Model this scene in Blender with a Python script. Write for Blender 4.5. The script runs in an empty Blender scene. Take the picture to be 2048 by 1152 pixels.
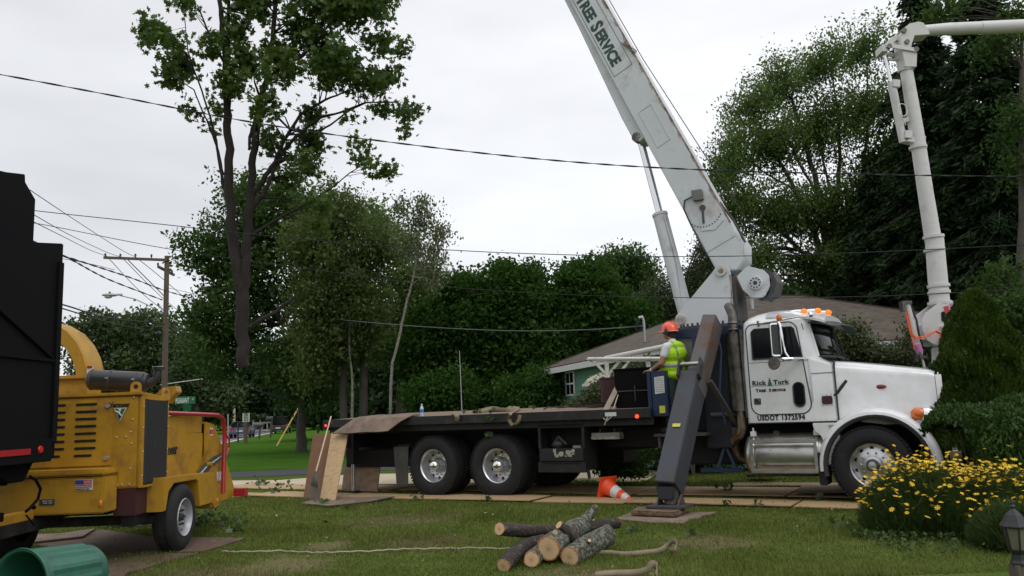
import bpy, bmesh, math, random
import numpy as np
from mathutils import Vector, Matrix
random.seed(7); RNG=np.random.default_rng(11)
R=math.radians
scene=bpy.context.scene
# ---------------------------------------------------------------- camera
FPX=1650.0; PITCH=R(8.51); ROLL=R(2.2); CH=1.42
cF=Vector((0,math.cos(PITCH),math.sin(PITCH))); _R0=Vector((1,0,0)); _U0=Vector((0,-math.sin(PITCH),math.cos(PITCH)))
cR=math.cos(ROLL)*_R0-math.sin(ROLL)*_U0; cU=math.sin(ROLL)*_R0+math.cos(ROLL)*_U0
cam=bpy.data.cameras.new('camera'); camo=bpy.data.objects.new('camera',cam); scene.collection.objects.link(camo)
cam.sensor_width=36; cam.lens=36*FPX/2048; cam.clip_end=3000; cam.clip_start=0.1
M4=Matrix(((cR.x,cU.x,-cF.x,0),(cR.y,cU.y,-cF.y,0),(cR.z,cU.z,-cF.z,CH),(0,0,0,1)))
camo.matrix_world=M4; scene.camera=camo
# ---------------------------------------------------------------- world (overcast sky)
SUN_EL=R(52); SUN_AZ=R(150)
w=bpy.data.worlds.new('World'); scene.world=w; w.use_nodes=True
nt=w.node_tree; nt.nodes.clear()
def N(t,typ,**k):
    n=t.nodes.new(typ)
    for a,b in k.items(): setattr(n,a,b)
    return n
out=N(nt,'ShaderNodeOutputWorld'); bg=N(nt,'ShaderNodeBackground'); bg2=N(nt,'ShaderNodeBackground'); add=N(nt,'ShaderNodeAddShader')
sky=N(nt,'ShaderNodeTexSky',sky_type='NISHITA',sun_disc=False); sky.sun_elevation=SUN_EL; sky.sun_rotation=SUN_AZ
nt.links.new(sky.outputs[0],bg2.inputs[0]); bg2.inputs[1].default_value=0.012
tc=N(nt,'ShaderNodeTexCoord'); sep=N(nt,'ShaderNodeSeparateXYZ'); nt.links.new(tc.outputs['Generated'],sep.inputs[0])
ramp=N(nt,'ShaderNodeValToRGB'); nt.links.new(sep.outputs[2],ramp.inputs[0])
e=ramp.color_ramp.elements; e[0].position=0.0; e[0].color=(.84,.84,.85,1); e[1].position=1.0; e[1].color=(1.25,1.26,1.29,1)
for pos,c in ((.08,.83),(.2,.77),(.36,.78),(.6,.88)):
    k=ramp.color_ramp.elements.new(pos); k.color=(c,c*1.008,c*1.035,1)
mp=N(nt,'ShaderNodeMapping'); mp.inputs['Scale'].default_value=(1.5,1.5,4.6); nt.links.new(tc.outputs['Generated'],mp.inputs[0])
noi=N(nt,'ShaderNodeTexNoise'); noi.inputs['Scale'].default_value=1.5; noi.inputs['Detail'].default_value=4; noi.inputs['Roughness'].default_value=.45
nt.links.new(mp.outputs[0],noi.inputs['Vector'])
mr=N(nt,'ShaderNodeMapRange'); mr.inputs[1].default_value=.3; mr.inputs[2].default_value=.7; mr.inputs[3].default_value=.80; mr.inputs[4].default_value=1.14
nt.links.new(noi.outputs['Fac'],mr.inputs[0])
dx=N(nt,'ShaderNodeMapRange'); dx.inputs[1].default_value=-.45; dx.inputs[2].default_value=.55; dx.inputs[3].default_value=.90; dx.inputs[4].default_value=1.22
nt.links.new(sep.outputs[0],dx.inputs[0])
mu=N(nt,'ShaderNodeMath',operation='MULTIPLY'); nt.links.new(mr.outputs[0],mu.inputs[0]); nt.links.new(dx.outputs[0],mu.inputs[1])
# unseen sky behind the camera, dimmed slightly to weaken its light on the truck
dy=N(nt,'ShaderNodeMapRange'); dy.inputs[1].default_value=.1; dy.inputs[2].default_value=-.7; dy.inputs[3].default_value=1.0; dy.inputs[4].default_value=.95
nt.links.new(sep.outputs[1],dy.inputs[0])
mu2=N(nt,'ShaderNodeMath',operation='MULTIPLY'); nt.links.new(mu.outputs[0],mu2.inputs[0]); nt.links.new(dy.outputs[0],mu2.inputs[1])
vm=N(nt,'ShaderNodeVectorMath',operation='SCALE'); nt.links.new(ramp.outputs[0],vm.inputs[0]); nt.links.new(mu2.outputs[0],vm.inputs['Scale'])
nt.links.new(vm.outputs[0],bg.inputs[0]); bg.inputs[1].default_value=1.0
nt.links.new(bg.outputs[0],add.inputs[0]); nt.links.new(bg2.outputs[0],add.inputs[1]); nt.links.new(add.outputs[0],out.inputs[0])
sl=bpy.data.lights.new('sun','SUN'); so=bpy.data.objects.new('sun',sl); scene.collection.objects.link(so)
sl.energy=0.55; sl.angle=R(25); sl.color=(1,.97,.93)
sd=Vector((math.sin(SUN_AZ)*math.cos(SUN_EL),math.cos(SUN_AZ)*math.cos(SUN_EL),math.sin(SUN_EL)))
so.rotation_euler=sd.to_track_quat('Z','Y').to_euler()
scene.view_settings.view_transform='Standard'; scene.view_settings.look='None'; scene.view_settings.exposure=0.13; scene.view_settings.gamma=1
# ---------------------------------------------------------------- projection helpers (photo pixel -> point in the place)
def ray(x,y): return cF+cR*((x-1024)/FPX)+cU*((576-y)/FPX)
CAM=Vector((0,0,CH))
def at(x,y,Y): d=ray(x,y); return CAM+d*(Y/d.y)
def gnd(x,y,z=0.0): d=ray(x,y); return CAM+d*((z-CH)/d.z)
# ---------------------------------------------------------------- materials
MATS={}
def mat(name,col,rough=.6,metal=0.0,var=.12,scale=6.0,bump=0.0,bscale=40.0,col2=None,fac2=0.0,s2=3.0,emit=None,estr=0,coat=0.0,spec=None,stretch=None,sharp=.12):
    if name in MATS: return MATS[name]
    m=bpy.data.materials.new(name); m.use_nodes=True; t=m.node_tree; t.nodes.clear()
    o=N(t,'ShaderNodeOutputMaterial'); p=N(t,'ShaderNodeBsdfPrincipled'); t.links.new(p.outputs[0],o.inputs[0])
    tc=N(t,'ShaderNodeTexCoord'); vec=tc.outputs['Object']
    if stretch:
        mp=N(t,'ShaderNodeMapping'); mp.inputs['Scale'].default_value=stretch; t.links.new(vec,mp.inputs[0]); vec=mp.outputs[0]
    n=N(t,'ShaderNodeTexNoise'); n.inputs['Scale'].default_value=scale; n.inputs['Detail'].default_value=5; n.inputs['Roughness'].default_value=.6; t.links.new(vec,n.inputs['Vector'])
    mr=N(t,'ShaderNodeMapRange'); mr.inputs[1].default_value=.25; mr.inputs[2].default_value=.75; mr.inputs[3].default_value=1-var; mr.inputs[4].default_value=1+var; t.links.new(n.outputs['Fac'],mr.inputs[0])
    vm=N(t,'ShaderNodeVectorMath',operation='SCALE'); vm.inputs[0].default_value=col[:3]; t.links.new(mr.outputs[0],vm.inputs['Scale'])
    c=vm.outputs[0]
    if col2:
        n2=N(t,'ShaderNodeTexNoise'); n2.inputs['Scale'].default_value=s2; n2.inputs['Detail'].default_value=6; n2.inputs['Roughness'].default_value=.65; t.links.new(vec,n2.inputs['Vector'])
        m2=N(t,'ShaderNodeMapRange'); m2.inputs[1].default_value=1-fac2-sharp+.0; m2.inputs[2].default_value=1-fac2+sharp; t.links.new(n2.outputs['Fac'],m2.inputs[0])
        mx=N(t,'ShaderNodeMix',data_type='RGBA'); t.links.new(m2.outputs[0],mx.inputs['Factor']); t.links.new(c,mx.inputs['A']); mx.inputs['B'].default_value=(*col2,1); c=mx.outputs['Result']
    t.links.new(c,p.inputs['Base Color'])
    rr=N(t,'ShaderNodeMapRange'); rr.inputs[3].default_value=max(.03,rough-.08); rr.inputs[4].default_value=min(1,rough+.1); t.links.new(n.outputs['Fac'],rr.inputs[0]); t.links.new(rr.outputs[0],p.inputs['Roughness'])
    p.inputs['Metallic'].default_value=metal
    if spec is not None: p.inputs['Specular IOR Level'].default_value=spec
    if coat: p.inputs['Coat Weight'].default_value=coat; p.inputs['Coat Roughness'].default_value=.08
    if emit: p.inputs['Emission Color'].default_value=(*emit,1); p.inputs['Emission Strength'].default_value=estr
    if bump:
        nb=N(t,'ShaderNodeTexNoise'); nb.inputs['Scale'].default_value=bscale; nb.inputs['Detail'].default_value=4; t.links.new(vec,nb.inputs['Vector'])
        b=N(t,'ShaderNodeBump'); b.inputs['Strength'].default_value=bump; b.inputs['Distance'].default_value=.02; t.links.new(nb.outputs['Fac'],b.inputs['Height']); t.links.new(b.outputs[0],p.inputs['Normal'])
    MATS[name]=m; return m
def leafmat(name,c1,c2,c3=None,nscale=.9,trans=.3,gloss=.10):
    m=bpy.data.materials.new(name); m.use_nodes=True; t=m.node_tree; t.nodes.clear()
    o=N(t,'ShaderNodeOutputMaterial')
    g=N(t,'ShaderNodeNewGeometry'); tc=N(t,'ShaderNodeTexCoord')
    n=N(t,'ShaderNodeTexNoise'); n.inputs['Scale'].default_value=nscale; n.inputs['Detail'].default_value=3; t.links.new(tc.outputs['Object'],n.inputs['Vector'])
    a=N(t,'ShaderNodeMath',operation='MULTIPLY_ADD'); a.inputs[1].default_value=.45; t.links.new(g.outputs['Random Per Island'],a.inputs[0])
    b=N(t,'ShaderNodeMapRange'); b.inputs[1].default_value=.3; b.inputs[2].default_value=.7; b.inputs[3].default_value=0; b.inputs[4].default_value=.55; t.links.new(n.outputs['Fac'],b.inputs[0]); t.links.new(b.outputs[0],a.inputs[2])
    r=N(t,'ShaderNodeValToRGB'); t.links.new(a.outputs[0],r.inputs[0]); e=r.color_ramp.elements; e[0].color=(*c1,1); e[1].color=(*c2,1); e[1].position=.8
    if c3: k=r.color_ramp.elements.new(.97); k.color=(*c3,1)
    d=N(t,'ShaderNodeBsdfDiffuse'); tr=N(t,'ShaderNodeBsdfTranslucent'); gl=N(t,'ShaderNodeBsdfGlossy'); gl.inputs['Roughness'].default_value=.38; gl.inputs['Color'].default_value=(.45,.5,.45,1)
    t.links.new(r.outputs[0],d.inputs[0]); t.links.new(r.outputs[0],tr.inputs[0])
    m1=N(t,'ShaderNodeMixShader'); m1.inputs[0].default_value=trans; t.links.new(d.outputs[0],m1.inputs[1]); t.links.new(tr.outputs[0],m1.inputs[2])
    m2=N(t,'ShaderNodeMixShader'); m2.inputs[0].default_value=gloss; t.links.new(m1.outputs[0],m2.inputs[1]); t.links.new(gl.outputs[0],m2.inputs[2])
    t.links.new(m2.outputs[0],o.inputs[0]); MATS[name]=m; return m
# ---------------------------------------------------------------- tagging
def tag(o,label=None,cat=None,group=None,kind=None):
    if label: o['label']=label
    if cat: o['category']=cat
    if group: o['group']=group
    if kind: o['kind']=kind
    return o
def empty(name,loc=(0,0,0),rz=0,label=None,cat=None,group=None,rot=None):
    o=bpy.data.objects.new(name,None); scene.collection.objects.link(o); o.location=loc; o.rotation_euler=rot if rot else (0,0,rz); o.empty_display_size=.2
    return tag(o,label,cat,group)
def children(o): return [c for c in scene.objects if c.parent==o]
def copy_tree(o,parent=None):
    c=o.copy(); scene.collection.objects.link(c)
    if parent: c.parent=parent
    for ch in children(o): copy_tree(ch,c)
    return c
# ---------------------------------------------------------------- mesh builder
def frame(d):
    d=Vector(d).normalized(); a=Vector((0,0,1)) if abs(d.z)<.9 else Vector((1,0,0))
    x=d.cross(a).normalized(); y=d.cross(x).normalized(); return x,y
class MB:
    def __init__(s): s.v=[]; s.f=[]
    def add(s,vs,fs):
        k=len(s.v); s.v+= [tuple(v) for v in vs]; s.f+=[tuple(i+k for i in f) for f in fs]; return s
    def box(s,c,d,rot=None):
        c=Vector(c); vs=[]
        for sx in (-.5,.5):
            for sy in (-.5,.5):
                for sz in (-.5,.5):
                    q=Vector((sx*d[0],sy*d[1],sz*d[2]))
                    if rot is not None: q=rot@q
                    vs.append(c+q)
        return s.add(vs,[(0,1,3,2),(4,6,7,5),(0,4,5,1),(2,3,7,6),(0,2,6,4),(1,5,7,3)])
    def bb(s,x0,x1,y0,y1,z0,z1): return s.box(((x0+x1)/2,(y0+y1)/2,(z0+z1)/2),(abs(x1-x0),abs(y1-y0),abs(z1-z0)))
    def beam(s,p0,p1,w,h,up=(0,0,1),w1=None,h1=None):
        p0=Vector(p0); p1=Vector(p1); d=(p1-p0).normalized(); sd=d.cross(Vector(up)).normalized(); u=sd.cross(d).normalized()
        w1=w1 or w; h1=h1 or h; vs=[]
        for p,ww,hh in ((p0,w,h),(p1,w1,h1)):
            for a,b in ((-1,-1),(1,-1),(1,1),(-1,1)): vs.append(p+sd*a*ww/2+u*b*hh/2)
        return s.add(vs,[(3,2,1,0),(4,5,6,7),(0,1,5,4),(1,2,6,5),(2,3,7,6),(3,0,4,7)])
    def cyl(s,p0,p1,r0,r1=None,n=16,cap=True):
        return s.tube([p0,p1],[r0,r0 if r1 is None else r1],n,cap)
    def tube(s,pts,rad,n=8,cap=True,sx=1.0):
        pts=[Vector(p) for p in pts]; m=len(pts)
        if not hasattr(rad,'__len__'): rad=[rad]*m
        vs=[]; fs=[]; px=None
        for i,p in enumerate(pts):
            d=(pts[min(i+1,m-1)]-pts[max(i-1,0)])
            if d.length<1e-9: d=Vector((0,0,1))
            d.normalize()
            if px is None: x,y=frame(d)
            else:
                x=(px-d*px.dot(d))
                x=x.normalized() if x.length>1e-6 else frame(d)[0]
                y=d.cross(x).normalized()
            px=x
            for k in range(n):
                a=2*math.pi*k/n; vs.append(p+(x*math.cos(a)*sx+y*math.sin(a))*rad[i])
        for i in range(m-1):
            for k in range(n):
                a=i*n+k; b=i*n+(k+1)%n; fs.append((a,b,b+n,a+n))
        if cap: fs.append(tuple(range(n))[::-1]); fs.append(tuple(range((m-1)*n,m*n)))
        return s.add(vs,fs)
    def lathe(s,prof,c,axis,n=32,cap=False):      # prof: list of (radius, distance along axis)
        c=Vector(c); a=Vector(axis).normalized(); x,y=frame(a); vs=[]; fs=[]; m=len(prof)
        for r,h in prof:
            for k in range(n):
                t=2*math.pi*k/n; vs.append(c+a*h+(x*math.cos(t)+y*math.sin(t))*r)
        for i in range(m-1):
            for k in range(n):
                p=i*n+k; q=i*n+(k+1)%n; fs.append((p,q,q+n,p+n))
        if cap: fs.append(tuple(range(n))[::-1]); fs.append(tuple(range((m-1)*n,m*n)))
        return s.add(vs,fs)
    def prism(s,poly,d0,d1,fn):                   # poly: 2D points, fn(a,b,d)->3D
        n=len(poly); vs=[fn(a,b,d0) for a,b in poly]+[fn(a,b,d1) for a,b in poly]
        fs=[tuple(range(n))[::-1],tuple(range(n,2*n))]+[(i,(i+1)%n,(i+1)%n+n,i+n) for i in range(n)]
        return s.add(vs,fs)
    def loft(s,rings,close=True,cap=True):
        n=len(rings[0]); vs=[p for r in rings for p in r]; fs=[]
        for i in range(len(rings)-1):
            for k in range(n if close else n-1):
                a=i*n+k; b=i*n+(k+1)%n; fs.append((a,b,b+n,a+n))
        if cap and close: fs.append(tuple(range(n))[::-1]); fs.append(tuple(range((len(rings)-1)*n,len(rings)*n)))
        return s.add(vs,fs)
    def ell(s,c,r,n=16,m=10,rot=None):
        c=Vector(c); rings=[]
        for i in range(1,m):
            a=math.pi*i/m; ring=[]
            for k in range(n):
                t=2*math.pi*k/n; q=Vector((r[0]*math.sin(a)*math.cos(t),r[1]*math.sin(a)*math.sin(t),-r[2]*math.cos(a)))
                if rot is not None: q=rot@q
                ring.append(c+q)
            rings.append(ring)
        return s.loft(rings)
    def build(s,name,m,parent=None,smooth=True,bevel=0,ang=35,label=None,cat=None,group=None,kind=None,thick=0,disp=0,fixn=True,seg=2,loc=None):
        me=bpy.data.meshes.new(name); me.from_pydata(s.v,[],s.f); me.update()
        if fixn or bevel:
            bm=bmesh.new(); bm.from_mesh(me)
            if disp:
                for v in bm.verts: v.co+=Vector((random.uniform(-disp,disp),random.uniform(-disp,disp),random.uniform(-disp,disp)))
            bmesh.ops.recalc_face_normals(bm,faces=bm.faces)
            if bevel:
                es=[ed for ed in bm.edges if len(ed.link_faces)==2 and ed.calc_face_angle(0)>R(35)]
                bmesh.ops.bevel(bm,geom=es,offset=bevel,segments=seg,affect='EDGES',clamp_overlap=True)
            bm.to_mesh(me); bm.free()
        if smooth:
            me.shade_smooth(); me.set_sharp_from_angle(angle=R(ang))
        me.materials.append(m if not isinstance(m,str) else MATS[m])
        o=bpy.data.objects.new(name,me); scene.collection.objects.link(o)
        if parent: o.parent=parent
        if loc is not None:
            L=Vector(loc); me.transform(Matrix.Translation(-L)); o.location=L
        if thick:
            md=o.modifiers.new('t','SOLIDIFY'); md.thickness=thick
        return tag(o,label,cat,group,kind)
def remesh(o,vox,smooth=2):
    md=o.modifiers.new('r','REMESH'); md.mode='VOXEL'; md.voxel_size=vox; md.use_smooth_shade=True
    ms=o.modifiers.new('s','SMOOTH'); ms.iterations=smooth; ms.factor=.5
    bpy.context.view_layer.update(); dg=bpy.context.evaluated_depsgraph_get()
    me=bpy.data.meshes.new_from_object(o.evaluated_get(dg)); o.modifiers.clear(); old=o.data; ms_=old.materials[0]
    o.data=me; me.materials.clear(); me.materials.append(ms_); me.shade_smooth(); return o
def text(s,size,m,parent,fn,name='lettering',bold=0.0,sx=1.0,spacing=1.0,ext=.0015,align='LEFT',label=None):
    cu=bpy.data.curves.new('t','FONT'); cu.body=s; cu.size=size; cu.offset=bold; cu.extrude=ext; cu.space_character=spacing; cu.align_x=align; cu.resolution_u=3
    ob=bpy.data.objects.new('t',cu); scene.collection.objects.link(ob); bpy.context.view_layer.update()
    me=bpy.data.meshes.new_from_object(ob.evaluated_get(bpy.context.evaluated_depsgraph_get()))
    bpy.data.objects.remove(ob)
    for v in me.vertices: v.co=fn(v.co.x*sx,v.co.y,v.co.z)
    me.materials.clear(); me.materials.append(m if not isinstance(m,str) else MATS[m]); me.update()
    o=bpy.data.objects.new(name,me); scene.collection.objects.link(o); o.parent=parent
    if label: o['label']=label
    return o
# ---------------------------------------------------------------- materials list
mat('white_paint',(.72,.73,.74),.28,0,.05,3,coat=.4,col2=(.45,.42,.36),fac2=.26,s2=2.2)
mat('cab_white',(.76,.77,.785),.22,0,.04,2,coat=.6,col2=(.60,.59,.56),fac2=.40,s2=3.5,sharp=.25)
mat('crane_white',(.56,.585,.61),.4,0,.07,1.2,col2=(.36,.31,.26),fac2=.34,s2=2.6)
mat('rust',(.15,.085,.055),.85,0,.4,12,col2=(.42,.38,.34),fac2=.5,s2=9)
mat('seam',(.03,.03,.032),.6)
mat('black_steel',(.010,.010,.011),.6,0,.3,5,col2=(.05,.045,.04),fac2=.35,s2=4,bump=.15)
mat('under',(.006,.006,.0065),.8,0,.3,5)
mat('truck_black',(.003,.003,.004),.85,0,.3,2,bump=.1,bscale=8,spec=.15)
mat('rubber',(.011,.011,.012),.82,0,.25,9,col2=(.035,.031,.027),fac2=.33,s2=7,bump=.1)
mat('alloy',(.62,.62,.63),.33,1,.12,9,col2=(.30,.26,.22),fac2=.32,s2=8)
mat('chrome',(.80,.80,.81),.12,1,.04,4)
mat('dull_alloy',(.50,.49,.47),.36,1,.15,5,col2=(.22,.16,.10),fac2=.36,s2=3,stretch=(1,1,3))
mat('stack_metal',(.16,.15,.135),.45,1,.25,9,col2=(.06,.055,.05),fac2=.45,s2=5)
mat('glass_dark',(.007,.009,.010),.05,0,.1,3,spec=.16)
mat('steel_blue',(.040,.046,.058),.5,0,.16,2.5,col2=(.045,.038,.035),fac2=.42,s2=3.5,bump=.08)
mat('steel_rusty',(.11,.105,.108),.55,.1,.2,3,col2=(.11,.06,.035),fac2=.47,s2=3)
mat('steel_dark',(.05,.05,.055),.6,0,.25,4,col2=(.09,.055,.035),fac2=.4,s2=4)
mat('blue_paint',(.008,.026,.070),.45,0,.2,3,col2=(.02,.025,.04),fac2=.4,s2=3)
mat('navy',(.004,.006,.013),.6,0,.3,3)
mat('grey_panel',(.16,.155,.14),.6,0,.15,3)
mat('deck_wood',(.19,.13,.09),.85,0,.3,4,stretch=(1,8,8),bump=.3)
mat('ply',(.43,.29,.15),.75,0,.18,3,stretch=(1,9,9),col2=(.22,.14,.08),fac2=.36,s2=2,bump=.1)
mat('ply_grey',(.30,.215,.14),.85,0,.2,4,stretch=(1,5,5),col2=(.16,.11,.08),fac2=.42,s2=2)
mat('ply_dark',(.10,.06,.04),.85,0,.3,4,stretch=(6,1,1),col2=(.17,.11,.075),fac2=.4,s2=3)
mat('brown_board',(.19,.135,.10),.85,0,.2,2.5,col2=(.11,.075,.055),fac2=.45,s2=4,bump=.2)
mat('amber',(.75,.20,.01),.2,0,.1,4,coat=.5)
mat('amber_lit',(.7,.17,.01),.3,0,.1,4,emit=(1,.25,.02),estr=.55)
mat('amber_lens',(.62,.13,.008),.2,0,.15,30,coat=.6)
mat('red_lit',(.8,.03,.01),.3,0,.05,4,emit=(1,.06,.02),estr=2.0)
mat('red_lens',(.16,.012,.015),.2,0,.1,4,coat=.5)
mat('red_refl',(.35,.012,.018),.4,0,.15,12)
mat('ink_green',(.012,.05,.035),.5)
mat('ink',(.012,.012,.013),.55)
mat('ink_white',(.7,.7,.7),.6)
mat('tree_green',(.02,.13,.05),.5)
mat('yellow_paint',(.44,.235,.018),.45,0,.14,2.5,col2=(.24,.12,.03),fac2=.40,s2=4)
mat('slot',(.006,.006,.006),.9)
mat('grille_black',(.017,.017,.018),.65)
mat('plastic_black',(.028,.028,.030),.38,0,.1,4)
mat('red_tube',(.36,.012,.022),.3,0,.08,3,coat=.3)
mat('sticker_yellow',(.62,.58,.08),.6,0,.1,8)
mat('sticker_white',(.60,.60,.58),.6,0,.12,14)
mat('flag_blue',(.03,.04,.22),.5); mat('flag_red',(.5,.03,.04),.5)
mat('bin_green',(.022,.130,.085),.5,0,.1,4,col2=(.03,.075,.05),fac2=.35,s2=3)
mat('helmet',(.85,.10,.04),.3,0,.04,3,coat=.4)
mat('vest',(.42,.72,.015),.75,0,.10,7,bump=.5,bscale=9)
mat('refl_tape',(.30,.31,.30),.5,0,.1,6)
mat('shirt',(.66,.66,.70),.85,0,.08,6,bump=.4,bscale=10)
mat('skin',(.33,.155,.095),.6,0,.08,8)
mat('hair',(.03,.02,.015),.8)
mat('trouser',(.035,.055,.04),.9,0,.2,6,bump=.4,bscale=10)
mat('boot',(.035,.022,.014),.8)
mat('cone_orange',(.85,.085,.02),.45,0,.1,4,col2=(.35,.05,.02),fac2=.3,s2=6)
mat('cone_white',(.62,.62,.60),.5,0,.12,5)
mat('bark_dark',(.020,.015,.012),.9,0,.35,3,stretch=(3,3,1),bump=.8,bscale=12)
mat('bark_log',(.052,.045,.035),.92,0,.4,14,col2=(.17,.185,.14),fac2=.47,s2=26,bump=1.0,bscale=45,sharp=.05)
mat('bark_log_dark',(.038,.028,.022),.9,0,.4,14,col2=(.10,.10,.075),fac2=.40,s2=22,bump=1.0,bscale=45,sharp=.05)
mat('bark_bg',(.07,.06,.052),.9,0,.3,3,bump=.4)
mat('bark_birch',(.22,.205,.18),.8,0,.25,4,col2=(.08,.07,.06),fac2=.42,s2=5,stretch=(1,1,3))
mat('wood_pole',(.115,.085,.068),.9,0,.25,5,stretch=(6,6,1),bump=.3)
mat('pale_wood',(.50,.40,.26),.8,0,.2,8)
mat('siding_green',(.125,.28,.19),.6,0,.07,3)
mat('trim_white',(.66,.66,.64),.6,0,.06,4)
mat('awning',(.55,.51,.38),.7,0,.1,4)
mat('pvc',(.62,.61,.57),.5,0,.08,4,col2=(.40,.36,.28),fac2=.38,s2=4)
mat('maroon',(.045,.012,.014),.6,0,.2,4)
mat('webbing',(.22,.175,.115),.9,0,.2,10,bump=.4,bscale=60)
mat('rope',(.42,.36,.27),.9,0,.2,20)
mat('wire_black',(.012,.012,.013),.7); mat('wire_grey',(.12,.12,.12),.6); mat('wire_bright',(.5,.5,.5),.5)
mat('asphalt',(.13,.125,.125),.9,0,.12,6,bump=.2)
mat('asphalt_dark',(.045,.047,.052),.9,0,.15,4,bump=.2)
mat('road_white',(.6,.6,.58),.8)
mat('concrete',(.50,.42,.30),.85,0,.12,2,bump=.1)
mat('galv',(.42,.43,.44),.5,.6,.12,4)
mat('sign_green',(.01,.16,.06),.5); mat('sign_white',(.48,.52,.44),.5,0,.05,5)
mat('car_blue',(.055,.075,.13),.3,0,.05,2,coat=.5); mat('car_silver',(.42,.44,.46),.3,.3,.05,2,coat=.5); mat('car_dark',(.02,.035,.035),.3,0,.05,2,coat=.5)
mat('bucket_white',(.60,.59,.58),.42,0,.06,2,col2=(.42,.38,.35),fac2=.35,s2=3)
mat('pink_tape',(.55,.20,.42),.5); mat('red_tape',(.55,.04,.05),.5); mat('orange_hose',(.80,.12,.03),.4)
mat('lantern_black',(.018,.018,.020),.5,0,.2,9); mat('lantern_glass',(.16,.15,.11),.2,0,.1,5,coat=.4); mat('post_wood',(.10,.085,.065),.9,0,.25,8,stretch=(8,8,1))
mat('bottle',(.45,.55,.62),.08,0,.05,3,coat=.5); mat('label_blue',(.05,.15,.5),.5)
mat('petal',(.80,.52,.015),.6,0,.12,20); mat('petal_eye',(.45,.22,.01),.7)
mat('leaf_pale',(.22,.30,.16),.6,0,.3,5)
mat('tool_grey',(.06,.07,.06),.6)
# ================================================================ GROUND
DIRT=[(gnd(565,1132),.62,.30),(gnd(655,1092),.42,.15),(gnd(440,1146),.9,.2),(gnd(1160,1145),.5,.12),(gnd(800,1040),.9,.28),(gnd(1420,1085),.55,.22),(gnd(860,1085),.6,.2)]
def grassmat(name,g1,g2,tan,dirt=False,isl=False,translucent=False):
    m=bpy.data.materials.new(name); m.use_nodes=True; t=m.node_tree; t.nodes.clear(); MATS[name]=m
    o=N(t,'ShaderNodeOutputMaterial'); tc=N(t,'ShaderNodeTexCoord'); v=tc.outputs['Object']
    n=N(t,'ShaderNodeTexNoise'); n.inputs['Scale'].default_value=.75; n.inputs['Detail'].default_value=6; n.inputs['Roughness'].default_value=.7; t.links.new(v,n.inputs['Vector'])
    r=N(t,'ShaderNodeValToRGB'); t.links.new(n.outputs['Fac'],r.inputs[0]); e=r.color_ramp.elements; e[0].position=.36; e[0].color=(*g1,1); e[1].position=.60; e[1].color=(*g2,1)
    k=r.color_ramp.elements.new(.74); k.color=(*tan,1)
    n2=N(t,'ShaderNodeTexNoise'); n2.inputs['Scale'].default_value=30; n2.inputs['Detail'].default_value=4; t.links.new(v,n2.inputs['Vector'])
    mr=N(t,'ShaderNodeMapRange'); mr.inputs[1].default_value=.3; mr.inputs[2].default_value=.7; mr.inputs[3].default_value=.6; mr.inputs[4].default_value=1.4; t.links.new(n2.outputs['Fac'],mr.inputs[0])
    src=mr.outputs[0]
    if isl:
        g=N(t,'ShaderNodeNewGeometry'); m3=N(t,'ShaderNodeMapRange'); m3.inputs[3].default_value=.55; m3.inputs[4].default_value=1.5; t.links.new(g.outputs['Random Per Island'],m3.inputs[0]); src=m3.outputs[0]
    s=N(t,'ShaderNodeVectorMath',operation='SCALE'); t.links.new(r.outputs[0],s.inputs[0]); t.links.new(src,s.inputs['Scale']); c=s.outputs[0]
    if dirt:
        acc=None
        for P,rx,ry in DIRT:
            mp=N(t,'ShaderNodeMapping'); mp.inputs['Location'].default_value=(-P.x/rx,-P.y/(ry*2.4),0); mp.inputs['Scale'].default_value=(1/rx,1/(ry*2.4),0); t.links.new(v,mp.inputs[0])
            l=N(t,'ShaderNodeVectorMath',operation='LENGTH'); t.links.new(mp.outputs[0],l.inputs[0])
            if acc is None: acc=l.outputs['Value']
            else:
                mn=N(t,'ShaderNodeMath',operation='MINIMUM'); t.links.new(acc,mn.inputs[0]); t.links.new(l.outputs['Value'],mn.inputs[1]); acc=mn.outputs[0]
        n4=N(t,'ShaderNodeTexNoise'); n4.inputs['Scale'].default_value=4; n4.inputs['Detail'].default_value=6; t.links.new(v,n4.inputs['Vector'])
        ad=N(t,'ShaderNodeMath',operation='MULTIPLY_ADD'); ad.inputs[1].default_value=2.2; t.links.new(n4.outputs['Fac'],ad.inputs[0]); t.links.new(acc,ad.inputs[2])
        mk=N(t,'ShaderNodeMapRange'); mk.inputs[1].default_value=2.15; mk.inputs[2].default_value=1.55; mk.inputs[3].default_value=0; mk.inputs[4].default_value=.6; t.links.new(ad.outputs[0],mk.inputs[0])
        mx=N(t,'ShaderNodeMix',data_type='RGBA'); t.links.new(mk.outputs[0],mx.inputs['Factor']); t.links.new(c,mx.inputs['A']); mx.inputs['B'].default_value=(.19,.155,.09,1); c=mx.outputs['Result']
    d=N(t,'ShaderNodeBsdfDiffuse'); t.links.new(c,d.inputs[0]); sh=d.outputs[0]
    if translucent:
        tr=N(t,'ShaderNodeBsdfTranslucent'); t.links.new(c,tr.inputs[0]); mm=N(t,'ShaderNodeMixShader'); mm.inputs[0].default_value=.3; t.links.new(sh,mm.inputs[1]); t.links.new(tr.outputs[0],mm.inputs[2]); sh=mm.outputs[0]
    else:
        b=N(t,'ShaderNodeBump'); b.inputs['Strength'].default_value=.7; b.inputs['Distance'].default_value=.03; t.links.new(n2.outputs['Fac'],b.inputs['Height']); t.links.new(b.outputs[0],d.inputs['Normal'])
    t.links.new(sh,o.inputs[0]); return m
grassmat('lawn_near',(.062,.092,.020),(.090,.122,.028),(.150,.140,.058),dirt=True)
grassmat('lawn_blade',(.112,.142,.032),(.160,.188,.052),(.26,.235,.10),dirt=True,isl=True,translucent=True)
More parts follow.
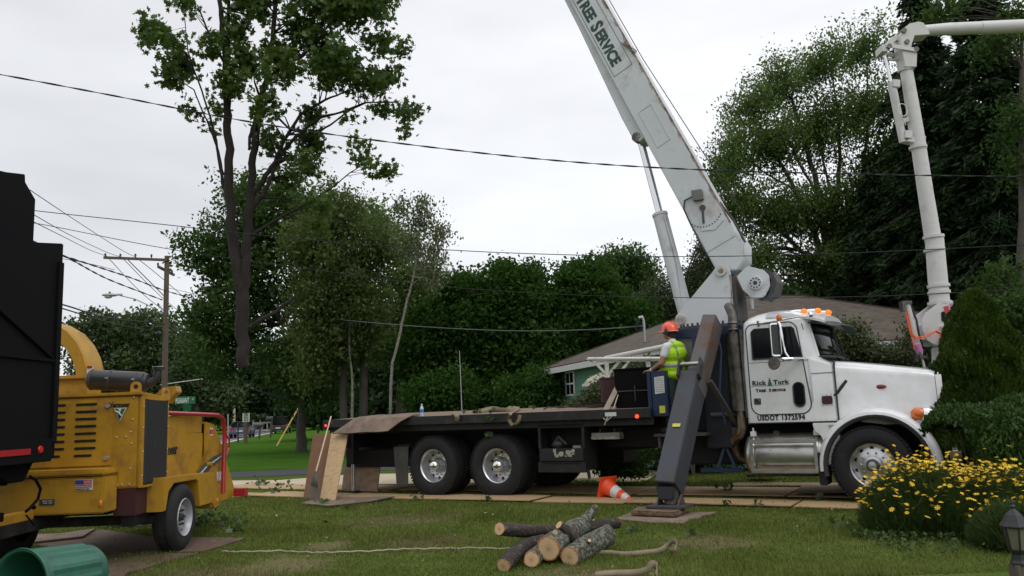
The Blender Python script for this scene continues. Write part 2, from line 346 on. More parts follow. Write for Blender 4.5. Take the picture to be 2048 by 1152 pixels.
grassmat('lawn_far',(.044,.108,.014),(.062,.135,.020),(.085,.14,.028))
def sheet(name,pts,z,m,kind='structure',parent=None,**k):
    b=MB(); b.add([(p[0],p[1],z) for p in pts],[tuple(range(len(pts)))]); return b.build(name,m,parent,smooth=False,kind=kind,**k)
b=MB()
G=60; 
xs=[-1500,-400,-120,-60]+list(np.linspace(-30,30,31))+[60,120,400,1500]; ys=[-800,-60,-10]+list(np.linspace(0,40,21))+[60,120,300,1000,2500]
vs=[(x,y,0) for y in ys for x in xs]; nx=len(xs)
b.add(vs,[(j*nx+i,j*nx+i+1,(j+1)*nx+i+1,(j+1)*nx+i) for j in range(len(ys)-1) for i in range(nx-1)])
b.build('ground',MATS['lawn_near'],smooth=False,kind='structure',fixn=False)
# far lawn beyond the driveway, road, shoulders
sheet('far_lawn',[(-160,24.6),(-6.3,24.6),(30,26),(120,30),(120,600),(-160,600)],.004,'lawn_far')
def roadpt(l): return [gnd(x,y) for x,y in l]
near=roadpt([(380,897),(456,886),(500,875.5),(549,866),(566,859),(580,853)]); far=roadpt([(572,849.5),(537,850.5),(500,857.5),(464,867),(438,872),(300,889)])
sheet('road',near+far,.010,'asphalt')
l1=roadpt([(380,894.6),(456,884),(500,874),(549,864.6)]); l2=roadpt([(549,865.4),(500,875),(456,885.3),(380,896)])
sheet('road_edge_line',l1+l2,.016,'road_white')
sheet('driveway',[(-26,22.2),(-7.36,21.7),(-5.2,22.0),(4,24),(4.3,25.9),(-6.3,24.5),(-8.5,23.9),(-26,24.6)],.008,'asphalt_dark')
cp=[gnd(380,976),gnd(560,973),gnd(700,970),gnd(1290,964),gnd(1330,941),gnd(1100,941),gnd(700,950),gnd(560,961),gnd(380,963)]
sheet('concrete_path',cp,.012,'concrete')
# plywood track the truck stands on
TR=R(-30); TO=Vector((4.93,11.1,0)); TX=Vector((math.cos(TR),math.sin(TR),0)); TN=Vector((.5,math.cos(R(30)),0))
def tl(u,t,z=0): return TO+TX*u+TN*t+Vector((0,0,z))
def plank(name,u0,u1,t0,t1,z,m,label,group=None,th=.015,dz=0.0,dt=0.0,wav=True):
    c=tl((u0+u1)/2,(t0+t1)/2,0); L=u1-u0; W=t1-t0; b=MB(); nx=8; top=[];vs=[];fs=[]
    sd=random.random()*9
    def zz(x,y): return (math.sin(x*1.3+sd)*.006+math.sin(y*2.1+sd*2)*.004) if wav else 0
    for s in (0,1):
        for j in range(4):
            for i in range(nx+1):
                x=-L/2+L*i/nx; y=-W/2+W*j/3
                vs.append((x,y,zz(x,y)+.010+s*th))
    n=(nx+1)*4
    for j in range(3):
        for i in range(nx):
            a=j*(nx+1)+i; fs.append((a,a+nx+1,a+nx+2,a+1)); fs.append((a+n,a+1+n,a+nx+2+n,a+nx+1+n))
    bd=[i for i in range(nx+1)]+[j*(nx+1)+nx for j in range(1,4)]+[3*(nx+1)+i for i in range(nx-1,-1,-1)]+[j*(nx+1) for j in range(2,0,-1)]
    for k in range(len(bd)): a=bd[k]; q=bd[(k+1)%len(bd)]; fs.append((a,q,q+n,a+n))
    b.add(vs,fs); o=b.build(name,m,smooth=False,label=label,cat='plywood sheet',group=group)
    o.location=(c.x,c.y,z); o.rotation_euler=(0,0,TR+dt); return o
u=-1.75; i=0
lab=['near plywood sheet under the front tyre edge beside the flowers','near plywood sheet behind the grey outrigger foot','near plywood sheet with the orange cone lying on it','near plywood sheet beneath the forward rear tyre','near plywood sheet beneath the rearmost tyre','near plywood sheet between rear tyre and leaning boards','near plywood sheet left of the leaning boards on the lawn']
edges=[1.2,-1.25,-3.65,-5.2,-7.0,-9.2,-11.3,-13.0]
for k in range(7):
    dt0=[0,0,0,-.08,-.05,-.25,-.55][k]
    plank('plywood_sheet',edges[k+1]+.02,edges[k]-.02,-.48+dt0+(k%2)*.03,.24+dt0+(k%2)*.03,.004+(.004 if k%2 else 0),'ply',lab[k],'plywood sheets of the truck track')
lab2=['far plywood sheet running under the front axle','far plywood sheet beyond the fuel tank','far plywood sheet beyond the orange cone','far plywood sheet under the far rear wheels','far plywood sheet littered with leaves left of the truck','leftmost far plywood sheet with leaves beside it']
edges=[1.0,-1.6,-4.0,-6.5,-8.9,-11.2,-13.6]
for k in range(6):
    plank('plywood_sheet',edges[k+1]+.02,edges[k]-.02,.78+(k%2)*.04-(.25 if k>3 else 0),1.95+(k%2)*.04-(.45 if k>3 else 0),.004,'ply',lab2[k],'plywood sheets of the truck track')
plank('plywood_sheet',-1.55,.3,1.0,2.1,.045,'ply_grey','weathered grey plywood sheet lying on top of the track by the front wheel',dt=.12)
plank('plywood_sheet',-2.9,-.7,2.25,2.8,.006,'ply_grey','broken brown board on the grass behind the fuel tank',dt=.05)
# boards under the chipper
def board(pts,z,th,m,label,name='ground_board',cat='board'):
    b=MB(); b.prism([(p[0],p[1]) for p in pts],0,th,lambda a,q,d:Vector((a,q,z+d))); return b.build(name,m,smooth=False,label=label,cat=cat)
board([gnd(205,1062),gnd(300,1076),gnd(492,1079),gnd(405,1106),gnd(200,1112),gnd(40,1088)],.006,.014,'ply_dark','dark wet board under the right wheel of the yellow chipper')
board([gnd(-60,1122),gnd(245,1112),gnd(395,1110),gnd(255,1150),gnd(200,1200),gnd(-200,1190)],.008,.016,'ply_dark','dark board on the lawn behind the green bin')
board([gnd(-40,1080),gnd(120,1074),gnd(190,1064),gnd(165,1080),gnd(60,1092),gnd(-60,1100)],.030,.018,'brown_board','brown board under the left wheel of the yellow chipper')
# boards under the outrigger foot
rag=[gnd(1228,1041),gnd(1262,1028),gnd(1433,1027),gnd(1420,1033),gnd(1405,1034),gnd(1400,1040),gnd(1385,1041),gnd(1366,1050),gnd(1300,1048)]
board(rag,.006,.016,'brown_board','ragged brown plywood sheet on grass under the outrigger pad','outrigger_plywood')
pd=[gnd(1262,1036),gnd(1352,1040),gnd(1372,1032),gnd(1366,1026),gnd(1275,1027)]
b=MB(); 
c=sum((Vector(p) for p in pd),Vector())/5
b.prism([(p[0],p[1]) for p in pd],.024,.094,lambda a,q,d:Vector((a,q,d)))
b.build('outrigger_pad',mat('pad_wood',(.19,.12,.07),.9,0,.35,5,col2=(.09,.06,.04),fac2=.5,s2=9,bump=.8),bevel=.02,label='thick worn wooden pad directly under the grey outrigger foot',cat='wooden pad')
# grass blades (near lawn)
n=330000
X=RNG.uniform(-7.5,8.5,n); Y=6.9+ (RNG.random(n)**1.35)*10.5
keep=np.abs(X/Y)<.66
mx=np.ones(n,bool)
def loc(X,Y): dx=X-TO.x; dy=Y-TO.y; return dx*TX.x+dy*TX.y, dx*TN.x+dy*TN.y
U_,T_=loc(X,Y)
inA=(T_>-.52-.6*np.clip((-U_-9)/4,0,1))&(T_<.3)&(U_<1.2)&(U_>-13); inB=(T_>.55)&(T_<2.1)&(U_<1)&(U_>-13.6)
def inpoly(X,Y,P):
    r=np.zeros(len(X),bool); j=len(P)-1
    for i in range(len(P)):
        xi,yi=P[i][0],P[i][1]; xj,yj=P[j][0],P[j][1]
        r^=((yi>Y)!=(yj>Y))&(X<(xj-xi)*(Y-yi)/(yj-yi+1e-12)+xi); j=i
    return r
keep&=~inA&~inB&~inpoly(X,Y,rag)&~inpoly(X,Y,[gnd(205,1062),gnd(300,1076),gnd(492,1079),gnd(405,1106),gnd(200,1112),gnd(40,1088)])
for P,rx,ry in DIRT[:2]:
    d=((X-P.x)/rx)**2+((Y-P.y)/(ry*2.4))**2
    keep&=~((d<RNG.uniform(.1,1.2,n))&(RNG.random(n)<.9))
X=X[keep];Y=Y[keep];n=len(X)
h=RNG.uniform(.018,.042,n)*(1+.4*np.sin(X*1.7+Y*2.3)); a=RNG.uniform(0,2*np.pi,n); wd=RNG.uniform(.003,.0055,n)*(Y/9); lx=RNG.normal(0,.013,n); ly=RNG.normal(0,.013,n)
V=np.zeros((n,3,3),np.float32)
V[:,0,0]=X-np.cos(a)*wd; V[:,0,1]=Y-np.sin(a)*wd; V[:,1,0]=X+np.cos(a)*wd; V[:,1,1]=Y+np.sin(a)*wd
V[:,2,0]=X+lx; V[:,2,1]=Y+ly; V[:,2,2]=h
def npmesh(name,V,m,**k):      # V: (n, q, 3) separate polygons
    n,q,_=V.shape; me=bpy.data.meshes.new(name); me.vertices.add(n*q); me.vertices.foreach_set('co',V.astype(np.float32).ravel())
    me.loops.add(n*q); me.loops.foreach_set('vertex_index',np.arange(n*q,dtype=np.int32)); me.polygons.add(n)
    me.polygons.foreach_set('loop_start',np.arange(0,n*q,q,dtype=np.int32)); me.polygons.foreach_set('loop_total',np.full(n,q,np.int32)); me.update(calc_edges=True)
    me.materials.append(m if not isinstance(m,str) else MATS[m]); o=bpy.data.objects.new(name,me); scene.collection.objects.link(o)
    par=k.pop('parent',None)
    if par: o.parent=par
    return tag(o,**k)
V[:,2,2]*=(1+.5*np.clip(np.sin(X*5.1+np.sin(Y*3.7)*2)*np.sin(Y*6.3+X),0,1))
npmesh('grass',V,'lawn_blade',label='short olive green mown grass of the front lawn',cat='grass',kind='stuff')

# small litter: torn leaves, chips and twigs dropped by the tree work
n=520; lx=RNG.uniform(-5.5,5,n); ly=7.4+RNG.random(n)**1.3*8.5; k=np.abs(lx/ly)<.64; lx=lx[k]; ly=ly[k]; n=len(lx)
a=RNG.uniform(0,6.28,n); sz=RNG.uniform(.006,.018,n)*(ly/10); el_=RNG.uniform(.25,1,n); c_=np.cos(a); s_=np.sin(a); V=np.zeros((n,4,3)); 
for j,(p_,q_) in enumerate(((-1,0),(0,-1),(1,0),(0,1))): V[:,j,0]=lx+sz*(p_*c_-q_*s_*el_); V[:,j,1]=ly+sz*(p_*s_+q_*c_*el_)*1.4; V[:,j,2]=.038+RNG.uniform(0,.02,n)
m=bpy.data.materials.new('litter'); m.use_nodes=True; t=m.node_tree; p=t.nodes['Principled BSDF']; p.inputs['Roughness'].default_value=.8; g=N(t,'ShaderNodeNewGeometry'); r=N(t,'ShaderNodeValToRGB'); t.links.new(g.outputs['Random Per Island'],r.inputs[0]); t.links.new(r.outputs[0],p.inputs['Base Color'])
e=r.color_ramp.elements; e[0].color=(.04,.09,.025,1); e[1].color=(.50,.42,.28,1); kk=r.color_ramp.elements.new(.45); kk.color=(.07,.12,.035,1); kk=r.color_ramp.elements.new(.7); kk.color=(.16,.10,.05,1)
npmesh('leaf_litter',V,m,label='scattered torn leaves, chips and bits of bark on the lawn and plywood',cat='litter',kind='stuff')
# ================================================================ CRANE TRUCK
truck=empty('crane_truck',TO,TR,'white long-nose boom crane truck with flatbed and raised white crane boom','crane truck')
def F3(a,b_,d): return Vector((a,d,b_))       # (u,z) polygon extruded across t
def side(u0,z0,t=.2,sx=1):                     # lettering on the near side
    return lambda x,y,z: Vector((u0+x,t-.003-z,z0+y))
# --- frame and running gear
b=MB()
b.bb(-9.9,.45,.78,.88,.78,1.08).bb(-9.9,.45,1.52,1.62,.78,1.08)
for u in (-9.8,-8.6,-7.5,-6.8,-6.15,-5.2,-4.3,-3.4,-2.4,-1.4,-.4): b.bb(u-.06,u+.06,.88,1.52,.82,1.04)
b.build('frame_rail',MATS['under'],truck,smooth=False)
b=MB(); b.cyl((-.27,.3,.52),(-.27,2.1,.52),.06); b.cyl((-6.15,.3,.52),(-6.15,2.1,.52),.09); b.cyl((-7.47,.3,.52),(-7.47,2.1,.52),.09)
b.ell((-6.15,1.2,.55),(.25,.25,.25)); b.ell((-7.47,1.2,.55),(.25,.25,.25)); b.cyl((-7.3,1.2,.6),(-2.6,1.2,.85),.06)
for u in (-6.15,-7.47): b.bb(u-.5,u+.5,.7,.95,.6,.68)
b.bb(-7.6,-6.0,.72,.92,.5,.66)
b.build('axles',MATS['under'],truck,label='black axles and drive shaft')
b=MB(); b.bb(-1.9,-.2,.9,1.5,.62,1.08); b.bb(-4.3,-3.3,.5,.9,.78,1.1); b.bb(-5.2,-4.5,1.6,2.3,.45,1.1); b.bb(-3.1,-2.2,.6,1.8,.5,1.0)
b.build('gearbox',MATS['under'],truck,bevel=.02)
def tyre(u,t,r=.525,w=.285,parent=truck,sgn=1,z=.525):
    # sgn=1: outer face toward smaller t
    b=MB(); h=w/2
    prof=[(.292,-h+.02),(.31,-h),(.36,-h-.012),(.43,-h-.010),(.485,-h+.012),(.512,-h+.035),(r,-h+.06),(r,-h+.075),(r-.012,-h+.08),(r-.012,-h+.092),(r,-h+.097),(r,-.045),(r-.012,-.04),(r-.012,-.028),(r,-.023),(r,.023),(r-.012,.028),(r-.012,.04),(r,.045),(r,h-.097),(r-.012,h-.092),(r-.012,h-.08),(r,h-.075),(r,h-.06),(.512,h-.035),(.485,h-.012),(.43,h+.010),(.36,h+.012),(.31,h),(.292,h-.02)]
    prof=[(a*r/.525,q*sgn) for a,q in prof]
    b.lathe(prof,(u,t+w/2,z),(0,1,0),48)
    # shoulder tread blocks
    for k in range(60):
        a=2*math.pi*k/60
        for s in (-1,1):
            c=Vector((u+math.cos(a)*(r-.012),t+w/2+s*(h-.032),z+math.sin(a)*(r-.012)))
            b.box(c,(.022,.05,.034),Matrix.Rotation(-a,3,'Y'))
    return b.build('tyre',MATS['rubber'],parent,ang=40)
def wheel_front():
    w_=empty('wheel_root'); return w_
def wheel(name,u,t,kind,far=False):
    root=MB()
    y0=t+.05
    if kind=='front':
        prof=[(.300,0),(.288,-.012),(.270,-.004),(.262,.03),(.255,.085),(.205,.072),(.15,.055),(.125,.05),(.118,.02),(.075,.012),(.06,-.03),(.05,-.055),(0,-.058)]
    else:
        prof=[(.300,0),(.288,-.012),(.270,0),(.262,.03),(.245,.12),(.225,.165),(.17,.17),(.14,.172),(.135,.15),(.10,.10),(.095,.03),(.085,.0),(.05,-.02),(0,-.022)]
    if far: prof=[(a,-q) for a,q in prof]; y0=t+.235
    root.lathe(prof,(u,y0,.525),(0,1,0),40)
    rim=root.build('wheel',MATS['alloy'],truck,ang=50,label=name)
    sg=-1 if far else 1
    b=MB(); fy=(.080 if kind=='front' else .168)
    for k in range(10):
        a=2*math.pi*(k+.5)/10; c=Vector((u+math.cos(a)*.222,y0+sg*(fy-.004),.525+math.sin(a)*.222)); b.cyl(c+Vector((0,-.002*sg,0)),c+Vector((0,.02*sg,0)),.026,n=14)
    b.build('hand_holes',MATS['slot'],rim)
    b=MB()
    for k in range(10):
        a=2*math.pi*k/10; c=Vector((u+math.cos(a)*.165,y0+sg*(.055 if kind=='front' else .168),.525+math.sin(a)*.165)); b.cyl(c,c+Vector((0,-.03*sg,0)),.017,.014,n=8)
    b.build('wheel_nuts',MATS['chrome'],rim)
    b=MB()
    if kind!='front': b.lathe([(.10,.06),(.098,.0),(.085,-.035),(.05,-.06),(.02,-.066),(0,-.067)] if not far else [(.1,-.06),(.098,0),(.085,.035),(.05,.06),(0,.067)],(u,y0,.525),(0,1,0),24)
    else: b.lathe([(.085,.05),(.08,-.02),(.055,-.045),(0,-.05)] if not far else [(.085,-.05),(.08,.02),(.055,.045),(0,.05)],(u,y0,.525),(0,1,0),24)
    b.build('hub',MATS['chrome'] if kind!='front' else MATS['steel_dark'],rim)
    tyre(u,t,parent=rim,w=.285 if kind=='front' else .27)
    if kind=='dual': tyre(u,t+(.31 if not far else -.31),parent=rim,w=.27)
wheel('front wheel with bright rim',-.27,.03,'front'); wheel(None,-.27,2.1,'front',True)
for u in (-6.15,-7.47): wheel(None,u,.02,'dual'); wheel(None,u,2.12,'dual',True)
# --- cab
def ring(z,u0,u1,t0,t1,rr,rf,n=6,bow=0.0):
    pts=[]
    for (cu,ct,rad,a0) in ((u0+rr,t0+rr,rr,180),(u1-rf,t0+rf,rf,270),(u1-rf,t1-rf,rf,0),(u0+rr,t1-rr,rr,90)):
        for k in range(n+1):
            a=R(a0+90*k/n); pts.append(Vector((cu+rad*math.cos(a),ct+rad*math.sin(a),z)))
    c=(t0+t1)/2
    if bow: pts=[Vector((p.x+(bow*(1-((p.y-c)/((t1-t0)/2))**2) if p.x>(u0+u1)/2 else 0),p.y,p.z)) for p in pts]
    return pts
b=MB()
rs=[(1.12,-1.92,-.66,.20,2.2,.05,.05,0),(1.90,-1.92,-.66,.20,2.2,.05,.06,0),(1.98,-1.92,-.84,.20,2.2,.05,.12,.12),(2.03,-1.92,-.92,.20,2.2,.06,.16,.20),(2.50,-1.90,-1.00,.215,2.185,.08,.16,.16),(2.58,-1.90,-.98,.23,2.17,.10,.16,.12),(2.66,-1.86,-1.02,.30,2.10,.16,.18,.10),(2.72,-1.76,-1.10,.42,1.98,.2,.2,.08),(2.765,-1.62,-1.24,.62,1.78,.15,.15,.03)]
b.loft([ring(*r[:7],bow=r[7]) for r in rs])
cab=b.build('cab',MATS['cab_white'],truck,ang=28,label='white cab body')
# roof cap brow over windshield
b=MB(); b.loft([[Vector((u,t,z+dz)) for t,dz in ((.26,-.02),(.5,.05),(.9,.09),(1.2,.10),(1.5,.09),(1.9,.05),(2.14,-.02),(2.14,-.06),(.26,-.06))] for u,z in ((-1.55,2.70),(-1.2,2.68),(-.95,2.63),(-.80,2.585),(-.74,2.56))])
b.build('roof_brow',MATS['cab_white'],cab,ang=30)
# windshield
b=MB()
def ws(s,q):  # s across 0..1, q up 0..1
    t=.27+s*1.86; bow=(1-((t-1.2)/1.0)**2)
    u=(-.925+.20*bow)*(1-q)+(-1.0+.16*bow)*q; e=max(0,(.10-min(s,1-s))/.10); u-=.10*e*e
    return Vector((u+.022,t,2.045+q*.47))
b.loft([[ws(i/16,q) for i in range(17)] for q in (0,.33,.66,1)],close=False)
gl=b.build('windshield',MATS['glass_dark'],cab,thick=.01)
b=MB(); b.beam(ws(.5,0)+Vector((.01,0,0)),ws(.5,1)+Vector((.01,0,0)),.03,.02,up=(1,0,0)); b.tube([ws(i/16,0)+Vector((.012,0,-.01)) for i in range(17)],.014,6); b.tube([ws(i/16,1)+Vector((.012,0,.01)) for i in range(17)],.014,6)
b.tube([ws(0,q/4)+Vector((.0,-.012,0)) for q in range(5)],.012,6)
b.build('windshield_gasket',MATS['seam'],gl)
for s in (.33,.67):
    b=MB(); b.tube([ws(s,0)+Vector((.05,0,-.04)),ws(s+.05,.35)+Vector((.03,0,0)),ws(s+.1,.8)+Vector((.02,0,0))],.008,6); b.build('wiper',MATS['seam'],gl)
b=MB(); b.loft([[Vector((u,t,z)) for t,z in ((.22,2.50),(.5,2.53),(1.2,2.555),(1.9,2.53),(2.18,2.50))]+[Vector((u,t,z-.012)) for t,z in ((2.18,2.50),(1.9,2.53),(1.2,2.555),(.5,2.53),(.22,2.50))] for u in (-.86,-.84)])
b=MB()
up=[(.20,2.52),(.5,2.56),(1.2,2.585),(1.9,2.56),(2.2,2.52)]
b.loft([[Vector((-.83+.10*(1-((t-1.2))**2),t,z)) for t,z in up],[Vector((-.60+.10*(1-((t-1.2))**2),t,z-.085)) for t,z in up]],close=False)
b.build('sun_visor',MATS['plastic_black'],cab,thick=.012,label='dark drop sun visor over the windshield')
# marker lights
for u,t in ((-1.12,.48),(-.98,.80),(-.90,1.2),(-.98,1.6),(-1.12,1.92)):
    z=2.72 if t in(.48,1.92) else 2.745
    z-=.02
    b=MB(); b.ell((u-.03,t,z),(.16,.045,.045),12,8); mk=b.build('marker_light',MATS['chrome'],cab)
    b=MB(); b.ell((u+.07,t,z+.004),(.055,.05,.047),12,8); b.build('marker_lens',MATS['amber_lit'],mk)
# door seam, window, rub rail
def rrect(u0,u1,z0,z1,r0,r1=None,n=5):
    r1=r1 or r0; pts=[]
    for cu,cz,rad,a0 in ((u1-r0,z0+r0,r0,270),(u1-r1,z1-r1,r1,0),(u0+r1,z1-r1,r1,90),(u0+r0,z0+r0,r0,180)):
        for k in range(n+1): a=R(a0+90*k/n); pts.append((cu+rad*math.cos(a),cz+rad*math.sin(a)))
    return pts
def slant(p): u,z=p; return (u-(max(0,z-1.95)*.22 if u>-1.4 else 0),z)
def tt(z): return .2 if z<2.03 else .2+(z-2.03)/.47*.015
door=MB(); dp=[slant(p) for p in rrect(-1.845,-1.005,1.235,2.55,.14,.10)]
door.prism(dp,.194,.21,F3)
dr=door.build('door',MATS['cab_white'],cab,bevel=.003,label='white passenger door')
b=MB(); b.tube([Vector((u,.197,z)) for u,z in dp]+[Vector((dp[0][0],.197,dp[0][1]))],.009,5); b.build('door_gasket',MATS['seam'],dr)
wp=[(-1.77,2.04),(-1.07,2.04),(-1.16,2.45),(-1.19,2.475),(-1.72,2.48),(-1.765,2.44)]
b=MB(); b.prism(wp,.187,.2,F3); wn=b.build('side_window',MATS['glass_dark'],dr)
b=MB(); b.tube([Vector((u,.186,z)) for u,z in wp+[wp[0]]],.010,5); b.bb(-1.44,-1.41,.180,.19,2.04,2.48); b.build('window_frame',MATS['seam'],wn)
b=MB(); b.prism(rrect(-1.235,-1.085,1.335,1.675,.072),.184,.196,F3); q=b.build('peep_window',MATS['glass_dark'],dr)
b=MB(); pp=rrect(-1.235,-1.085,1.335,1.675,.072); b.tube([Vector((u,.186,z)) for u,z in pp+[pp[0]]],.010,5); b.build('peep_window_frame',MATS['seam'],q)
b=MB(); b.prism(rrect(-1.80,-1.70,1.385,1.475,.012),.186,.196,F3); b.cyl((-1.75,.18,1.435),(-1.75,.195,1.435),.03,n=14); q=b.build('door_handle',MATS['chrome'],dr)
b=MB(); b.bb(-.995,-.97,.188,.2,1.40,2.02); b.build('hinge_strip',MATS['chrome'],dr)
b=MB(); b.bb(-1.84,-1.0,.192,.196,1.985,1.992); b.build('belt_line',MATS['grey_panel'],dr)
# lower cab details
b=MB(); b.prism(rrect(-.86,-.72,1.355,1.47,.025),.185,.205,F3); q=b.build('side_vent',MATS['maroon'],cab)
b=MB()
for k in range(3):
    for z in (1.34,1.485): b.cyl((-.85+k*.06,.192,z),(-.85+k*.06,.203,z),.006,n=6)
b.build('rivets',MATS['seam'],q)
b=MB()
for u in (-1.90,-.99,-.68):
    z=1.16
    while z<1.95: b.ell((u,.198,z),(.006,.005,.006),6,4); z+=.055
for z in (1.15,):
    u=-1.86
    while u<-.7: b.ell((u,.198,z),(.006,.005,.006),6,4); u+=.055
b.build('rivet_rows',MATS['crane_white'],cab)
b=MB(); b.bb(-1.92,-.655,.192,.205,1.108,1.124); b.bb(-.664,-.652,.19,.3,1.1,1.96); b.bb(-.98,-.66,.193,.198,1.79,1.797); b.build('panel_seam',MATS['seam'],cab)
# lettering on door and cab
text('Rick',.088,'ink_green',dr,side(-1.81,1.665,.194),bold=.0036,sx=1.12,spacing=1.15)
text('Turk',.088,'ink_green',dr,side(-1.505,1.665,.194),bold=.0036,sx=1.12,spacing=1.12)
b=MB(); b.prism([(-1.595,1.645),(-1.515,1.645),(-1.535,1.675),(-1.527,1.677),(-1.543,1.71),(-1.536,1.712),(-1.555,1.768),(-1.574,1.712),(-1.567,1.71),(-1.583,1.677),(-1.575,1.675)],.188,.194,F3); b.build('pine_emblem',MATS['tree_green'],dr)
b=MB(); b.bb(-1.83,-1.60,.190,.194,1.65,1.654).bb(-1.51,-1.29,.190,.194,1.65,1.654); b.build('underline',MATS['seam'],dr)
text('T',.058,'ink',dr,side(-1.765,1.565,.194),bold=.0028,sx=1.15); text('REE',.046,'ink',dr,side(-1.718,1.565,.194),bold=.0028,sx=1.25,spacing=1.1)
text('S',.058,'ink',dr,side(-1.575,1.565,.194),bold=.0028,sx=1.15); text('ERVICE',.046,'ink',dr,side(-1.53,1.565,.194),bold=.0028,sx=1.22,spacing=1.08)
text('USDOT 1372594',.098,'ink',cab,side(-1.775,1.155,.2),bold=.0048,sx=.84,spacing=1.16)
# --- hood
def hsec(u,t0,t1,zt,zb,rad,n=5,crown=.03):
    pts=[Vector((u,t0,zb))]
    for k in range(n+1): a=R(180-90*k/n); pts.append(Vector((u,t0+rad+rad*math.cos(a),zt-rad+rad*math.sin(a))))
    c=(t0+t1)/2; pts.append(Vector((u,c,zt+crown)))
    for k in range(n+1): a=R(90-90*k/n); pts.append(Vector((u,t1-rad+rad*math.cos(a),zt-rad+rad*math.sin(a))))
    pts.append(Vector((u,t1,zb))); return pts
b=MB()
b.loft([hsec(-.655,.22,2.18,1.95,1.10,.16),hsec(-.40,.30,2.10,1.915,1.10,.15),hsec(-.1,.39,2.01,1.87,1.05,.14),hsec(.25,.47,1.93,1.81,1.05,.12),hsec(.50,.52,1.88,1.765,1.05,.10),hsec(.56,.54,1.86,1.74,1.07,.10)])
hood=b.build('hood',MATS['cab_white'],truck,ang=30,label='white long nose hood')
b=MB(); b.bb(.565,.64,.56,1.84,.95,1.73); b.build('grille',MATS['chrome'],hood,bevel=.03)
b=MB()
for k in range(12): z=1.02+k*.055; b.bb(.642,.65,.62,1.78,z,z+.02)
b.build('grille_bars',MATS['seam'],hood)
b=MB(); b.ell((-.125,.385,1.565),(.095,.015,.033),16,8); q=b.build('hood_marker',MATS['red_lens'],hood)
# fender
def fender(s):
    b=MB(); rings=[]
    cz=.50; cu=-.19
    for k in range(25):
        a=R(-8+192*k/24)
        r=.70; uu=math.cos(a); zz=math.sin(a)
        ring_=[]
        for t,rad in ((.0,.675),(-.012,.70),(.0,.735),(.05,.765),(.15,.785),(.32,.79),(.50,.775),(.56,.70),(.5,.66),(.2,.66)):
            tt_=t if s==0 else 2.4-t
            z=cz+rad*zz*(1.0 if zz>0 else 1); u=cu+rad*uu*(.97 if uu>0 else 1.0)
            if zz<0: z=cz+rad*zz
            ring_.append(Vector((u,tt_,z)))
        rings.append(ring_)
    b.loft(rings)
    f=b.build('fender',MATS['cab_white'],truck,ang=40)
    b=MB(); rings=[]
    for k in range(25):
        a=R(-14+204*k/24); rings.append([Vector((cu+r*math.cos(a)*(.97 if math.cos(a)>0 else 1),(t if s==0 else 2.4-t),cz+r*math.sin(a))) for t,r in ((-.018,.672),(-.018,.695),(.05,.70),(.06,.655),(.5,.65),(.5,.635),(.0,.645))])
    b.loft(rings); b.build('fender_lip',mat('lip',(.035,.028,.034),.6),f)
    return f
f0=fender(0); fender(1)
b=MB(); b.prism([(-1.0,1.10),(-.655,1.10),(-.655,.80),(-.80,.55),(-.86,.50),(-.84,.75),(-.90,.92),(-.985,1.0)],.10,.30,F3); b.build('cab_skirt',MATS['cab_white'],truck,bevel=.008)
b=MB(); b.prism(rrect(-.79,-.70,1.035,1.075,.018),.092,.1,F3); b.build('skirt_latch',MATS['chrome'],f0)
b=MB(); b.bb(-.96,-.86,.03,.42,.26,.70); b.build('mud_flap',MATS['rubber'],truck,bevel=.01,label='black flap behind the front wheel')
# headlight
b=MB(); b.ell((.44,.22,1.17),(.13,.10,.10),16,10); b.bb(.40,.52,.3,.5,1.05,1.25); hl=b.build('headlight',MATS['chrome'],truck)
b=MB(); b.ell((.345,.19,1.185),(.105,.085,.088),16,10); b.build('turn_signal',MATS['amber_lens'],hl)
b=MB(); b.cyl((.50,.22,1.17),(.575,.22,1.17),.085,.08,n=20); b.build('headlight_lens',MATS['glass_dark'],hl)
b=MB(); b.ell((.44,2.18,1.17),(.13,.10,.10),16,10); b.bb(.40,.52,1.9,2.1,1.05,1.25); b.build('headlight',MATS['chrome'],truck)
b=MB(); b.bb(.66,.80,.02,2.38,.35,.75); b.build('bumper',MATS['chrome'],truck,bevel=.04)
b=MB(); b.bb(.4,.67,.7,.85,.45,.7).bb(.4,.67,1.55,1.7,.45,.7); b.build('bumper_bracket',MATS['under'],truck)
# grab handle / hood latch mirror
b=MB(); b.tube([(-.69,.16,1.47),(-.64,.13,1.50),(-.56,.12,1.60),(-.50,.12,1.67)],[.012,.022,.024,.02],8); b.build('hood_latch',MATS['seam'],hood)
# --- mirrors
b=MB()
b.tube([(-1.63,.19,2.56),(-1.60,.14,2.555),(-1.05,.10,2.60),(-.98,.2,2.60)],.013,8)
b.tube([(-1.30,-.08,2.53),(-1.28,-.10,2.50),(-1.24,-.12,2.10),(-1.20,-.10,2.02)],.016,8)
b.tube([(-1.42,-.05,2.02),(-1.25,-.02,2.015),(-1.06,.19,2.01)],.014,8); b.tube([(-1.30,.11,2.58),(-1.30,-.08,2.53)],.011,8)
b.tube([(-1.10,.19,2.00),(-1.30,.0,1.995)],.018,8); b.cyl((-1.65,.20,2.52),(-1.65,.18,2.60),.02); b.ell((-.90,.18,2.62),(.035,.05,.05),12,8)
mir=b.build('mirror_bracket',MATS['chrome'],cab)
b=MB(); b.prism(rrect(-.055,.055,-.235,.235,.03),-.02,.02,lambda a,q,d:Vector((-1.36,-.10,2.285))+Matrix.Rotation(R(38),3,'Z')@Vector((a*1.35,d,q)))
b.build('side_mirror',MATS['chrome'],mir,bevel=.006,label='tall rectangular chrome backed mirror')
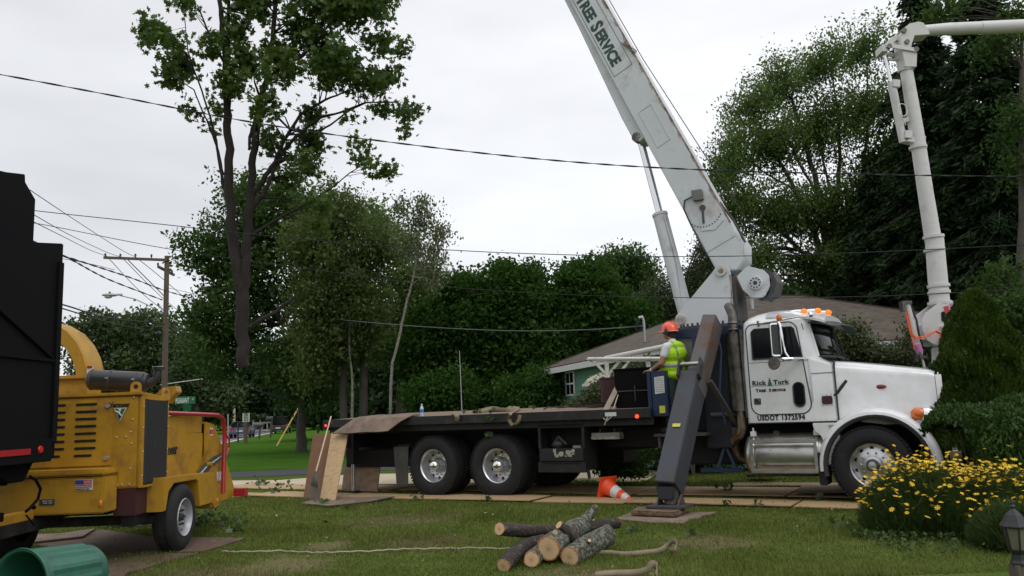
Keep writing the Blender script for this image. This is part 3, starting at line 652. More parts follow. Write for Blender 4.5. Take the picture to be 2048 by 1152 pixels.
b=MB(); b.prism(rrect(-.047,.047,-.215,.215,.025),-.026,-.019,lambda a,q,d:Vector((-1.36,-.10,2.285))+Matrix.Rotation(R(38),3,'Z')@Vector((a*1.35,d,q))); b.build('mirror_face',MATS['plastic_black'],mir)
b=MB(); b.lathe([(0,-.035),(.05,-.03),(.085,-.012),(.098,0),(.09,.01),(0,.012)],(-1.40,-.12,1.955),(-.3,-.95,.15),24); b.build('round_mirror',MATS['stack_metal'],mir)
b=MB(); b.ell((-1.31,.02,2.60),(.042,.035,.055),12,8); b.build('cab_side_lamp',MATS['amber_lens'],mir)
# --- fuel tank
b=MB(); b.lathe([(0,-.60),(.12,-.595),(.22,-.575),(.28,-.54),(.305,-.49),(.308,-.2),(.308,.2),(.305,.49),(.28,.54),(.22,.575),(.12,.595),(0,.60)],(-1.42,.40,.655),(1,0,0),40)
tank=b.build('fuel_tank',MATS['dull_alloy'],truck,ang=50,label='polished cylindrical fuel tank')
for u in (-1.86,-.98):
    b=MB(); pts=[Vector((u,.40+math.cos(R(a))*.325,.655+math.sin(R(a))*.325)) for a in range(60,301,12)]
    b.loft([[p+Vector((du,0,0)) for du in (-.03,.03)] for p in pts],close=False); b.build('tank_strap',MATS['dull_alloy'],tank,thick=.012)
    b=MB(); b.bb(u-.035,u+.035,.2,.28,.93,1.0); b.cyl((u,.24,.99),(u,.24,1.05),.012); b.build('strap_bracket',MATS['trim_white'],tank)
b=MB()
for z in (.86,.45): b.bb(-1.88,-.96,.02,.085,z-.03,z+.03)
b.bb(-1.88,-1.84,.03,.075,.45,.86).bb(-1.0,-.96,.03,.075,.45,.86)
b.build('step_bar',MATS['dull_alloy'],tank,bevel=.008)
b=MB(); b.cyl((-1.55,.32,.93),(-1.55,.30,.99),.055,.045,n=16); b.build('fuel_cap',MATS['steel_dark'],tank)
# --- exhaust
b=MB(); b.cyl((-2.05,.36,1.30),(-2.07,.36,2.46),.135,n=28); ex=b.build('exhaust_stack',MATS['stack_metal'],truck,label='perforated chrome exhaust stack')
b=MB()
for k in range(34):
    z=1.36+k*.032
    for a in range(190,351,16):
        aa=R(a+(8 if k%2 else 0)); b.box((-2.06+math.cos(aa)*.1355,.36+math.sin(aa)*.1355,z),(.007,.007,.009),Matrix.Rotation(aa,3,'Z'))
b.build('perforations',MATS['slot'],ex)
b=MB(); b.tube([(-2.07,.36,2.42),(-2.07,.36,2.66),(-2.075,.38,2.74),(-2.11,.43,2.82),(-2.15,.49,2.90)],[.068,.066,.066,.068,.07],16); b.lathe([(.075,0),(.085,.015),(.075,.03)],(-2.07,.36,2.50),(0,0,1),20); b.lathe([(.075,0),(.085,.015),(.075,.03)],(-2.07,.36,2.60),(0,0,1),20); b.build('exhaust_tip',MATS['stack_metal'],ex)
b=MB(); b.cyl((-2.149,.488,2.897),(-2.152,.493,2.903),.062,n=16); b.build('exhaust_opening',MATS['slot'],ex)
b=MB(); b.tube([(-2.05,.36,1.32),(-2.05,.36,1.05),(-2.08,.38,.96),(-2.18,.42,.90),(-2.24,.5,.84),(-2.22,.6,.62),(-2.0,.75,.5)],[.075,.07,.07,.07,.07,.065,.06],16); b.build('exhaust_elbow',mat('hot_pipe',(.35,.30,.25),.4,.9,.3,6,col2=(.16,.08,.04),fac2=.45,s2=5),ex)
b=MB(); b.bb(-1.95,-1.90,.24,.36,1.2,2.5); b.build('cab_guard',MATS['stack_metal'],truck)
# --- crane subframe
b=MB(); b.bb(-3.16,-1.98,.50,1.9,2.46,2.60); sub=b.build('crane_subframe',MATS['blue_paint'],truck,bevel=.01)
b=MB(); b.bb(-3.05,-2.70,.55,.62,1.95,2.46); b.build('grey_side_panel',MATS['grey_panel'],sub)
b=MB(); b.bb(-3.0,-2.2,.75,1.8,1.0,2.46); b.bb(-2.62,-2.2,.42,.7,.75,2.46); b.build('crane_pedestal',MATS['navy'],sub,bevel=.02)
b=MB(); b.beam((-2.72,.3,1.05),(-2.66,.3,2.45),.06,.06,up=(0,1,0)); b.tube([(-2.62,.28,2.3),(-2.66,.24,2.0),(-2.64,.25,1.7)],.02,8); b.tube([(-2.3,.3,2.5),(-2.25,.27,2.2),(-2.32,.28,1.6),(-2.28,.3,1.1)],.02,8); b.bb(-2.75,-2.1,.42,.5,.40,.46); b.beam((-2.5,.45,.42),(-2.32,.5,.9),.04,.04,up=(0,1,0)); b.beam((-2.2,.45,.42),(-2.4,.5,.9),.04,.04,up=(0,1,0))
b.build('hydraulic_pipes',MATS['blue_paint'],sub)
b=MB(); b.cyl((-2.52,.42,1.25),(-2.1,.42,1.25),.04); b.bb(-2.5,-2.1,.42,.8,.95,1.06); b.build('walkway_bracket',MATS['steel_dark'],sub)
b=MB(); b.cyl((-2.6,1.2,2.60),(-2.6,1.2,2.655),.62,n=48); ringo=b.build('slewing_ring',MATS['steel_dark'],truck)
b=MB()
for k in range(36):
    a=2*math.pi*k/36; b.cyl((-2.6+.57*math.cos(a),1.2+.57*math.sin(a),2.655),(-2.6+.57*math.cos(a),1.2+.57*math.sin(a),2.70),.018,n=6)
b.build('ring_bolts',MATS['seam'],ringo)
# turret
tp=[(-3.12,2.66),(-2.18,2.66),(-2.18,3.46),(-2.20,3.55),(-2.26,3.61),(-2.34,3.62),(-2.41,3.58),(-2.46,3.52),(-3.06,2.92),(-3.13,2.85),(-3.14,2.76)]
b=MB(); b.prism(tp,.86,.90,F3); b.prism(tp,1.50,1.54,F3); b.bb(-3.1,-2.2,.90,1.5,2.66,2.72); b.bb(-2.24,-2.20,.9,1.5,2.7,3.3)
tur=b.build('crane_turret',MATS['crane_white'],truck,bevel=.006,label='white triangular crane turret')
b=MB(); b.bb(-2.19,-2.12,.90,1.5,2.66,3.40); b.build('back_plate',MATS['steel_dark'],tur)
b=MB(); b.prism([(-2.225,2.70),(-2.175,2.70),(-2.175,3.42),(-2.20,3.45),(-2.19,3.2),(-2.21,3.0),(-2.195,2.85)],.853,.859,F3); b.build('rust_edge',MATS['rust'],tur)
b=MB(); b.cyl((-2.32,.805,3.51),(-2.32,1.57,3.51),.045,n=20); b.build('pivot_pin',MATS['rust'],tur)
b=MB(); b.cyl((-3.04,.81,2.79),(-3.04,1.57,2.79),.045,n=20); b.build('pivot_pin',MATS['rust'],tur)
b=MB(); b.cyl((-2.32,.815,3.51),(-2.32,.86,3.51),.085,.08,n=24); b.build('pin_boss',MATS['dull_alloy'],tur)
b=MB(); b.cyl((-3.04,.82,2.79),(-3.04,.86,2.79),.075,n=24); b.build('pin_boss',MATS['dull_alloy'],tur)
# boom  (axis direction in u,z)
L0=Vector((-2.46,0,3.61)); L1=Vector((-4.78,0,8.89)); bd=(L1-L0).normalized(); bn=Vector((bd.z,0,-bd.x)); bn=Vector((-bd.z*-1,0,bd.x*-1))  # bn points to +u side
bn=Vector((bd.z,0,-bd.x)).normalized()
def BP(s,q,t): return L0+bd*s+bn*q+Vector((0,t,0))     # s along, q across (0 underside .. .57 top)
b=MB(); W=.55
def bsec(s,q0,q1,t0,t1): return [BP(s,q0,t0),BP(s,q1,t0),BP(s,q1,t1),BP(s,q0,t1)]
b.loft([bsec(.25,-.0,W,.94,1.46),bsec(13,.0,W-.06,.94,1.46)])
boom=b.build('crane_boom',MATS['crane_white'],truck,bevel=.015,label='raised white box crane boom')
poly=[(.35,0),(.35,.57),(.1,.60),(-.15,.47),(-.25,.30),(-.12,.05),(0,0)]
b=MB(); b.prism(poly,.95,1.45,lambda s,q,t:BP(s,q,t)); b.build('boom_heel',MATS['crane_white'],boom,bevel=.02)
poly=[(2.75,-.19),(2.62,-.12),(2.62,.02),(13,.02),(13,-.02),(8,-.04),(5.2,-.10),(3.2,-.19)]
b=MB(); b.prism(poly,1.0,1.4,lambda s,q,t:BP(s,q,t)); b.build('boom_underbeam',MATS['crane_white'],boom,bevel=.01)
b=MB(); b.prism([(.5,W-.004),(.5,W+.028),(12.9,W-.032),(12.9,W-.064)],.955,.975,lambda s,q,t:BP(s,q,t)); b.build('boom_edge_rail',MATS['rust'],boom)
b=MB()
for k in range(14):
    s=1.0+k*.37+random.uniform(-.1,.1); l=random.uniform(.12,.36); q1=W-.002-.0047*s; b.prism([(s,q1),(s+l,q1),(s+l*.7,q1-random.uniform(.006,.02)),(s+l*.3,q1-random.uniform(.006,.02))],.9365,.9395,lambda s,q,t:BP(s,q,t))
b.build('rust_streaks',MATS['rust'],boom)
# boom recessed panel outline
def outline(pts,rad,t,name,m,par,n=5): bb_=MB(); bb_.tube([BP(s,q,t) for s,q in pts+[pts[0]]],rad,n); return bb_.build(name,m,par)
outline([(2.3,.13),(3.05,.13),(3.05,.38),(2.3,.38)],.006,.937,'panel_seam',MATS['crane_white'],boom)
# text plate on boom: letters read downward, tops towards +q
s0=5.05
b=MB()
for (sa,sb,qa,qb) in ((3.90,9.0,.055,.062),(3.90,9.0,.43,.437),(3.90,3.907,.055,.437)): b.prism([(sa,qa),(sb,qa),(sb,qb),(sa,qb)],.936,.94,lambda s,q,t:BP(s,q,t))
b.build('sign_border',MATS['ink_green'],boom)
def bt(sstart,q0): return lambda x,y,z: BP(sstart-x,q0+y,.937-z)
text('T',.33,'ink_green',boom,bt(5.70,.115),bold=.013,sx=.9); text('REE',.27,'ink_green',boom,bt(5.53,.115),bold=.012,sx=.93)
text('S',.33,'ink_green',boom,bt(5.03,.105),bold=.013,sx=.9); text('ERVICE',.27,'ink_green',boom,bt(4.855,.115),bold=.012,sx=.90)
text('TURK',.40,'ink_green',boom,bt(6.9,.09),bold=.013,sx=.93)
# angle gauge, box, bracket
b=MB(); b.prism([(.62,.10),(.52,.30),(.58,.50),(.95,.42),(1.0,.30),(.95,.2)],.928,.94,lambda s,q,t:BP(s,q,t)); gp=b.build('angle_gauge',MATS['crane_white'],boom,bevel=.002)
b=MB(); b.tube([BP(.95,.30,.915),BP(.95,.30,.915)+Vector((.0,0,-.26))],.018,8); b.lathe([(0,-.01),(.05,-.01),(.05,.012),(0,.012)],BP(.95,.30,.92),(0,1,0),20); b.build('gauge_needle',MATS['steel_dark'],gp)
b=MB()
for k in range(12):
    a=R(-150+k*9); c=BP(.95,.30,.926)+Vector((math.cos(a+.4)*.32,0,math.sin(a+.4)*.32)); b.box(c,(.02,.004,.02))
b.build('gauge_marks',MATS['seam'],gp)
b=MB(); b.prism([(1.12,.22),(1.05,.38),(1.22,.44),(1.29,.28)],.86,.93,lambda s,q,t:BP(s,q,t)); b.build('junction_box',MATS['grey_panel'],boom,bevel=.006)
b=MB(); b.tube([BP(1.2,.24,.90),BP(1.22,.1,.92),BP(1.1,.02,.92),BP(.8,0,.92),BP(.3,-.01,.93)],.012,6); b.build('gauge_cable',MATS['seam'],boom)
b=MB(); b.beam(BP(4.35,W-.05,.92),BP(4.05,W+.06,.92),.02,.05,up=(0,1,0)); b.tube([BP(4.38,.45,.915),BP(4.02,W+.04,.915)],.012,6); b.build('rope_guide',MATS['rust'],boom)
b=MB()
for q in (.0,): b.tube([BP(.15,W+.24,1.2),BP(4.0,W+.05,1.2),BP(12.8,W+.02,1.2)],.008,6)
b.build('hoist_rope',MATS['wire_black'],boom)
b=MB(); b.tube([BP(.1,W+.06,1.0),BP(.5,W+.07,1.0),BP(.9,W+.02,1.0)],.02,6); b.build('hydraulic_hose',MATS['seam'],boom)
# winch
wc=Vector((-1.80,1.2,3.24))
b=MB(); b.cyl(wc+Vector((0,-.22,0)),wc+Vector((0,.22,0)),.20,n=32); wi=b.build('winch_drum',MATS['steel_dark'],boom)
wpl=[(-2.10,3.40),(-2.02,3.18),(-1.88,3.02),(-1.74,3.02),(-1.68,3.06),(-1.60,3.2),(-1.60,3.36),(-1.68,3.46),(-1.92,3.55)]
b=MB(); b.prism(wpl,.90,.96,F3); b.prism(wpl,1.44,1.5,F3); b.build('winch_side_plate',MATS['crane_white'],boom,bevel=.012)
b=MB(); b.lathe([(0,0),(.10,0),(.105,.02),(.105,.06)],wc+Vector((0,-.36,.02)),(0,1,0),28); b.build('winch_hub',MATS['crane_white'],boom)
b=MB()
for k in range(10):
    a=2*math.pi*k/10; c=wc+Vector((.075*math.cos(a),-.375,.02+.075*math.sin(a))); b.cyl(c,c+Vector((0,.02,0)),.012,n=6)
b.cyl(wc+Vector((0,-.38,.02)),wc+Vector((0,-.35,.02)),.03,n=12); b.build('hub_bolts',MATS['seam'],boom)
b=MB(); b.prism([(-1.72,3.0),(-1.56,3.08),(-1.50,3.26),(-1.55,3.42),(-1.66,3.48),(-1.66,3.46),(-1.58,3.3),(-1.63,3.1)],.97,1.44,F3); b.build('drum_guard',MATS['steel_dark'],boom)
# lift cylinder
c0=Vector((-3.04,1.2,2.79)); c1=BP(2.72,-.12,1.2); dd=(c1-c0)
b=MB(); b.cyl(c0,c0+dd*.575,.125,n=28); b.lathe([(.125,0),(.135,.01),(.135,.05),(.125,.06)],c0+dd*.565,dd,28); b.build('lift_cylinder',MATS['crane_white'],truck,label='white lift cylinder barrel')
b=MB(); b.cyl(c0+dd*.57,c1,.062,n=20); b.build('cylinder_rod',MATS['chrome'],truck)
b=MB(); b.cyl(c1+Vector((0,-.2,0)),c1+Vector((0,.2,0)),.085,n=20); b.build('cylinder_pin',MATS['steel_rusty'],truck)
b=MB(); b.tube([c0+dd*.02+Vector((.0,-.13,0)),c0+dd*.3+Vector((.12,-.12,0)),c0+dd*.56+Vector((.10,-.1,0))],.014,6); b.build('cylinder_pipe',MATS['crane_white'],truck)
# --- near A-frame outrigger (perpendicular to truck)
A=Vector((-2.33,.22,2.66)); J=Vector((-2.46,-.30,1.80)); Ft=Vector((-2.63,-1.34,.20))
def obox(p0,p1,w,h,w1,h1):   # w along u, h normal
    b=MB(); b.beam(p0,p1,w,h,up=Vector((0,-1,.6)),w1=w1,h1=h1); return b
d_=(Ft-A).normalized()
o1=obox(A,J+d_*.25,.215,.36,.22,.36).build('outrigger_upper_beam',MATS['steel_rusty'],truck,bevel=.012,label='rust streaked upper outrigger beam')
J2=Vector((-2.50,-.36,1.80))
o2=obox(J2,Ft+Vector((0,.0,.12)),.275,.42,.275,.40).build('outrigger_leg',MATS['steel_blue'],truck,bevel=.012,label='blue grey steel outrigger leg planted on a wooden pad')
b=MB(); b.beam(Ft+Vector((0,.0,.14)),Ft+Vector((0,-.03,-.02)),.24,.34,up=Vector((0,-1,.6)),w1=.19,h1=.24); b.build('leg_nose',MATS['steel_blue'],o2,bevel=.01)
for s in (-.153,.153): b=MB(); b.box(J2+Vector((s,-.155,.13)),(.028,.17,.30),Matrix.Rotation(R(-31),3,'X')); b.build('hinge_ear',MATS['steel_blue'],o2,bevel=.012)
b=MB(); b.cyl(J2+Vector((-.17,-.14,.20)),J2+Vector((.17,-.14,.20)),.030,n=16); b.build('hinge_pin',MATS['dull_alloy'],o2)
b=MB(); b.box(Vector((-2.6,-1.42,.115)),(.52,.42,.03)); 
for s in (-.15,.15): b.prism([(-1.55,.13),(-1.27,.13),(-1.37,.27)],s-2.6-.012,s-2.6+.012,lambda a,q,d:Vector((d,a,q)))
b.cyl((-2.6,-1.38,.12),(-2.6,-1.34,.3),.09,n=16)
b.build('outrigger_foot',MATS['steel_dark'],o2,bevel=.004)
b=MB(); b.box(Vector((-2.55,-.36,1.86))+ (Ft-J2)*.52+Vector((.05,-.186,.122)),(.11,.006,.05),Matrix.Rotation(R(-30),3,'X')); b.build('outrigger_sticker',MATS['sticker_yellow'],o2)
b=MB(); b.beam(J2+Vector((.2,.1,-.05)),(-2.15,.45,1.1),.06,.06,up=(0,1,0)); b.build('outrigger_brace',MATS['steel_dark'],o2)
b=MB(); b.beam((-2.56,2.1,2.3),(-2.6,3.5,.25),.3,.3,up=(0,1,.6)); b.box((-2.6,3.55,.1),(.5,.4,.04)); b.build('outrigger_leg',MATS['steel_blue'],truck,bevel=.012,label='far side outrigger leg')
# --- deck
b=MB(); b.prism([(-.05,1.345),(2.45,1.435),(2.45,1.475),(-.05,1.39)],-9.85,-3.34,lambda a,q,d:Vector((d,a,q))); dk=b.build('deck',MATS['deck_wood'],truck,smooth=False,label='worn brown wooden flatbed deck')
b=MB(); b.bb(-9.9,-3.30,-.09,-.051,1.25,1.395).bb(-9.9,-3.30,2.451,2.49,1.25,1.395).bb(-9.94,-9.86,-.09,2.49,1.2,1.395)
b.bb(-9.86,-3.30,.02,.07,1.14,1.26)
for k in range(18): u=-9.6+k*.36; b.bb(u,u+.05,-.04,2.44,1.24,1.358)
b.bb(-9.8,-3.4,.75,.9,1.08,1.24).bb(-9.8,-3.4,1.5,1.65,1.08,1.24)
b.build('deck_frame',MATS['black_steel'],dk,bevel=.004)
b=MB(); b.cyl((-3.52,-.10,1.275),(-3.52,-.09,1.275),.03,n=14); b.build('deck_marker',MATS['red_lit'],dk)
b=MB(); b.bb(-4.05,-3.86,-.096,-.091,1.29,1.35); b.build('deck_placard',MATS['sticker_white'],dk)
b=MB(); b.cyl((-9.86,-.10,1.29),(-9.86,-.092,1.29),.022,n=14); b.build('rear_marker',MATS['red_lit'],dk)
# tail structure, rear outriggers
b=MB(); b.bb(-9.75,-8.5,.35,2.05,.48,.80).bb(-9.6,-9.4,.12,2.3,.85,1.1); b.bb(-9.2,-8.4,.9,1.5,.8,1.1); b.build('tail_frame',MATS['under'],truck,bevel=.01)
for t in (.12,2.18):
    b=MB(); b.bb(-9.52,-9.36,t,t+.16,.55,1.25); rj=b.build('rear_jack',MATS['black_steel'],truck,bevel=.008)
    b=MB(); b.cyl((-9.44,t+.08,.04),(-9.44,t+.08,.6),.035,n=14); b.build('jack_rod',MATS['dull_alloy'],rj)
    b=MB(); b.cyl((-9.44,t+.08,.03),(-9.44,t+.08,.055),.12,n=18); b.build('jack_foot',MATS['black_steel'],rj)
b=MB(); b.prism([(-8.36,.86),(-8.02,.88),(-8.04,.22),(-8.10,.19),(-8.30,.17)],.06,.075,lambda a,q,d:Vector((a,d,q))); b.build('mud_flap',mat('flap_grey',(.06,.06,.055),.8,0,.3,5),truck,label='grey mud flap behind the rear wheel',bevel=.003)
b=MB(); b.bb(-8.25,-8.0,.06,.6,.86,.9); b.build('flap_bracket',MATS['under'],truck)
# side tool compartment
b=MB(); b.bb(-5.32,-4.48,.02,.05,1.13,1.19).bb(-5.32,-5.27,.02,.05,.80,1.13).bb(-4.53,-4.48,.02,.05,.80,1.13).bb(-5.32,-4.48,.45,.5,.45,1.15).bb(-5.32,-5.29,.05,.5,.45,1.15).bb(-4.51,-4.48,.05,.5,.45,1.15).bb(-5.32,-4.48,.02,.5,.78,.80).bb(-5.32,-4.48,.05,.5,1.15,1.18)
cb=b.build('side_locker',MATS['black_steel'],truck,bevel=.004)
b=MB(); b.bb(-5.30,-4.50,.0,.04,.60,.80); q=b.build('locker_lid',MATS['black_steel'],cb,bevel=.006)
b=MB(); b.bb(-5.33,-4.47,.0,.04,.42,.585).bb(-5.26,-4.56,-.012,.0,.56,.575); b.build('locker_drawer',MATS['black_steel'],cb,bevel=.006)
b=MB()
for k in range(26):
    x=-5.06+random.random()*.36; z=.66+random.random()*.09; s=random.uniform(.02,.06); b.bb(x,x+s,-.002-k*.00008,.0,z,z+random.uniform(.02,.06))
b.build('worn_decal',mat('worn_cream',(.34,.32,.24),.8,0,.3,30),cb)
b=MB(); b.ell((-5.05,.22,.86),(.10,.10,.07),10,6); b.tube([(-5.15,.2,.84),(-5.0,.15,.98),(-4.9,.2,.86)],.025,6); b.build('locker_chain',MATS['tool_grey'],cb)
b=MB(); b.bb(-4.72,-4.58,.08,.2,.80,.84); b.build('locker_box',MATS['leaf_pale'],cb)
b=MB(); b.bb(-4.40,-3.92,.12,.3,.93,1.03); q=b.build('deck_step',mat('step_grey',(.24,.24,.22),.7,0,.2,6),truck,bevel=.004)
b=MB(); b.bb(-4.40,-3.92,.112,.12,.93,.975); b.build('step_face',MATS['rust'],q)
b=MB(); b.bb(-4.46,-3.86,.15,.2,.95,.97); b.bb(-4.3,-4.27,.2,.8,.95,1.1); b.bb(-4.05,-4.02,.2,.8,.95,1.1); b.build('step_rod',MATS['steel_dark'],q)
# operator station
b=MB(); b.bb(-3.30,-3.05,.02,.40,1.26,1.95); cst=b.build('control_station',MATS['blue_paint'],truck,bevel=.008,label='blue crane control box')
b=MB(); b.prism([(-3.245,1.60),(-3.09,1.615),(-3.09,1.87),(-3.245,1.855)],.008,.018,F3); b.build('instruction_placard',MATS['sticker_white'],cst)
b=MB()
for k in range(7): b.bb(-3.23+.0,-3.10,.005,.0075,1.635+k*.033,1.640+k*.033)
b.build('placard_rules',MATS['grey_panel'],cst)
b=MB(); b.bb(-3.19,-3.10,.010,.018,1.31,1.42); b.build('warning_sticker',MATS['sticker_yellow'],cst)
b=MB(); b.bb(-3.37,-3.31,.02,.5,1.26,1.95); b.build('control_side_plate',MATS['blue_paint'],cst,bevel=.005)
b=MB()
for k in range(5): u=-3.30+k*.055; b.cyl((u,.24,1.95),(u-.01,.22,2.05),.006,n=6); b.ell((u-.01,.22,2.055),(.014,.014,.014),8,6)
b.build('control_levers',MATS['seam'],cst)
b=MB(); b.bb(-3.35,-2.55,.12,.75,.955,.995); b.bb(-3.3,-3.26,.15,.7,.78,1.0); b.build('operator_platform',MATS['steel_dark'],truck)
# ================================================================ WOOD CHIPPER
def atx(x,y,X): d=ray(x,y); return CAM+d*(X/d.x)
chip=empty('wood_chipper',(-4.9,9.6,0),0,'yellow towable wood chipper with black radiator grille and red feed bar','wood chipper')
CO=Vector((-4.9,9.6,0))
class CB(MB):
    def build(s,*a,**k):
        s.v=[tuple(Vector(v)-CO) if True else v for v in s.v]; return MB.build(s,*a,**k)
Yp=MATS['yellow_paint']
def FX(a,z,d): return Vector((d,a,z))         # polygon in (Y,z), extruded in X
def FY(a,z,d): return Vector((a,d,z))         # polygon in (X,z), extruded in Y
b=CB(); b.bb(-5.75,-3.985,8.80,9.46,.78,1.745); eng=b.build('engine_housing',Yp,chip,bevel=.018,label='yellow engine housing')
b=CB(); b.prism([(8.78,1.745),(9.47,1.70),(9.47,1.73),(8.78,1.78)],-5.76,-3.96,FX); b.build('housing_lid',Yp,eng,bevel=.006)
b=CB(); b.bb(-4.02,-3.965,8.86,9.44,.80,1.70); gr=b.build('radiator_grille',MATS['grille_black'],chip,label='black finned radiator grille')
b=CB()
for k in range(13): y=8.875+k*.043; b.prism([(y,0),(y+.014,0),(y+.030,.02),(y+.012,.018)],.82,1.69,lambda a,q,d:Vector((-3.966+q,a,d)))
b.build('grille_fins',MATS['grille_black'],gr,smooth=False)
b=CB(); b.bb(-3.985,-3.955,8.80,8.86,.78,1.74).bb(-3.985,-3.955,9.44,9.47,.78,1.71).bb(-3.985,-3.955,8.86,9.44,.775,.80); b.prism([(8.86,1.70),(9.44,1.675),(9.44,1.71),(8.86,1.74)],-3.985,-3.955,FX); b.build('radiator_frame',Yp,gr,bevel=.004)
# front door with slots
b=CB(); b.bb(-5.6,-4.265,8.785,8.80,1.02,1.71); dr=b.build('engine_door',Yp,eng,bevel=.006)
b=CB()
for k in range(8):
    z=1.665-k*.076
    for x0,x1 in ((-4.655,-4.43),(-4.99,-4.76),(-5.32,-5.1)): b.prism(rrect(x0,x1-(.04 if k==7 else 0),z-.013,z+.013,.0125,n=4),8.780,8.79,FY)
b.build('door_slots',MATS['slot'],dr)
for z in (1.64,1.10): b=CB(); b.prism(rrect(-4.335,-4.285,z-.018,z+.018,.017,n=4),8.76,8.79,FY); b.build('latch',MATS['galv'],dr)
for x,z in ((-4.05,1.72),(-4.055,1.49),(-4.06,1.24),(-4.065,.98),(-4.07,.82),(-4.15,.82),(-4.20,.82),(-4.27,.82),(-4.07,1.36),(-4.22,1.31),(-4.12,1.31)): b=CB(); b.ell((x,8.795,z),(.010,.008,.010),8,6); b.build('bolt',MATS['galv'],eng)
for y in (8.83,9.45):
    for z in (.9,1.15,1.4,1.62): b=CB(); b.ell((-3.953,y,z),(.008,.010,.010),8,6); b.build('bolt',MATS['galv'],gr)
cy_=lambda x0,z0,y=8.795: (lambda x,y_,z: Vector((x0+x,y-z,z0+y_))-CO)
text('Vermeer',.070,'ink',eng,cy_(-4.300,1.625,8.780),bold=.0030,sx=.86)
b=CB(); b.prism([(-4.315,1.575),(-4.14,1.575),(-4.225,1.40)],8.793,8.797,FY); b.v=[(-4.185+(v[0]+4.2275)*.8,v[1]-.012,1.545+(v[2]-1.4875)*.8) for v in b.v]; q=b.build('triangle_emblem',MATS['sticker_white'],eng)
b=CB(); b.prism([(-4.30,1.567),(-4.255,1.567),(-4.226,1.510),(-4.205,1.567),(-4.155,1.567),(-4.192,1.49),(-4.262,1.49)],8.789,8.792,FY); b.v=[(-4.185+(v[0]+4.2275)*.8,v[1]-.012,1.545+(v[2]-1.4875)*.8) for v in b.v]; b.build('emblem_green',MATS['tree_green'],q)
b=CB(); b.prism([(-4.258,1.484),(-4.195,1.484),(-4.226,1.42)],8.789,8.792,FY); b.v=[(-4.185+(v[0]+4.2275)*.8,v[1]-.012,1.545+(v[2]-1.4875)*.8) for v in b.v]; b.build('emblem_black',MATS['ink'],q)
b=CB(); b.prism([(-4.29,1.535),(-4.24,1.505),(-4.205,1.465),(-4.20,1.48),(-4.235,1.525),(-4.288,1.55)],8.786,8.7885,FY); b.v=[(-4.185+(v[0]+4.2275)*.8,v[1]-.012,1.545+(v[2]-1.4875)*.8) for v in b.v]; b.build('emblem_swoosh',MATS['ink_white'],q)
# lower tool box
b=CB(); b.bb(-5.4,-4.19,8.50,8.79,.565,.93); tb=b.build('battery_box',Yp,chip,bevel=.015)
b=CB(); b.bb(-5.42,-4.175,8.48,8.79,.94,1.005); b.build('box_lid',Yp,tb,bevel=.018)
b=CB(); b.bb(-4.475,-4.30,8.493,8.499,.80,.905); fl=b.build('flag_decal',MATS['sticker_white'],tb)
b=CB()
for k in range(5): b.bb(-4.47,-4.305,8.489,8.492,.828+k*.0165,.836+k*.0165)
b.build('flag_stripes',MATS['flag_red'],fl)
b=CB(); b.bb(-4.47,-4.39,8.485,8.488,.862,.902); b.build('flag_canton',MATS['flag_blue'],fl)
text('MADE IN USA',.020,'ink',fl,cy_(-4.468,.806,8.490),bold=.0004,sx=1.15)
b=CB(); b.bb(-4.83,-4.68,8.492,8.499,.665,.725); q=b.build('serial_plate',MATS['steel_dark'],tb)
b=CB(); 
for k,(x,l) in enumerate(((-4.80,.05),(-4.74,.04),(-4.79,.04),(-4.735,.035))): b.bb(x,x+l,8.488,8.491,.705-.02*(k//2),.711-.02*(k//2))
b.build('plate_marks',MATS['sticker_white'],q)
b=CB(); b.ell((-4.215,8.495,.665),(.016,.012,.035),10,8); b.build('side_marker',MATS['amber'],tb)
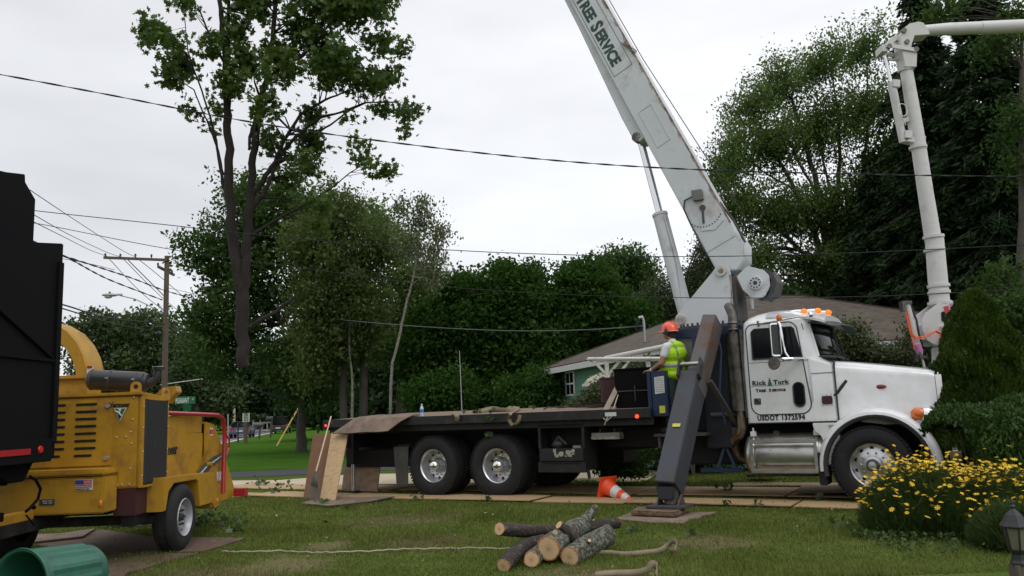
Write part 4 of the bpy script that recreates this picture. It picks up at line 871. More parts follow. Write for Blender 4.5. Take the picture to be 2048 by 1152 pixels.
# chassis, axle, wheels, drawbar
b=CB(); b.bb(-5.5,-5.4,8.3,11.6,.38,.52).bb(-4.2,-4.06,8.9,11.5,.38,.50).bb(-5.6,-4.0,9.22,9.34,.36,.45); b.bb(-5.05,-4.85,7.9,9.0,.42,.54); b.cyl((-5.7,9.62,.375),(-4.0,9.62,.375),.05); b.bb(-5.2,-4.4,9.0,10.8,.5,.9)
b.build('chassis',MATS['black_steel'],chip,bevel=.01)
b=CB(); b.bb(-4.24,-4.01,8.82,9.42,.50,.78); b.build('under_panel',MATS['maroon'],chip)
def cwheel(x,sg,lab):
    b=CB(); h=.115; r=.378
    prof=[(.205,-h+.01),(.22,-h),(.29,-h-.012),(.335,-h+.004),(.362,-h+.03),(r,-h+.055),(r,-.05),(r-.01,-.045),(r-.01,-.035),(r,-.03),(r,.03),(r-.01,.035),(r-.01,.045),(r,.05),(r,h-.055),(.362,h-.03),(.335,h-.004),(.29,h+.012),(.22,h),(.205,h-.01)]
    b.lathe(prof,(x,9.62,r),(1,0,0),40); ty=b.build('wheel',MATS['rubber'],chip,ang=40,label=lab)
    b=CB(); b.lathe([(.212,sg*.115),(.205,sg*.125),(.195,sg*.115),(.185,sg*.06),(.16,sg*.05),(.13,sg*.075),(.10,sg*.07),(.07,sg*.05),(0,sg*.05)],(x,9.62,r),(1,0,0),36); ri=b.build('rim',mat('rim_grey',(.36,.36,.38),.4,.3,.1,6),ty,ang=50)
    b=CB(); b.cyl((x+sg*.05,9.62,r),(x+sg*.10,9.62,r),.045,.035,n=18)
    for k in range(6): a=2*math.pi*k/6; b.cyl((x+sg*.06,9.62+.085*math.cos(a),r+.085*math.sin(a)),(x+sg*.09,9.62+.085*math.cos(a),r+.085*math.sin(a)),.011,n=6)
    b.build('rim_nuts',MATS['seam'],ri)
    b=CB()
    for k in range(8): a=2*math.pi*(k+.5)/8; b.cyl((x+sg*.05,9.62+.15*math.cos(a),r+.15*math.sin(a)),(x+sg*.062,9.62+.15*math.cos(a),r+.15*math.sin(a)),.016,n=10)
    b.build('rim_holes',MATS['slot'],ri)
cwheel(-3.925,1,'right wheel with grey rim'); cwheel(-5.75,-1,None)
# mudguard box over the right wheel
b=CB(); b.prism([(9.10,.50),(9.10,.855),(10.45,.815),(10.78,.64),(10.78,.38),(10.62,.36),(10.5,.44),(10.12,.44),(10.05,.74),(9.98,.765),(9.36,.775),(9.22,.70),(9.15,.50)],-4.03,-3.83,FX); b.build('mudguard',Yp,chip,bevel=.008)
b=CB(); b.prism([(9.085,.50),(9.085,.86),(9.095,.86),(9.095,.50)],-4.25,-3.835,FX); b.build('mudguard_end',Yp,chip); b=CB(); b.bb(-4.3,-3.84,10.5,10.62,.38,.8); b.build('mudguard_end',Yp,chip,bevel=.004)
b=CB(); b.ell((-3.825,10.70,.45),(.012,.02,.03),10,8); b.build('rear_marker',MATS['amber'],chip)
# drum housing and infeed
b=CB(); b.bb(-5.4,-4.10,9.46,10.55,.55,1.36); hs=b.build('drum_housing',Yp,chip,bevel=.015)
b=CB(); b.bb(-5.0,-4.02,9.55,10.65,1.30,1.52); b.build('feed_motor_box',Yp,chip,bevel=.012)
b=CB(); b.prism([(9.47,1.33),(10.75,1.30),(10.80,.62),(9.47,.80)],-4.06,-4.02,FX); dp_=b.build('drum_side_panel',Yp,chip,bevel=.005)
fxx=lambda y0,z0,X=-4.018: (lambda x,y_,z: Vector((X+z,y0+x,z0+y_))-CO)
text('Vermeer',.17,'ink',dp_,fxx(9.36,1.08),bold=.005,sx=.86)
b=CB(); b.prism([(10.68,1.44),(10.98,1.40),(11.35,1.03),(11.78,.52),(11.80,.42),(11.6,.38),(10.78,.40),(10.68,.6)],-4.05,-3.98,FX).prism([(10.68,1.44),(10.98,1.40),(11.35,1.03),(11.78,.52),(11.80,.42),(11.6,.38),(10.78,.40),(10.68,.6)],-5.45,-5.38,FX)
b.bb(-5.4,-4.0,10.68,10.76,1.0,1.42); b.prism([(10.7,.40),(11.8,.40),(11.8,.45),(10.7,.5)],-5.4,-4.04,FX)
inf=b.build('infeed_hopper',Yp,chip,bevel=.006)
b=CB(); b.prism([(10.30,.66),(10.66,.78),(11.0,.90),(11.0,1.0),(10.66,.92),(10.30,.78)],-3.98,-3.975,FX); b.build('grey_stripe',MATS['tool_grey'],inf)
b=CB(); b.prism([(10.95,.86),(11.3,.96),(11.42,.93),(11.3,1.02),(10.95,.99)],-3.978,-3.973,FX); b.build('side_stripe',MATS['tool_grey'],inf)
b=CB(); b.prism([(10.32,.74),(10.7,.865),(11.3,.99),(11.3,1.0),(10.7,.88),(10.32,.755)],-3.972,-3.968,FX); b.build('white_stripe',MATS['ink_white'],inf)
text('1800',.17,'ink_white',inf,fxx(11.06,.66,-3.976),bold=.004,sx=.85)
b=CB(); b.bb(-3.984,-3.972,10.72,10.80,1.05,1.36); b.cyl((-3.98,10.74,.9),(-3.92,10.74,.9),.03); b.build('hinge_strip',Yp,inf,bevel=.003)
b=CB(); b.bb(-3.99,-3.975,10.78,10.92,1.26,1.36); b.build('warning_decal',MATS['sticker_white'],inf)
b=CB(); b.bb(-3.973,-3.970,10.80,10.84,1.28,1.34).bb(-3.973,-3.970,10.86,10.90,1.28,1.34); b.build('decal_marks',MATS['red_refl'],inf)
# red feed control bar
p=[atx(336,829,-3.86)]
pts=[Vector((-4.01,9.38,1.555)),Vector((-3.95,10.6,1.53)),Vector((-3.93,10.95,1.52)),Vector((-3.92,11.10,1.48)),Vector((-3.92,11.16,1.38)),Vector((-3.915,11.18,1.2)),Vector((-3.91,11.14,.8)),Vector((-3.90,11.10,.50))]
b=CB(); b.tube(pts,.028,14); rb=b.build('feed_control_bar',MATS['red_tube'],chip,label='bent red feed control bar')
b=CB(); b.tube([Vector((-3.91,11.17,1.28)),Vector((-3.89,11.28,1.2)),Vector((-3.89,11.3,1.08)),Vector((-3.90,11.2,.98))],.012,8); b.bb(-3.90,-3.75,11.5,11.66,.42,.52); b.build('bar_bracket',MATS['red_tube'],rb)
# discharge chute
CHX=-.09
ou=[(-5.75,2.72),(-5.5,2.71),(-5.33,2.66),(-5.15,2.55),(-5.03,2.41),(-4.95,2.26),(-4.905,2.1),(-4.89,1.98)]; inn=[(-5.02,1.98),(-5.035,2.10),(-5.075,2.22),(-5.15,2.34),(-5.25,2.43),(-5.38,2.48),(-5.75,2.50)]
b=CB(); ou=[(x+CHX,z) for x,z in ou]; inn=[(x+CHX,z) for x,z in inn]; b.prism(ou+inn,9.62,9.66,FY); b.prism(ou+inn,10.0,10.04,FY); 
b.loft([[Vector((x,9.66,z)),Vector((x,10.0,z))] for x,z in ou],close=False); b.loft([[Vector((x-.015,9.66,z-.015)),Vector((x-.015,10.0,z-.015))] for x,z in ou],close=False)
ch=b.build('discharge_chute',Yp,chip,bevel=.004,label='curved yellow discharge chute')
b=CB(); b.bb(-5.45,-4.98,9.6,10.05,1.99,2.03).bb(-5.42,-5.0,9.65,10.0,1.72,2.0); b.build('chute_base',Yp,ch,bevel=.005)
b=CB(); b.bb(-4.985,-4.91,9.612,9.618,2.05,2.13); b.build('chute_decal',MATS['sticker_white'],ch)
b=CB(); b.bb(-4.98,-4.92,9.606,9.610,2.105,2.13); b.build('decal_mark',MATS['red_refl'],ch)
# air cleaner
a0=Vector((-4.74,9.2,1.95)); a1=Vector((-4.12,9.28,1.90))
b=CB(); d=a1-a0; b.lathe([(0,-.015),(.08,-.01),(.105,.01),(.112,.03),(.112,d.length-.04),(.098,d.length-.03),(.095,d.length),(.0,d.length+.01)],a0,d,28); ac=b.build('air_cleaner',MATS['plastic_black'],chip,label='black cylindrical air cleaner')
for q in (.04,.36,.80): b=CB(); b.lathe([(.113,0),(.118,.004),(.118,.014),(.113,.018)],a0+d*q,d,28); b.build('band',MATS['steel_dark'],ac)
b=CB()
for q,an in ((.38,60),(.38,95),(.82,60),(.82,95)):
    c=a0+d*q+Vector((0,-.115*math.cos(R(an-60)),.05*math.cos(R(an)))); b.box(c,(.03,.015,.02))
b.build('cleaner_clips',MATS['galv'],ac)
b=CB(); b.tube([a1+Vector((-.05,0,0)),a1+Vector((.03,0,-.01)),a1+Vector((.09,.01,.03)),a1+Vector((.10,.01,.10)),a1+Vector((.10,.01,.14))],[.06,.05,.045,.042,.042],14); b.lathe([(.042,0),(.062,.005),(.065,.03),(.0,.036)],a1+Vector((.11,.01,.13)),(0,0,1),20); b.tube([a1+Vector((-.01,-.07,-.02)),a1+Vector((-.01,-.06,-.10))],.008,6); b.build('intake_elbow',MATS['plastic_black'],ac)
b=CB(); b.cyl(a1+Vector((.045,.0,.17)),a1+Vector((.16,.01,.172)),.005,n=6); b.lathe([(.058,0),(.058,.006),(0,.008)],a1+Vector((.11,.01,.167)),(0,0,1),20); b.build('rain_cap',MATS['galv'],ac)
# lifting eyes and small hood
def eye(x,y,z,rz,par):
    b=CB(); n=18; o=[(.035*math.cos(2*math.pi*k/n),.035*math.sin(2*math.pi*k/n)) for k in range(n)]
    M=Matrix.Rotation(rz,3,'Z'); rings=[]
    out=[(-.05,-.07),(-.03,-.07),(.0,-.07),(.03,-.07),(.05,-.07)]
    vs=[];fs=[]
    outer=[]
    for k in range(n):
        a=2*math.pi*k/n; px=.055*math.cos(a); pz=.055*math.sin(a)
        if pz<0: px=.055*(1 if px>0 else -1) if abs(px)>.02 else px*2; pz=-.08 
        outer.append((px,pz))
    for dy in (-.012,.012):
        for k in range(n): vs.append(Vector((x,y,z))+M@Vector((outer[k][0],dy,outer[k][1])))
        for k in range(n): a=2*math.pi*k/n; vs.append(Vector((x,y,z))+M@Vector((.026*math.cos(a),dy,.026*math.sin(a))))
    for k in range(n):
        j=(k+1)%n
        fs+= [(k,j,j+n,k+n),(k+2*n,k+3*n,j+3*n,j+2*n),(k,k+2*n,j+2*n,j),(k+n,j+n,j+3*n,k+3*n)]
    b.add(vs,fs); b.build('lifting_eye',Yp,par,smooth=False)
eye(-4.10,8.95,1.84,R(10),eng); eye(-3.97,9.40,1.78,R(60),eng)
b=CB(); b.prism([(-4.19,1.74),(-4.06,1.85),(-3.92,1.86),(-3.90,1.79),(-3.97,1.72),(-4.00,1.66)],9.55,9.70,FY); b.build('yellow_flap',Yp,chip,bevel=.006)
# drawbar towards the truck
b=CB(); b.bb(-5.02,-4.88,7.7,8.5,.50,.62); b.build('drawbar',Yp,chip,bevel=.01)
# ================================================================ CHIP TRUCK
ct=empty('chip_truck',(-5.3,5.6,0),0,'black dump body chip truck cropped at the left edge of the photo','truck')
CO=Vector((-5.3,5.6,0))
TB=MATS['truck_black']
def px_poly(pts,X): return [(atx(x,y,X).y,atx(x,y,X).z) for x,y in pts]
yr=7.58
tp_=px_poly([(132,490)],-4.16)[0]
b=CB(); b.prism([(yr,1.16),(yr,3.14),(6.75,2.99),(5.0,2.75),(2.0,2.6),(2.0,1.25),(6.6,1.25)],-6.5,-4.19,FX); bx=b.build('dump_body',TB,ct,bevel=.01)
b=CB(); b.prism([(7.45,3.10),(7.45,3.54),(7.28,3.66),(7.27,3.73),(7.0,3.67),(2.0,2.9),(2.0,2.5),(6.6,2.85)],-6.4,-4.40,FX); b.build('raised_side',TB,bx,bevel=.006)
b=CB()
for y in (3.2,4.4,5.6,7.52): b.bb(-4.195,-4.165,y-.04,y+.04,1.3,2.6 if y<6.8 else 2.95)
b.bb(-4.195,-4.17,2.0,7.48,2.02,2.05); b.beam((-4.19,6.4,2.50),(-4.19,7.46,2.05),.02,.05,up=(1,0,0))
b.build('body_ribs',TB,bx,bevel=.004)
b=CB(); b.bb(-6.45,-4.15,2.0,7.46,1.14,1.34); sill=b.build('side_sill',TB,ct,bevel=.006)
b=CB(); b.bb(-4.149,-4.142,5.2,7.12,1.215,1.265); b.build('red_reflector',MATS['red_refl'],sill)
b=CB(); b.lathe([(.034,0),(.032,-.0),(.028,.012),(0,.016)],(-4.148,7.27,1.25),(1,0,0),20); b.build('side_marker',mat('red_dark',(.40,.015,.015),.25,0,.05,5,emit=(1,.02,.02),estr=.08),sill)
b=CB(); b.prism([(5.0,1.14),(7.45,1.14),(7.32,.98),(7.10,.98),(6.9,1.06),(5.0,1.0)],-6.3,-4.3,FX); b.bb(-6.0,-4.7,2.2,7.3,.75,1.0); b.build('chassis',TB,ct,bevel=.01)
b=CB(); b.bb(-4.80,-4.66,7.42,7.56,.05,1.0); b.bb(-4.84,-4.62,7.40,7.58,.62,.70); b.bb(-4.9,-4.58,7.42,7.46,.30,.36).bb(-4.86,-4.6,7.38,7.6,.04,.06); b.cyl((-4.9,7.4,.96),(-4.5,7.4,.96),.015); b.build('landing_jack',TB,ct,bevel=.006)
b=CB(); b.tube([atx(60,953,-4.5),atx(72,960,-4.5),atx(81,978,-4.5),atx(76,998,-4.5),atx(60,1016,-4.5),atx(52,1023,-4.5)],.014,8); b.tube([atx(52,1030,-4.52),atx(68,1050,-4.52)],.008,6); b.ell(atx(68,1015,-4.5),(.02,.02,.02),10,8); b.build('air_hose',TB,ct)
b=CB()
for y in (3.4,6.2):
    pass
for x in (-4.5,-6.2): b.lathe([(.3,-.13),(.48,-.13),(.52,-.08),(.52,.08),(.48,.13),(.3,.13)],(x,3.2,.52),(1,0,0),32); b.lathe([(.3,-.13),(.0,-.05)],(x,3.2,.52),(1,0,0),32)
b.build('wheels',MATS['rubber'],ct)
# ================================================================ GREEN BIN (lying)
CO=Vector((0,0,0))
bo=Vector((-3.83,6.52,.255)); ax=Vector((.27,.93,-.03)).normalized(); L=.72
b=MB(); n=48
def binring(r,h,flat=1.0,ribs=0.0):
    x,y=frame(ax); out_=[]
    for k in range(n):
        t=2*math.pi*k/n; rr=r+ (ribs if (k%4)<2 else 0); out_.append(bo+ax*h+(x*math.cos(t)+y*math.sin(t))*rr)
    return out_
rings=[binring(.262,.0),binring(.272,-.006),binring(.275,.012),binring(.262,.03),binring(.250,.034),binring(.248,.06),binring(.247,.08,ribs=.012),binring(.225,.58,ribs=.012),binring(.224,.60),binring(.215,.66),binring(.19,.70),binring(.15,.715),binring(.03,.72)]
inner=[binring(.12,.69),binring(.20,.66),binring(.212,.60),binring(.238,.06),binring(.242,.02),binring(.252,.0),binring(.262,.0)]
b.loft(rings[::-1][:]+[],close=True,cap=False); b.loft(inner,close=True,cap=False); b.add(inner[0],[tuple(range(n))])
binob=b.build('garbage_bin',MATS['bin_green'],ang=12,label='green ribbed plastic garbage bin lying on its side on the lawn',cat='bin')
b=MB(); b.tube([bo+ax*.25+Vector((-.05,-.24,.08)),bo+ax*.25+Vector((-.06,-.28,.04)),bo+ax*.25+Vector((-.06,-.26,0))],.012,8)
# ================================================================ VEGETATION
LMAPLE=np.array([(0,-.5),(.16,-.22),(.46,-.32),(.32,.0),(.55,.22),(.2,.2),(0,.58),(-.2,.2),(-.55,.22),(-.32,.0),(-.46,-.32),(-.16,-.22)])
LOVAL=np.array([(0,-.5),(.30,-.08),(0,.5),(-.30,-.08)])
LNEEDLE=np.array([(-.07,-.5),(.07,-.5),(.0,.5)])
LSPRAY=np.array([(0,-.5),(.22,-.15),(.10,.05),(.16,.25),(0,.5),(-.14,.28),(-.09,.0),(-.2,-.12)])
def leafgeo(P,size,tmpl,nup=.5,out=None,outw=.3,svar=.35,fold=.18,axis=None,axw=0):
    n=len(P); q=len(tmpl)
    nm=RNG.normal(size=(n,3)); nm/=np.linalg.norm(nm,axis=1,keepdims=True)+1e-9; nm[:,2]+=nup
    if out is not None: nm+=out*outw
    nm/=np.linalg.norm(nm,axis=1,keepdims=True)+1e-9
    a=RNG.normal(size=(n,3))
    if axis is not None: a=a*(1-axw)+np.asarray(axis)*axw*2
    a-=nm*np.sum(a*nm,axis=1,keepdims=True); a/=np.linalg.norm(a,axis=1,keepdims=True)+1e-9
    b=np.cross(nm,a); s=(size*(1+svar*RNG.uniform(-1,1,n)))[:,None,None]
    V=P[:,None,:]+s*(b[:,None,:]*tmpl[None,:,0:1]+a[:,None,:]*tmpl[None,:,1:2]-nm[:,None,:]*np.abs(tmpl[None,:,0:1])*fold)
    return V
def blobs(lst,Y,dr=None,k=1.0):       # (px,py,rx,ry[,dY[,rdepth]]) in photo pixels -> metric ellipsoids at distance Y
    o=[]
    for t in lst:
        px,py,rx,ry=t[:4]; y=Y+(t[4] if len(t)>4 else 0); s=y/FPX; rd=t[5] if len(t)>5 else (dr or max(rx,ry)*s*.9)
        c=at(px,py,y); o.append((c.x,c.y,c.z,rx*s*k,rd,ry*s*k))
    return np.array(o)
def clusters(B,n,shell=.55,flat=1.0):
    v=B[:,3]*B[:,4]*B[:,5]; v=v**.8; i=RNG.choice(len(B),n,p=v/v.sum()); d=RNG.normal(size=(n,3)); d/=np.linalg.norm(d,axis=1,keepdims=True)
    r=(shell+(1-shell)*RNG.random(n))[:,None]*RNG.choice([1,1,1,1.06,.8],n)[:,None]
    return B[i,:3]+d*r*B[i,3:6], d
def crown(name,parent,B,nc,nl,size,rc,m,tmpl=LOVAL,shell=.5,flat=.6,nup=.5,outw=.4,zmin=.2,axis=None,axw=0,thin=None,**k):
    C,D=clusters(B,nc,shell); C[:,2]=np.maximum(C[:,2],zmin)
    rcs=rc*RNG.uniform(.5,1.35,nc); cnt=np.maximum(2,(nl*(rcs/rc)**1.6).astype(int)); idx=np.repeat(np.arange(nc),cnt); n=len(idx)
    P=C[idx]+RNG.normal(size=(n,3))*rcs[idx][:,None]*np.array([.5,.5,.5*flat]); 
    if axis is not None: P+=np.asarray(axis)*(RNG.random(n)*rcs[idx])[:,None]
    P[:,2]=np.maximum(P[:,2],.03)
    V=leafgeo(P,size,tmpl,nup,D[idx],outw,axis=axis,axw=axw)
    o0=np.array(parent.location) if parent else 0
    o=npmesh(name,V-o0,m,parent=parent,**k)
    return o,C
def limbs(name,parent,polys,m,tips=None,tipr=.012,maxd=6,extra=True,ntips=120,sag=0.0,n=7,jit=.04):
    b=MB(); L=Vector(parent.location); sk=[]
    for pl in polys:
        pts=[];rad=[]
        for i in range(len(pl)-1):
            p,r=pl[i]; q,s=pl[i+1]; p=Vector(p); q=Vector(q)
            for k in range(4):
                f_=k/4; pts.append(p.lerp(q,f_)+Vector((random.uniform(-1,1),random.uniform(-1,1),random.uniform(-1,1)))*jit*(1 if (i or k) else 0)*(min(1,r*8))); rad.append(r+(s-r)*f_)
        pts.append(Vector(pl[-1][0])); rad.append(pl[-1][1]); v0=len(b.v); b.tube([p-L for p in pts],rad,n)
        if n>7:
            for i in range(len(pts)):
                for k in range(n):
                    c=pts[i]-L; v=Vector(b.v[v0+i*n+k]); b.v[v0+i*n+k]=tuple(c+(v-c)*random.uniform(.86,1.12))
        sk+= [(np.array(p),r) for p,r in zip(pts,rad)]
    if tips is not None and len(tips):
        S=np.array([s[0] for s in sk]); Rr=np.array([s[1] for s in sk])
        idx=RNG.choice(len(tips),min(ntips,len(tips)),replace=False)
        for i in idx:
            c=tips[i]; d=S-c; dist=np.linalg.norm(d,axis=1)+np.maximum(0,d[:,2])*1.5
            j=int(np.argmin(dist+ RNG.random(len(dist))*.8)); 
            if np.linalg.norm(d[j])>maxd: continue
            p0=Vector(S[j]); p1=Vector(c); mid=p0.lerp(p1,.5)+Vector((random.uniform(-.1,.1),random.uniform(-.1,.1),random.uniform(.0,.25)-sag))*(p1-p0).length*.5
            r0=min(Rr[j]*.6,.02+.012*(p1-p0).length)
            b.tube([p0-L,p0.lerp(mid,.6)-L,mid-L,mid.lerp(p1,.6)-L,p1-L],[r0,r0*.75,r0*.6,tipr*1.3,tipr],5,cap=False)
    return b.build(name,m,parent,fixn=False,ang=80)
def PX(l,Y): return [(at(x,y,Y+(dy if dy else 0)),r) for x,y,r,dy in [(t+(0,))[:4] if len(t)==3 else t for t in l]]
leafmat('leaf_maple',(.034,.072,.014),(.095,.155,.028),(.16,.16,.03),nscale=.8,gloss=.05,trans=.4)
leafmat('leaf_dark',(.026,.060,.014),(.074,.130,.030),None,nscale=.5,gloss=.02,trans=.45)
leafmat('leaf_deep',(.018,.054,.009),(.050,.112,.016),None,nscale=.6,gloss=.015,trans=.45)
leafmat('leaf_olive',(.055,.085,.022),(.110,.145,.042),None,nscale=.5,gloss=.02,trans=.45)
leafmat('leaf_grey',(.038,.058,.022),(.082,.108,.042),None,nscale=.5,gloss=.04)
leafmat('leaf_elm',(.062,.108,.026),(.130,.198,.052),None,nscale=.5,trans=.5,gloss=.02)
leafmat('leaf_birch',(.085,.11,.045),(.17,.20,.09),None,nscale=.8,gloss=.05)
leafmat('needle_dark',(.012,.026,.011),(.034,.062,.024),None,nscale=.5,trans=.1,gloss=.02)
leafmat('leaf_arb',(.014,.036,.005),(.060,.100,.012),None,nscale=3,gloss=.04)
leafmat('leaf_hedge',(.014,.038,.008),(.060,.115,.022),(.13,.20,.035),nscale=4,gloss=.05)
leafmat('leaf_far',(.026,.048,.016),(.062,.092,.028),(.11,.12,.03),nscale=.25,gloss=.04)
leafmat('leaf_fern',(.030,.058,.014),(.070,.110,.028),None,nscale=4,gloss=.04)
leafmat('leaf_bush',(.040,.055,.022),(.095,.115,.045),None,nscale=1.2,gloss=.05)
def tree(name,label,cat,base,Y,bl,nc,nl,size,rc,lm,bm,polys,group=None,dr=None,tmpl=LOVAL,shell=.5,ntips=100,tipr=.012,**k):
    t=empty(name,base,0,label,cat,group)
    B=blobs(bl,Y,dr); o,C=crown('crown',t,B,nc,nl,size,rc,MATS[lm],tmpl,shell,**k)
    if polys: limbs('trunk',t,polys,MATS[bm],C,ntips=ntips,tipr=tipr)
    return t
# --- suspended maple top (cut trunk held by the crane)
YH=19.0; base=at(486,728,YH)
mt=empty('maple_top',base,0,'tall cut maple top with forked dark trunk hanging in mid air left of the crane','tree')
B=blobs([(325,85,38,30),(345,120,42,30),(375,130,34,34),(310,60,22,18),(350,165,25,20),(388,225,18,16),(400,245,12,14),(395,40,22,26),(430,95,30,30),(405,190,20,22),(420,20,28,18),(478,65,26,30),(490,130,30,40),(468,180,26,22),(450,150,22,22),(530,40,30,40),(560,110,30,50),(600,50,40,50),(640,90,45,45),(590,150,35,35),(650,20,50,40),(700,60,50,45),(750,30,40,40),(760,90,30,30),(690,130,35,30),(640,150,30,25),(560,250,34,34),(540,290,24,26),(520,265,20,24),(600,250,32,36),(590,300,34,34),(620,330,24,26),(600,200,28,26),(560,180,26,26),(700,150,40,26),(740,150,34,30),(770,130,30,24),(720,185,34,24),(760,180,34,28),(800,190,24,20),(830,220,26,13),(800,230,22,14),(770,215,24,16),(705,240,14,10),(665,190,26,20),(790,60,18,26),(640,400,26,22),(600,380,30,26),(655,430,26,24),(620,440,24,20),(735,325,24,12),(770,350,20,12),(745,345,16,10),(640,-30,90,50),(500,-20,70,50),(740,-20,60,40),(570,350,22,26)],YH)
B[:,4]=np.clip(B[:,4]*1.9,.4,1.6); B[:,1]+=RNG.uniform(-1.3,1.3,len(B))
o,Ct=crown('crown',mt,B,1050,17,.155,.30,MATS['leaf_maple'],LMAPLE,.15,flat=.8,nup=.15,outw=.2,svar=None) if False else crown('crown',mt,B,1080,15,.135,.24,MATS['leaf_maple'],LMAPLE,.15,flat=.8,nup=.2,outw=.2)
T=[PX([(486,732,.175),(486,690,.19),(484,600,.19),(476,545,.18),(465,470,.15),(459,380,.145),(458,300,.13),(456,230,.12),(452,180,.10),(450,120,.09),(445,60,.08),(438,0,.07),(432,-60,.05)],YH),
 PX([(484,610,.17),(492,520,.15),(496,450,.14),(500,380,.13),(507,310,.115),(513,250,.11),(522,200,.095),(535,160,.09),(540,110,.08),(547,50,.075),(555,-30,.06)],YH),
 PX([(456,235,.08),(458,160,.07),(456,90,.06),(457,0,.05)],YH),
 PX([(447,375,.045),(440,330,.045),(432,280,.035),(415,215,.03),(392,150,.022),(372,110,.012)],YH),
 PX([(446,350,.04),(436,300,.03),(422,260,.03),(404,220,.022),(388,180,.02),(365,165,.012)],YH),
 PX([(450,130,.05),(436,100,.035),(415,60,.03),(395,10,.02)],YH),
 PX([(392,150,.02),(375,100,.018),(370,40,.012)],YH),
 PX([(500,400,.10),(520,370,.08),(542,335,.07),(560,310,.06),(590,275,.05),(640,235,.045),(680,225,.03),(730,205,.025),(790,205,.014)],YH),
 PX([(503,420,.09),(525,390,.07),(545,350,.06),(555,310,.055),(575,270,.05),(600,230,.045),(650,200,.035),(700,180,.02)],YH),
 PX([(520,210,.07),(510,240,.06),(500,275,.05),(498,300,.04)],YH),
 PX([(535,160,.06),(560,135,.05),(600,115,.045),(630,90,.04),(650,60,.03),(690,20,.02)],YH),
 PX([(600,115,.04),(640,60,.035),(660,10,.03)],YH),
 PX([(620,275,.035),(660,250,.03),(700,220,.025),(735,205,.014)],YH),
 PX([(500,655,.07),(520,640,.06),(550,625,.055),(575,605,.05),(592,592,.045)],YH),
 PX([(505,470,.05),(560,435,.04),(620,405,.03),(665,375,.022),(700,345,.016),(735,325,.01)],YH),
 PX([(660,378,.016),(672,405,.014),(690,425,.01)],YH),
 PX([(683,45,.012),(700,75,.01),(725,95,.008)],YH)]
T=[[(p,r*.78) for p,r in pl] for pl in T]
limbs('trunk',mt,T,MATS['bark_dark'],Ct,ntips=330,tipr=.006,maxd=3.2,n=12)
# --- trees behind, left to right
def ground_at(px,Y): return (at(px,900,Y).x,Y,0)
def stem(px,Y,r,top,h0=840): 
    g=Vector(ground_at(px,Y)); return [(g,r*1.25),(g+Vector((0,0,.8)),r),(at(px+random.uniform(-6,6),(h0+top)/2,Y),r*.8),(at(px,top,Y),r*.35)]
grp='background trees around the lawn'
tree('leafy_tree','broad dark maple standing behind the hanging trunk, pale leaf sprays on its left side','tree',ground_at(604,37),37,[(560,430,85,75),(470,490,85,80),(415,520,38,70),(560,540,100,100),(480,620,90,80),(430,640,45,70),(585,715,70,75),(440,700,45,60),(640,650,60,100),(620,450,60,70),(500,400,60,55),(640,760,70,60)],1500,30,.20,.62,'leaf_dark','bark_bg',[stem(604,37,.22,430),[(at(560,640,37),.16),(at(500,540,37),.1),(at(440,480,37),.05)],[(at(560,650,37),.16),(at(620,560,37),.1),(at(650,480,37),.05)]],grp,dr=3.2,shell=.45)
tree('leafy_tree','grey green drooping tree with two dark stems right of the hanging trunk','tree',ground_at(688,31),31,[(680,415,62,65),(620,480,55,60),(700,510,75,80),(640,580,66,70),(725,610,62,70),(690,680,66,50),(640,720,56,45),(760,480,40,45),(620,660,40,50)],1150,30,.15,.5,'leaf_olive','bark_bg',[stem(688,31,.15,500),stem(727,31.5,.18,520),[(at(690,620,31),.08),(at(650,520,31),.05),(at(640,460,31),.03)],[(at(727,640,31.5),.09),(at(720,520,31.5),.06),(at(690,420,31.5),.03)]],grp,dr=2.0,shell=.3,axis=(0,0,-1),axw=.5)
tree('leafy_tree','mid green tree between the grey drooping tree and the white birch','tree',ground_at(800,39),39,[(790,490,60,50),(740,440,45,45),(840,560,55,50),(800,600,80,70),(860,640,60,60),(780,680,80,60)],900,28,.17,.6,'leaf_elm','bark_bg',[stem(800,39,.2,480)],grp,dr=2.6,shell=.4)
tree('birch_tree','slender leaning white birch with thin drooping leaves','birch',ground_at(770,28),28,[(838,430,38,45),(865,500,26,50),(800,410,20,26),(845,400,30,16),(870,545,22,32),(815,480,22,36),(880,460,14,40)],260,18,.11,.35,'leaf_birch','bark_birch',[[(Vector(ground_at(776,28)),.06),(at(785,725,28),.05),(at(800,665,28),.046),(at(815,600,28),.044),(at(830,540,28),.038),(at(838,480,28),.03),(at(843,420,28),.02),(at(850,392,28),.012)],[(at(838,480,28),.02),(at(820,440,28),.014),(at(790,405,28),.008)],[(at(833,520,28),.02),(at(860,480,28),.014),(at(880,470,28),.008)]],grp,dr=.8,shell=.2,axis=(0,0,-1),axw=.6,ntips=90,tipr=.006)
tree('birch_tree','thin white birch stem standing between two dark trunks','birch',ground_at(706,30),30,[(700,600,40,50),(710,560,30,40)],120,20,.12,.4,'leaf_olive','bark_birch',[[(Vector(ground_at(706,30)),.07),(at(704,760,30),.045),(at(698,680,30),.035),(at(703,600,30),.025),(at(700,540,30),.015)]],grp,dr=1,ntips=20)
tree('leafy_tree','deep green tree right of the birch, leftmost of the dense dark row','tree',ground_at(900,33),33,[(930,605,52,52),(932,560,13,22),(905,580,14,20),(952,575,12,18),(880,650,62,62),(860,720,62,70),(930,700,80,72),(900,780,90,50)],1500,26,.17,.50,'leaf_deep','bark_bg',[stem(900,33,.2,600)],grp,dr=2.4,shell=.55)
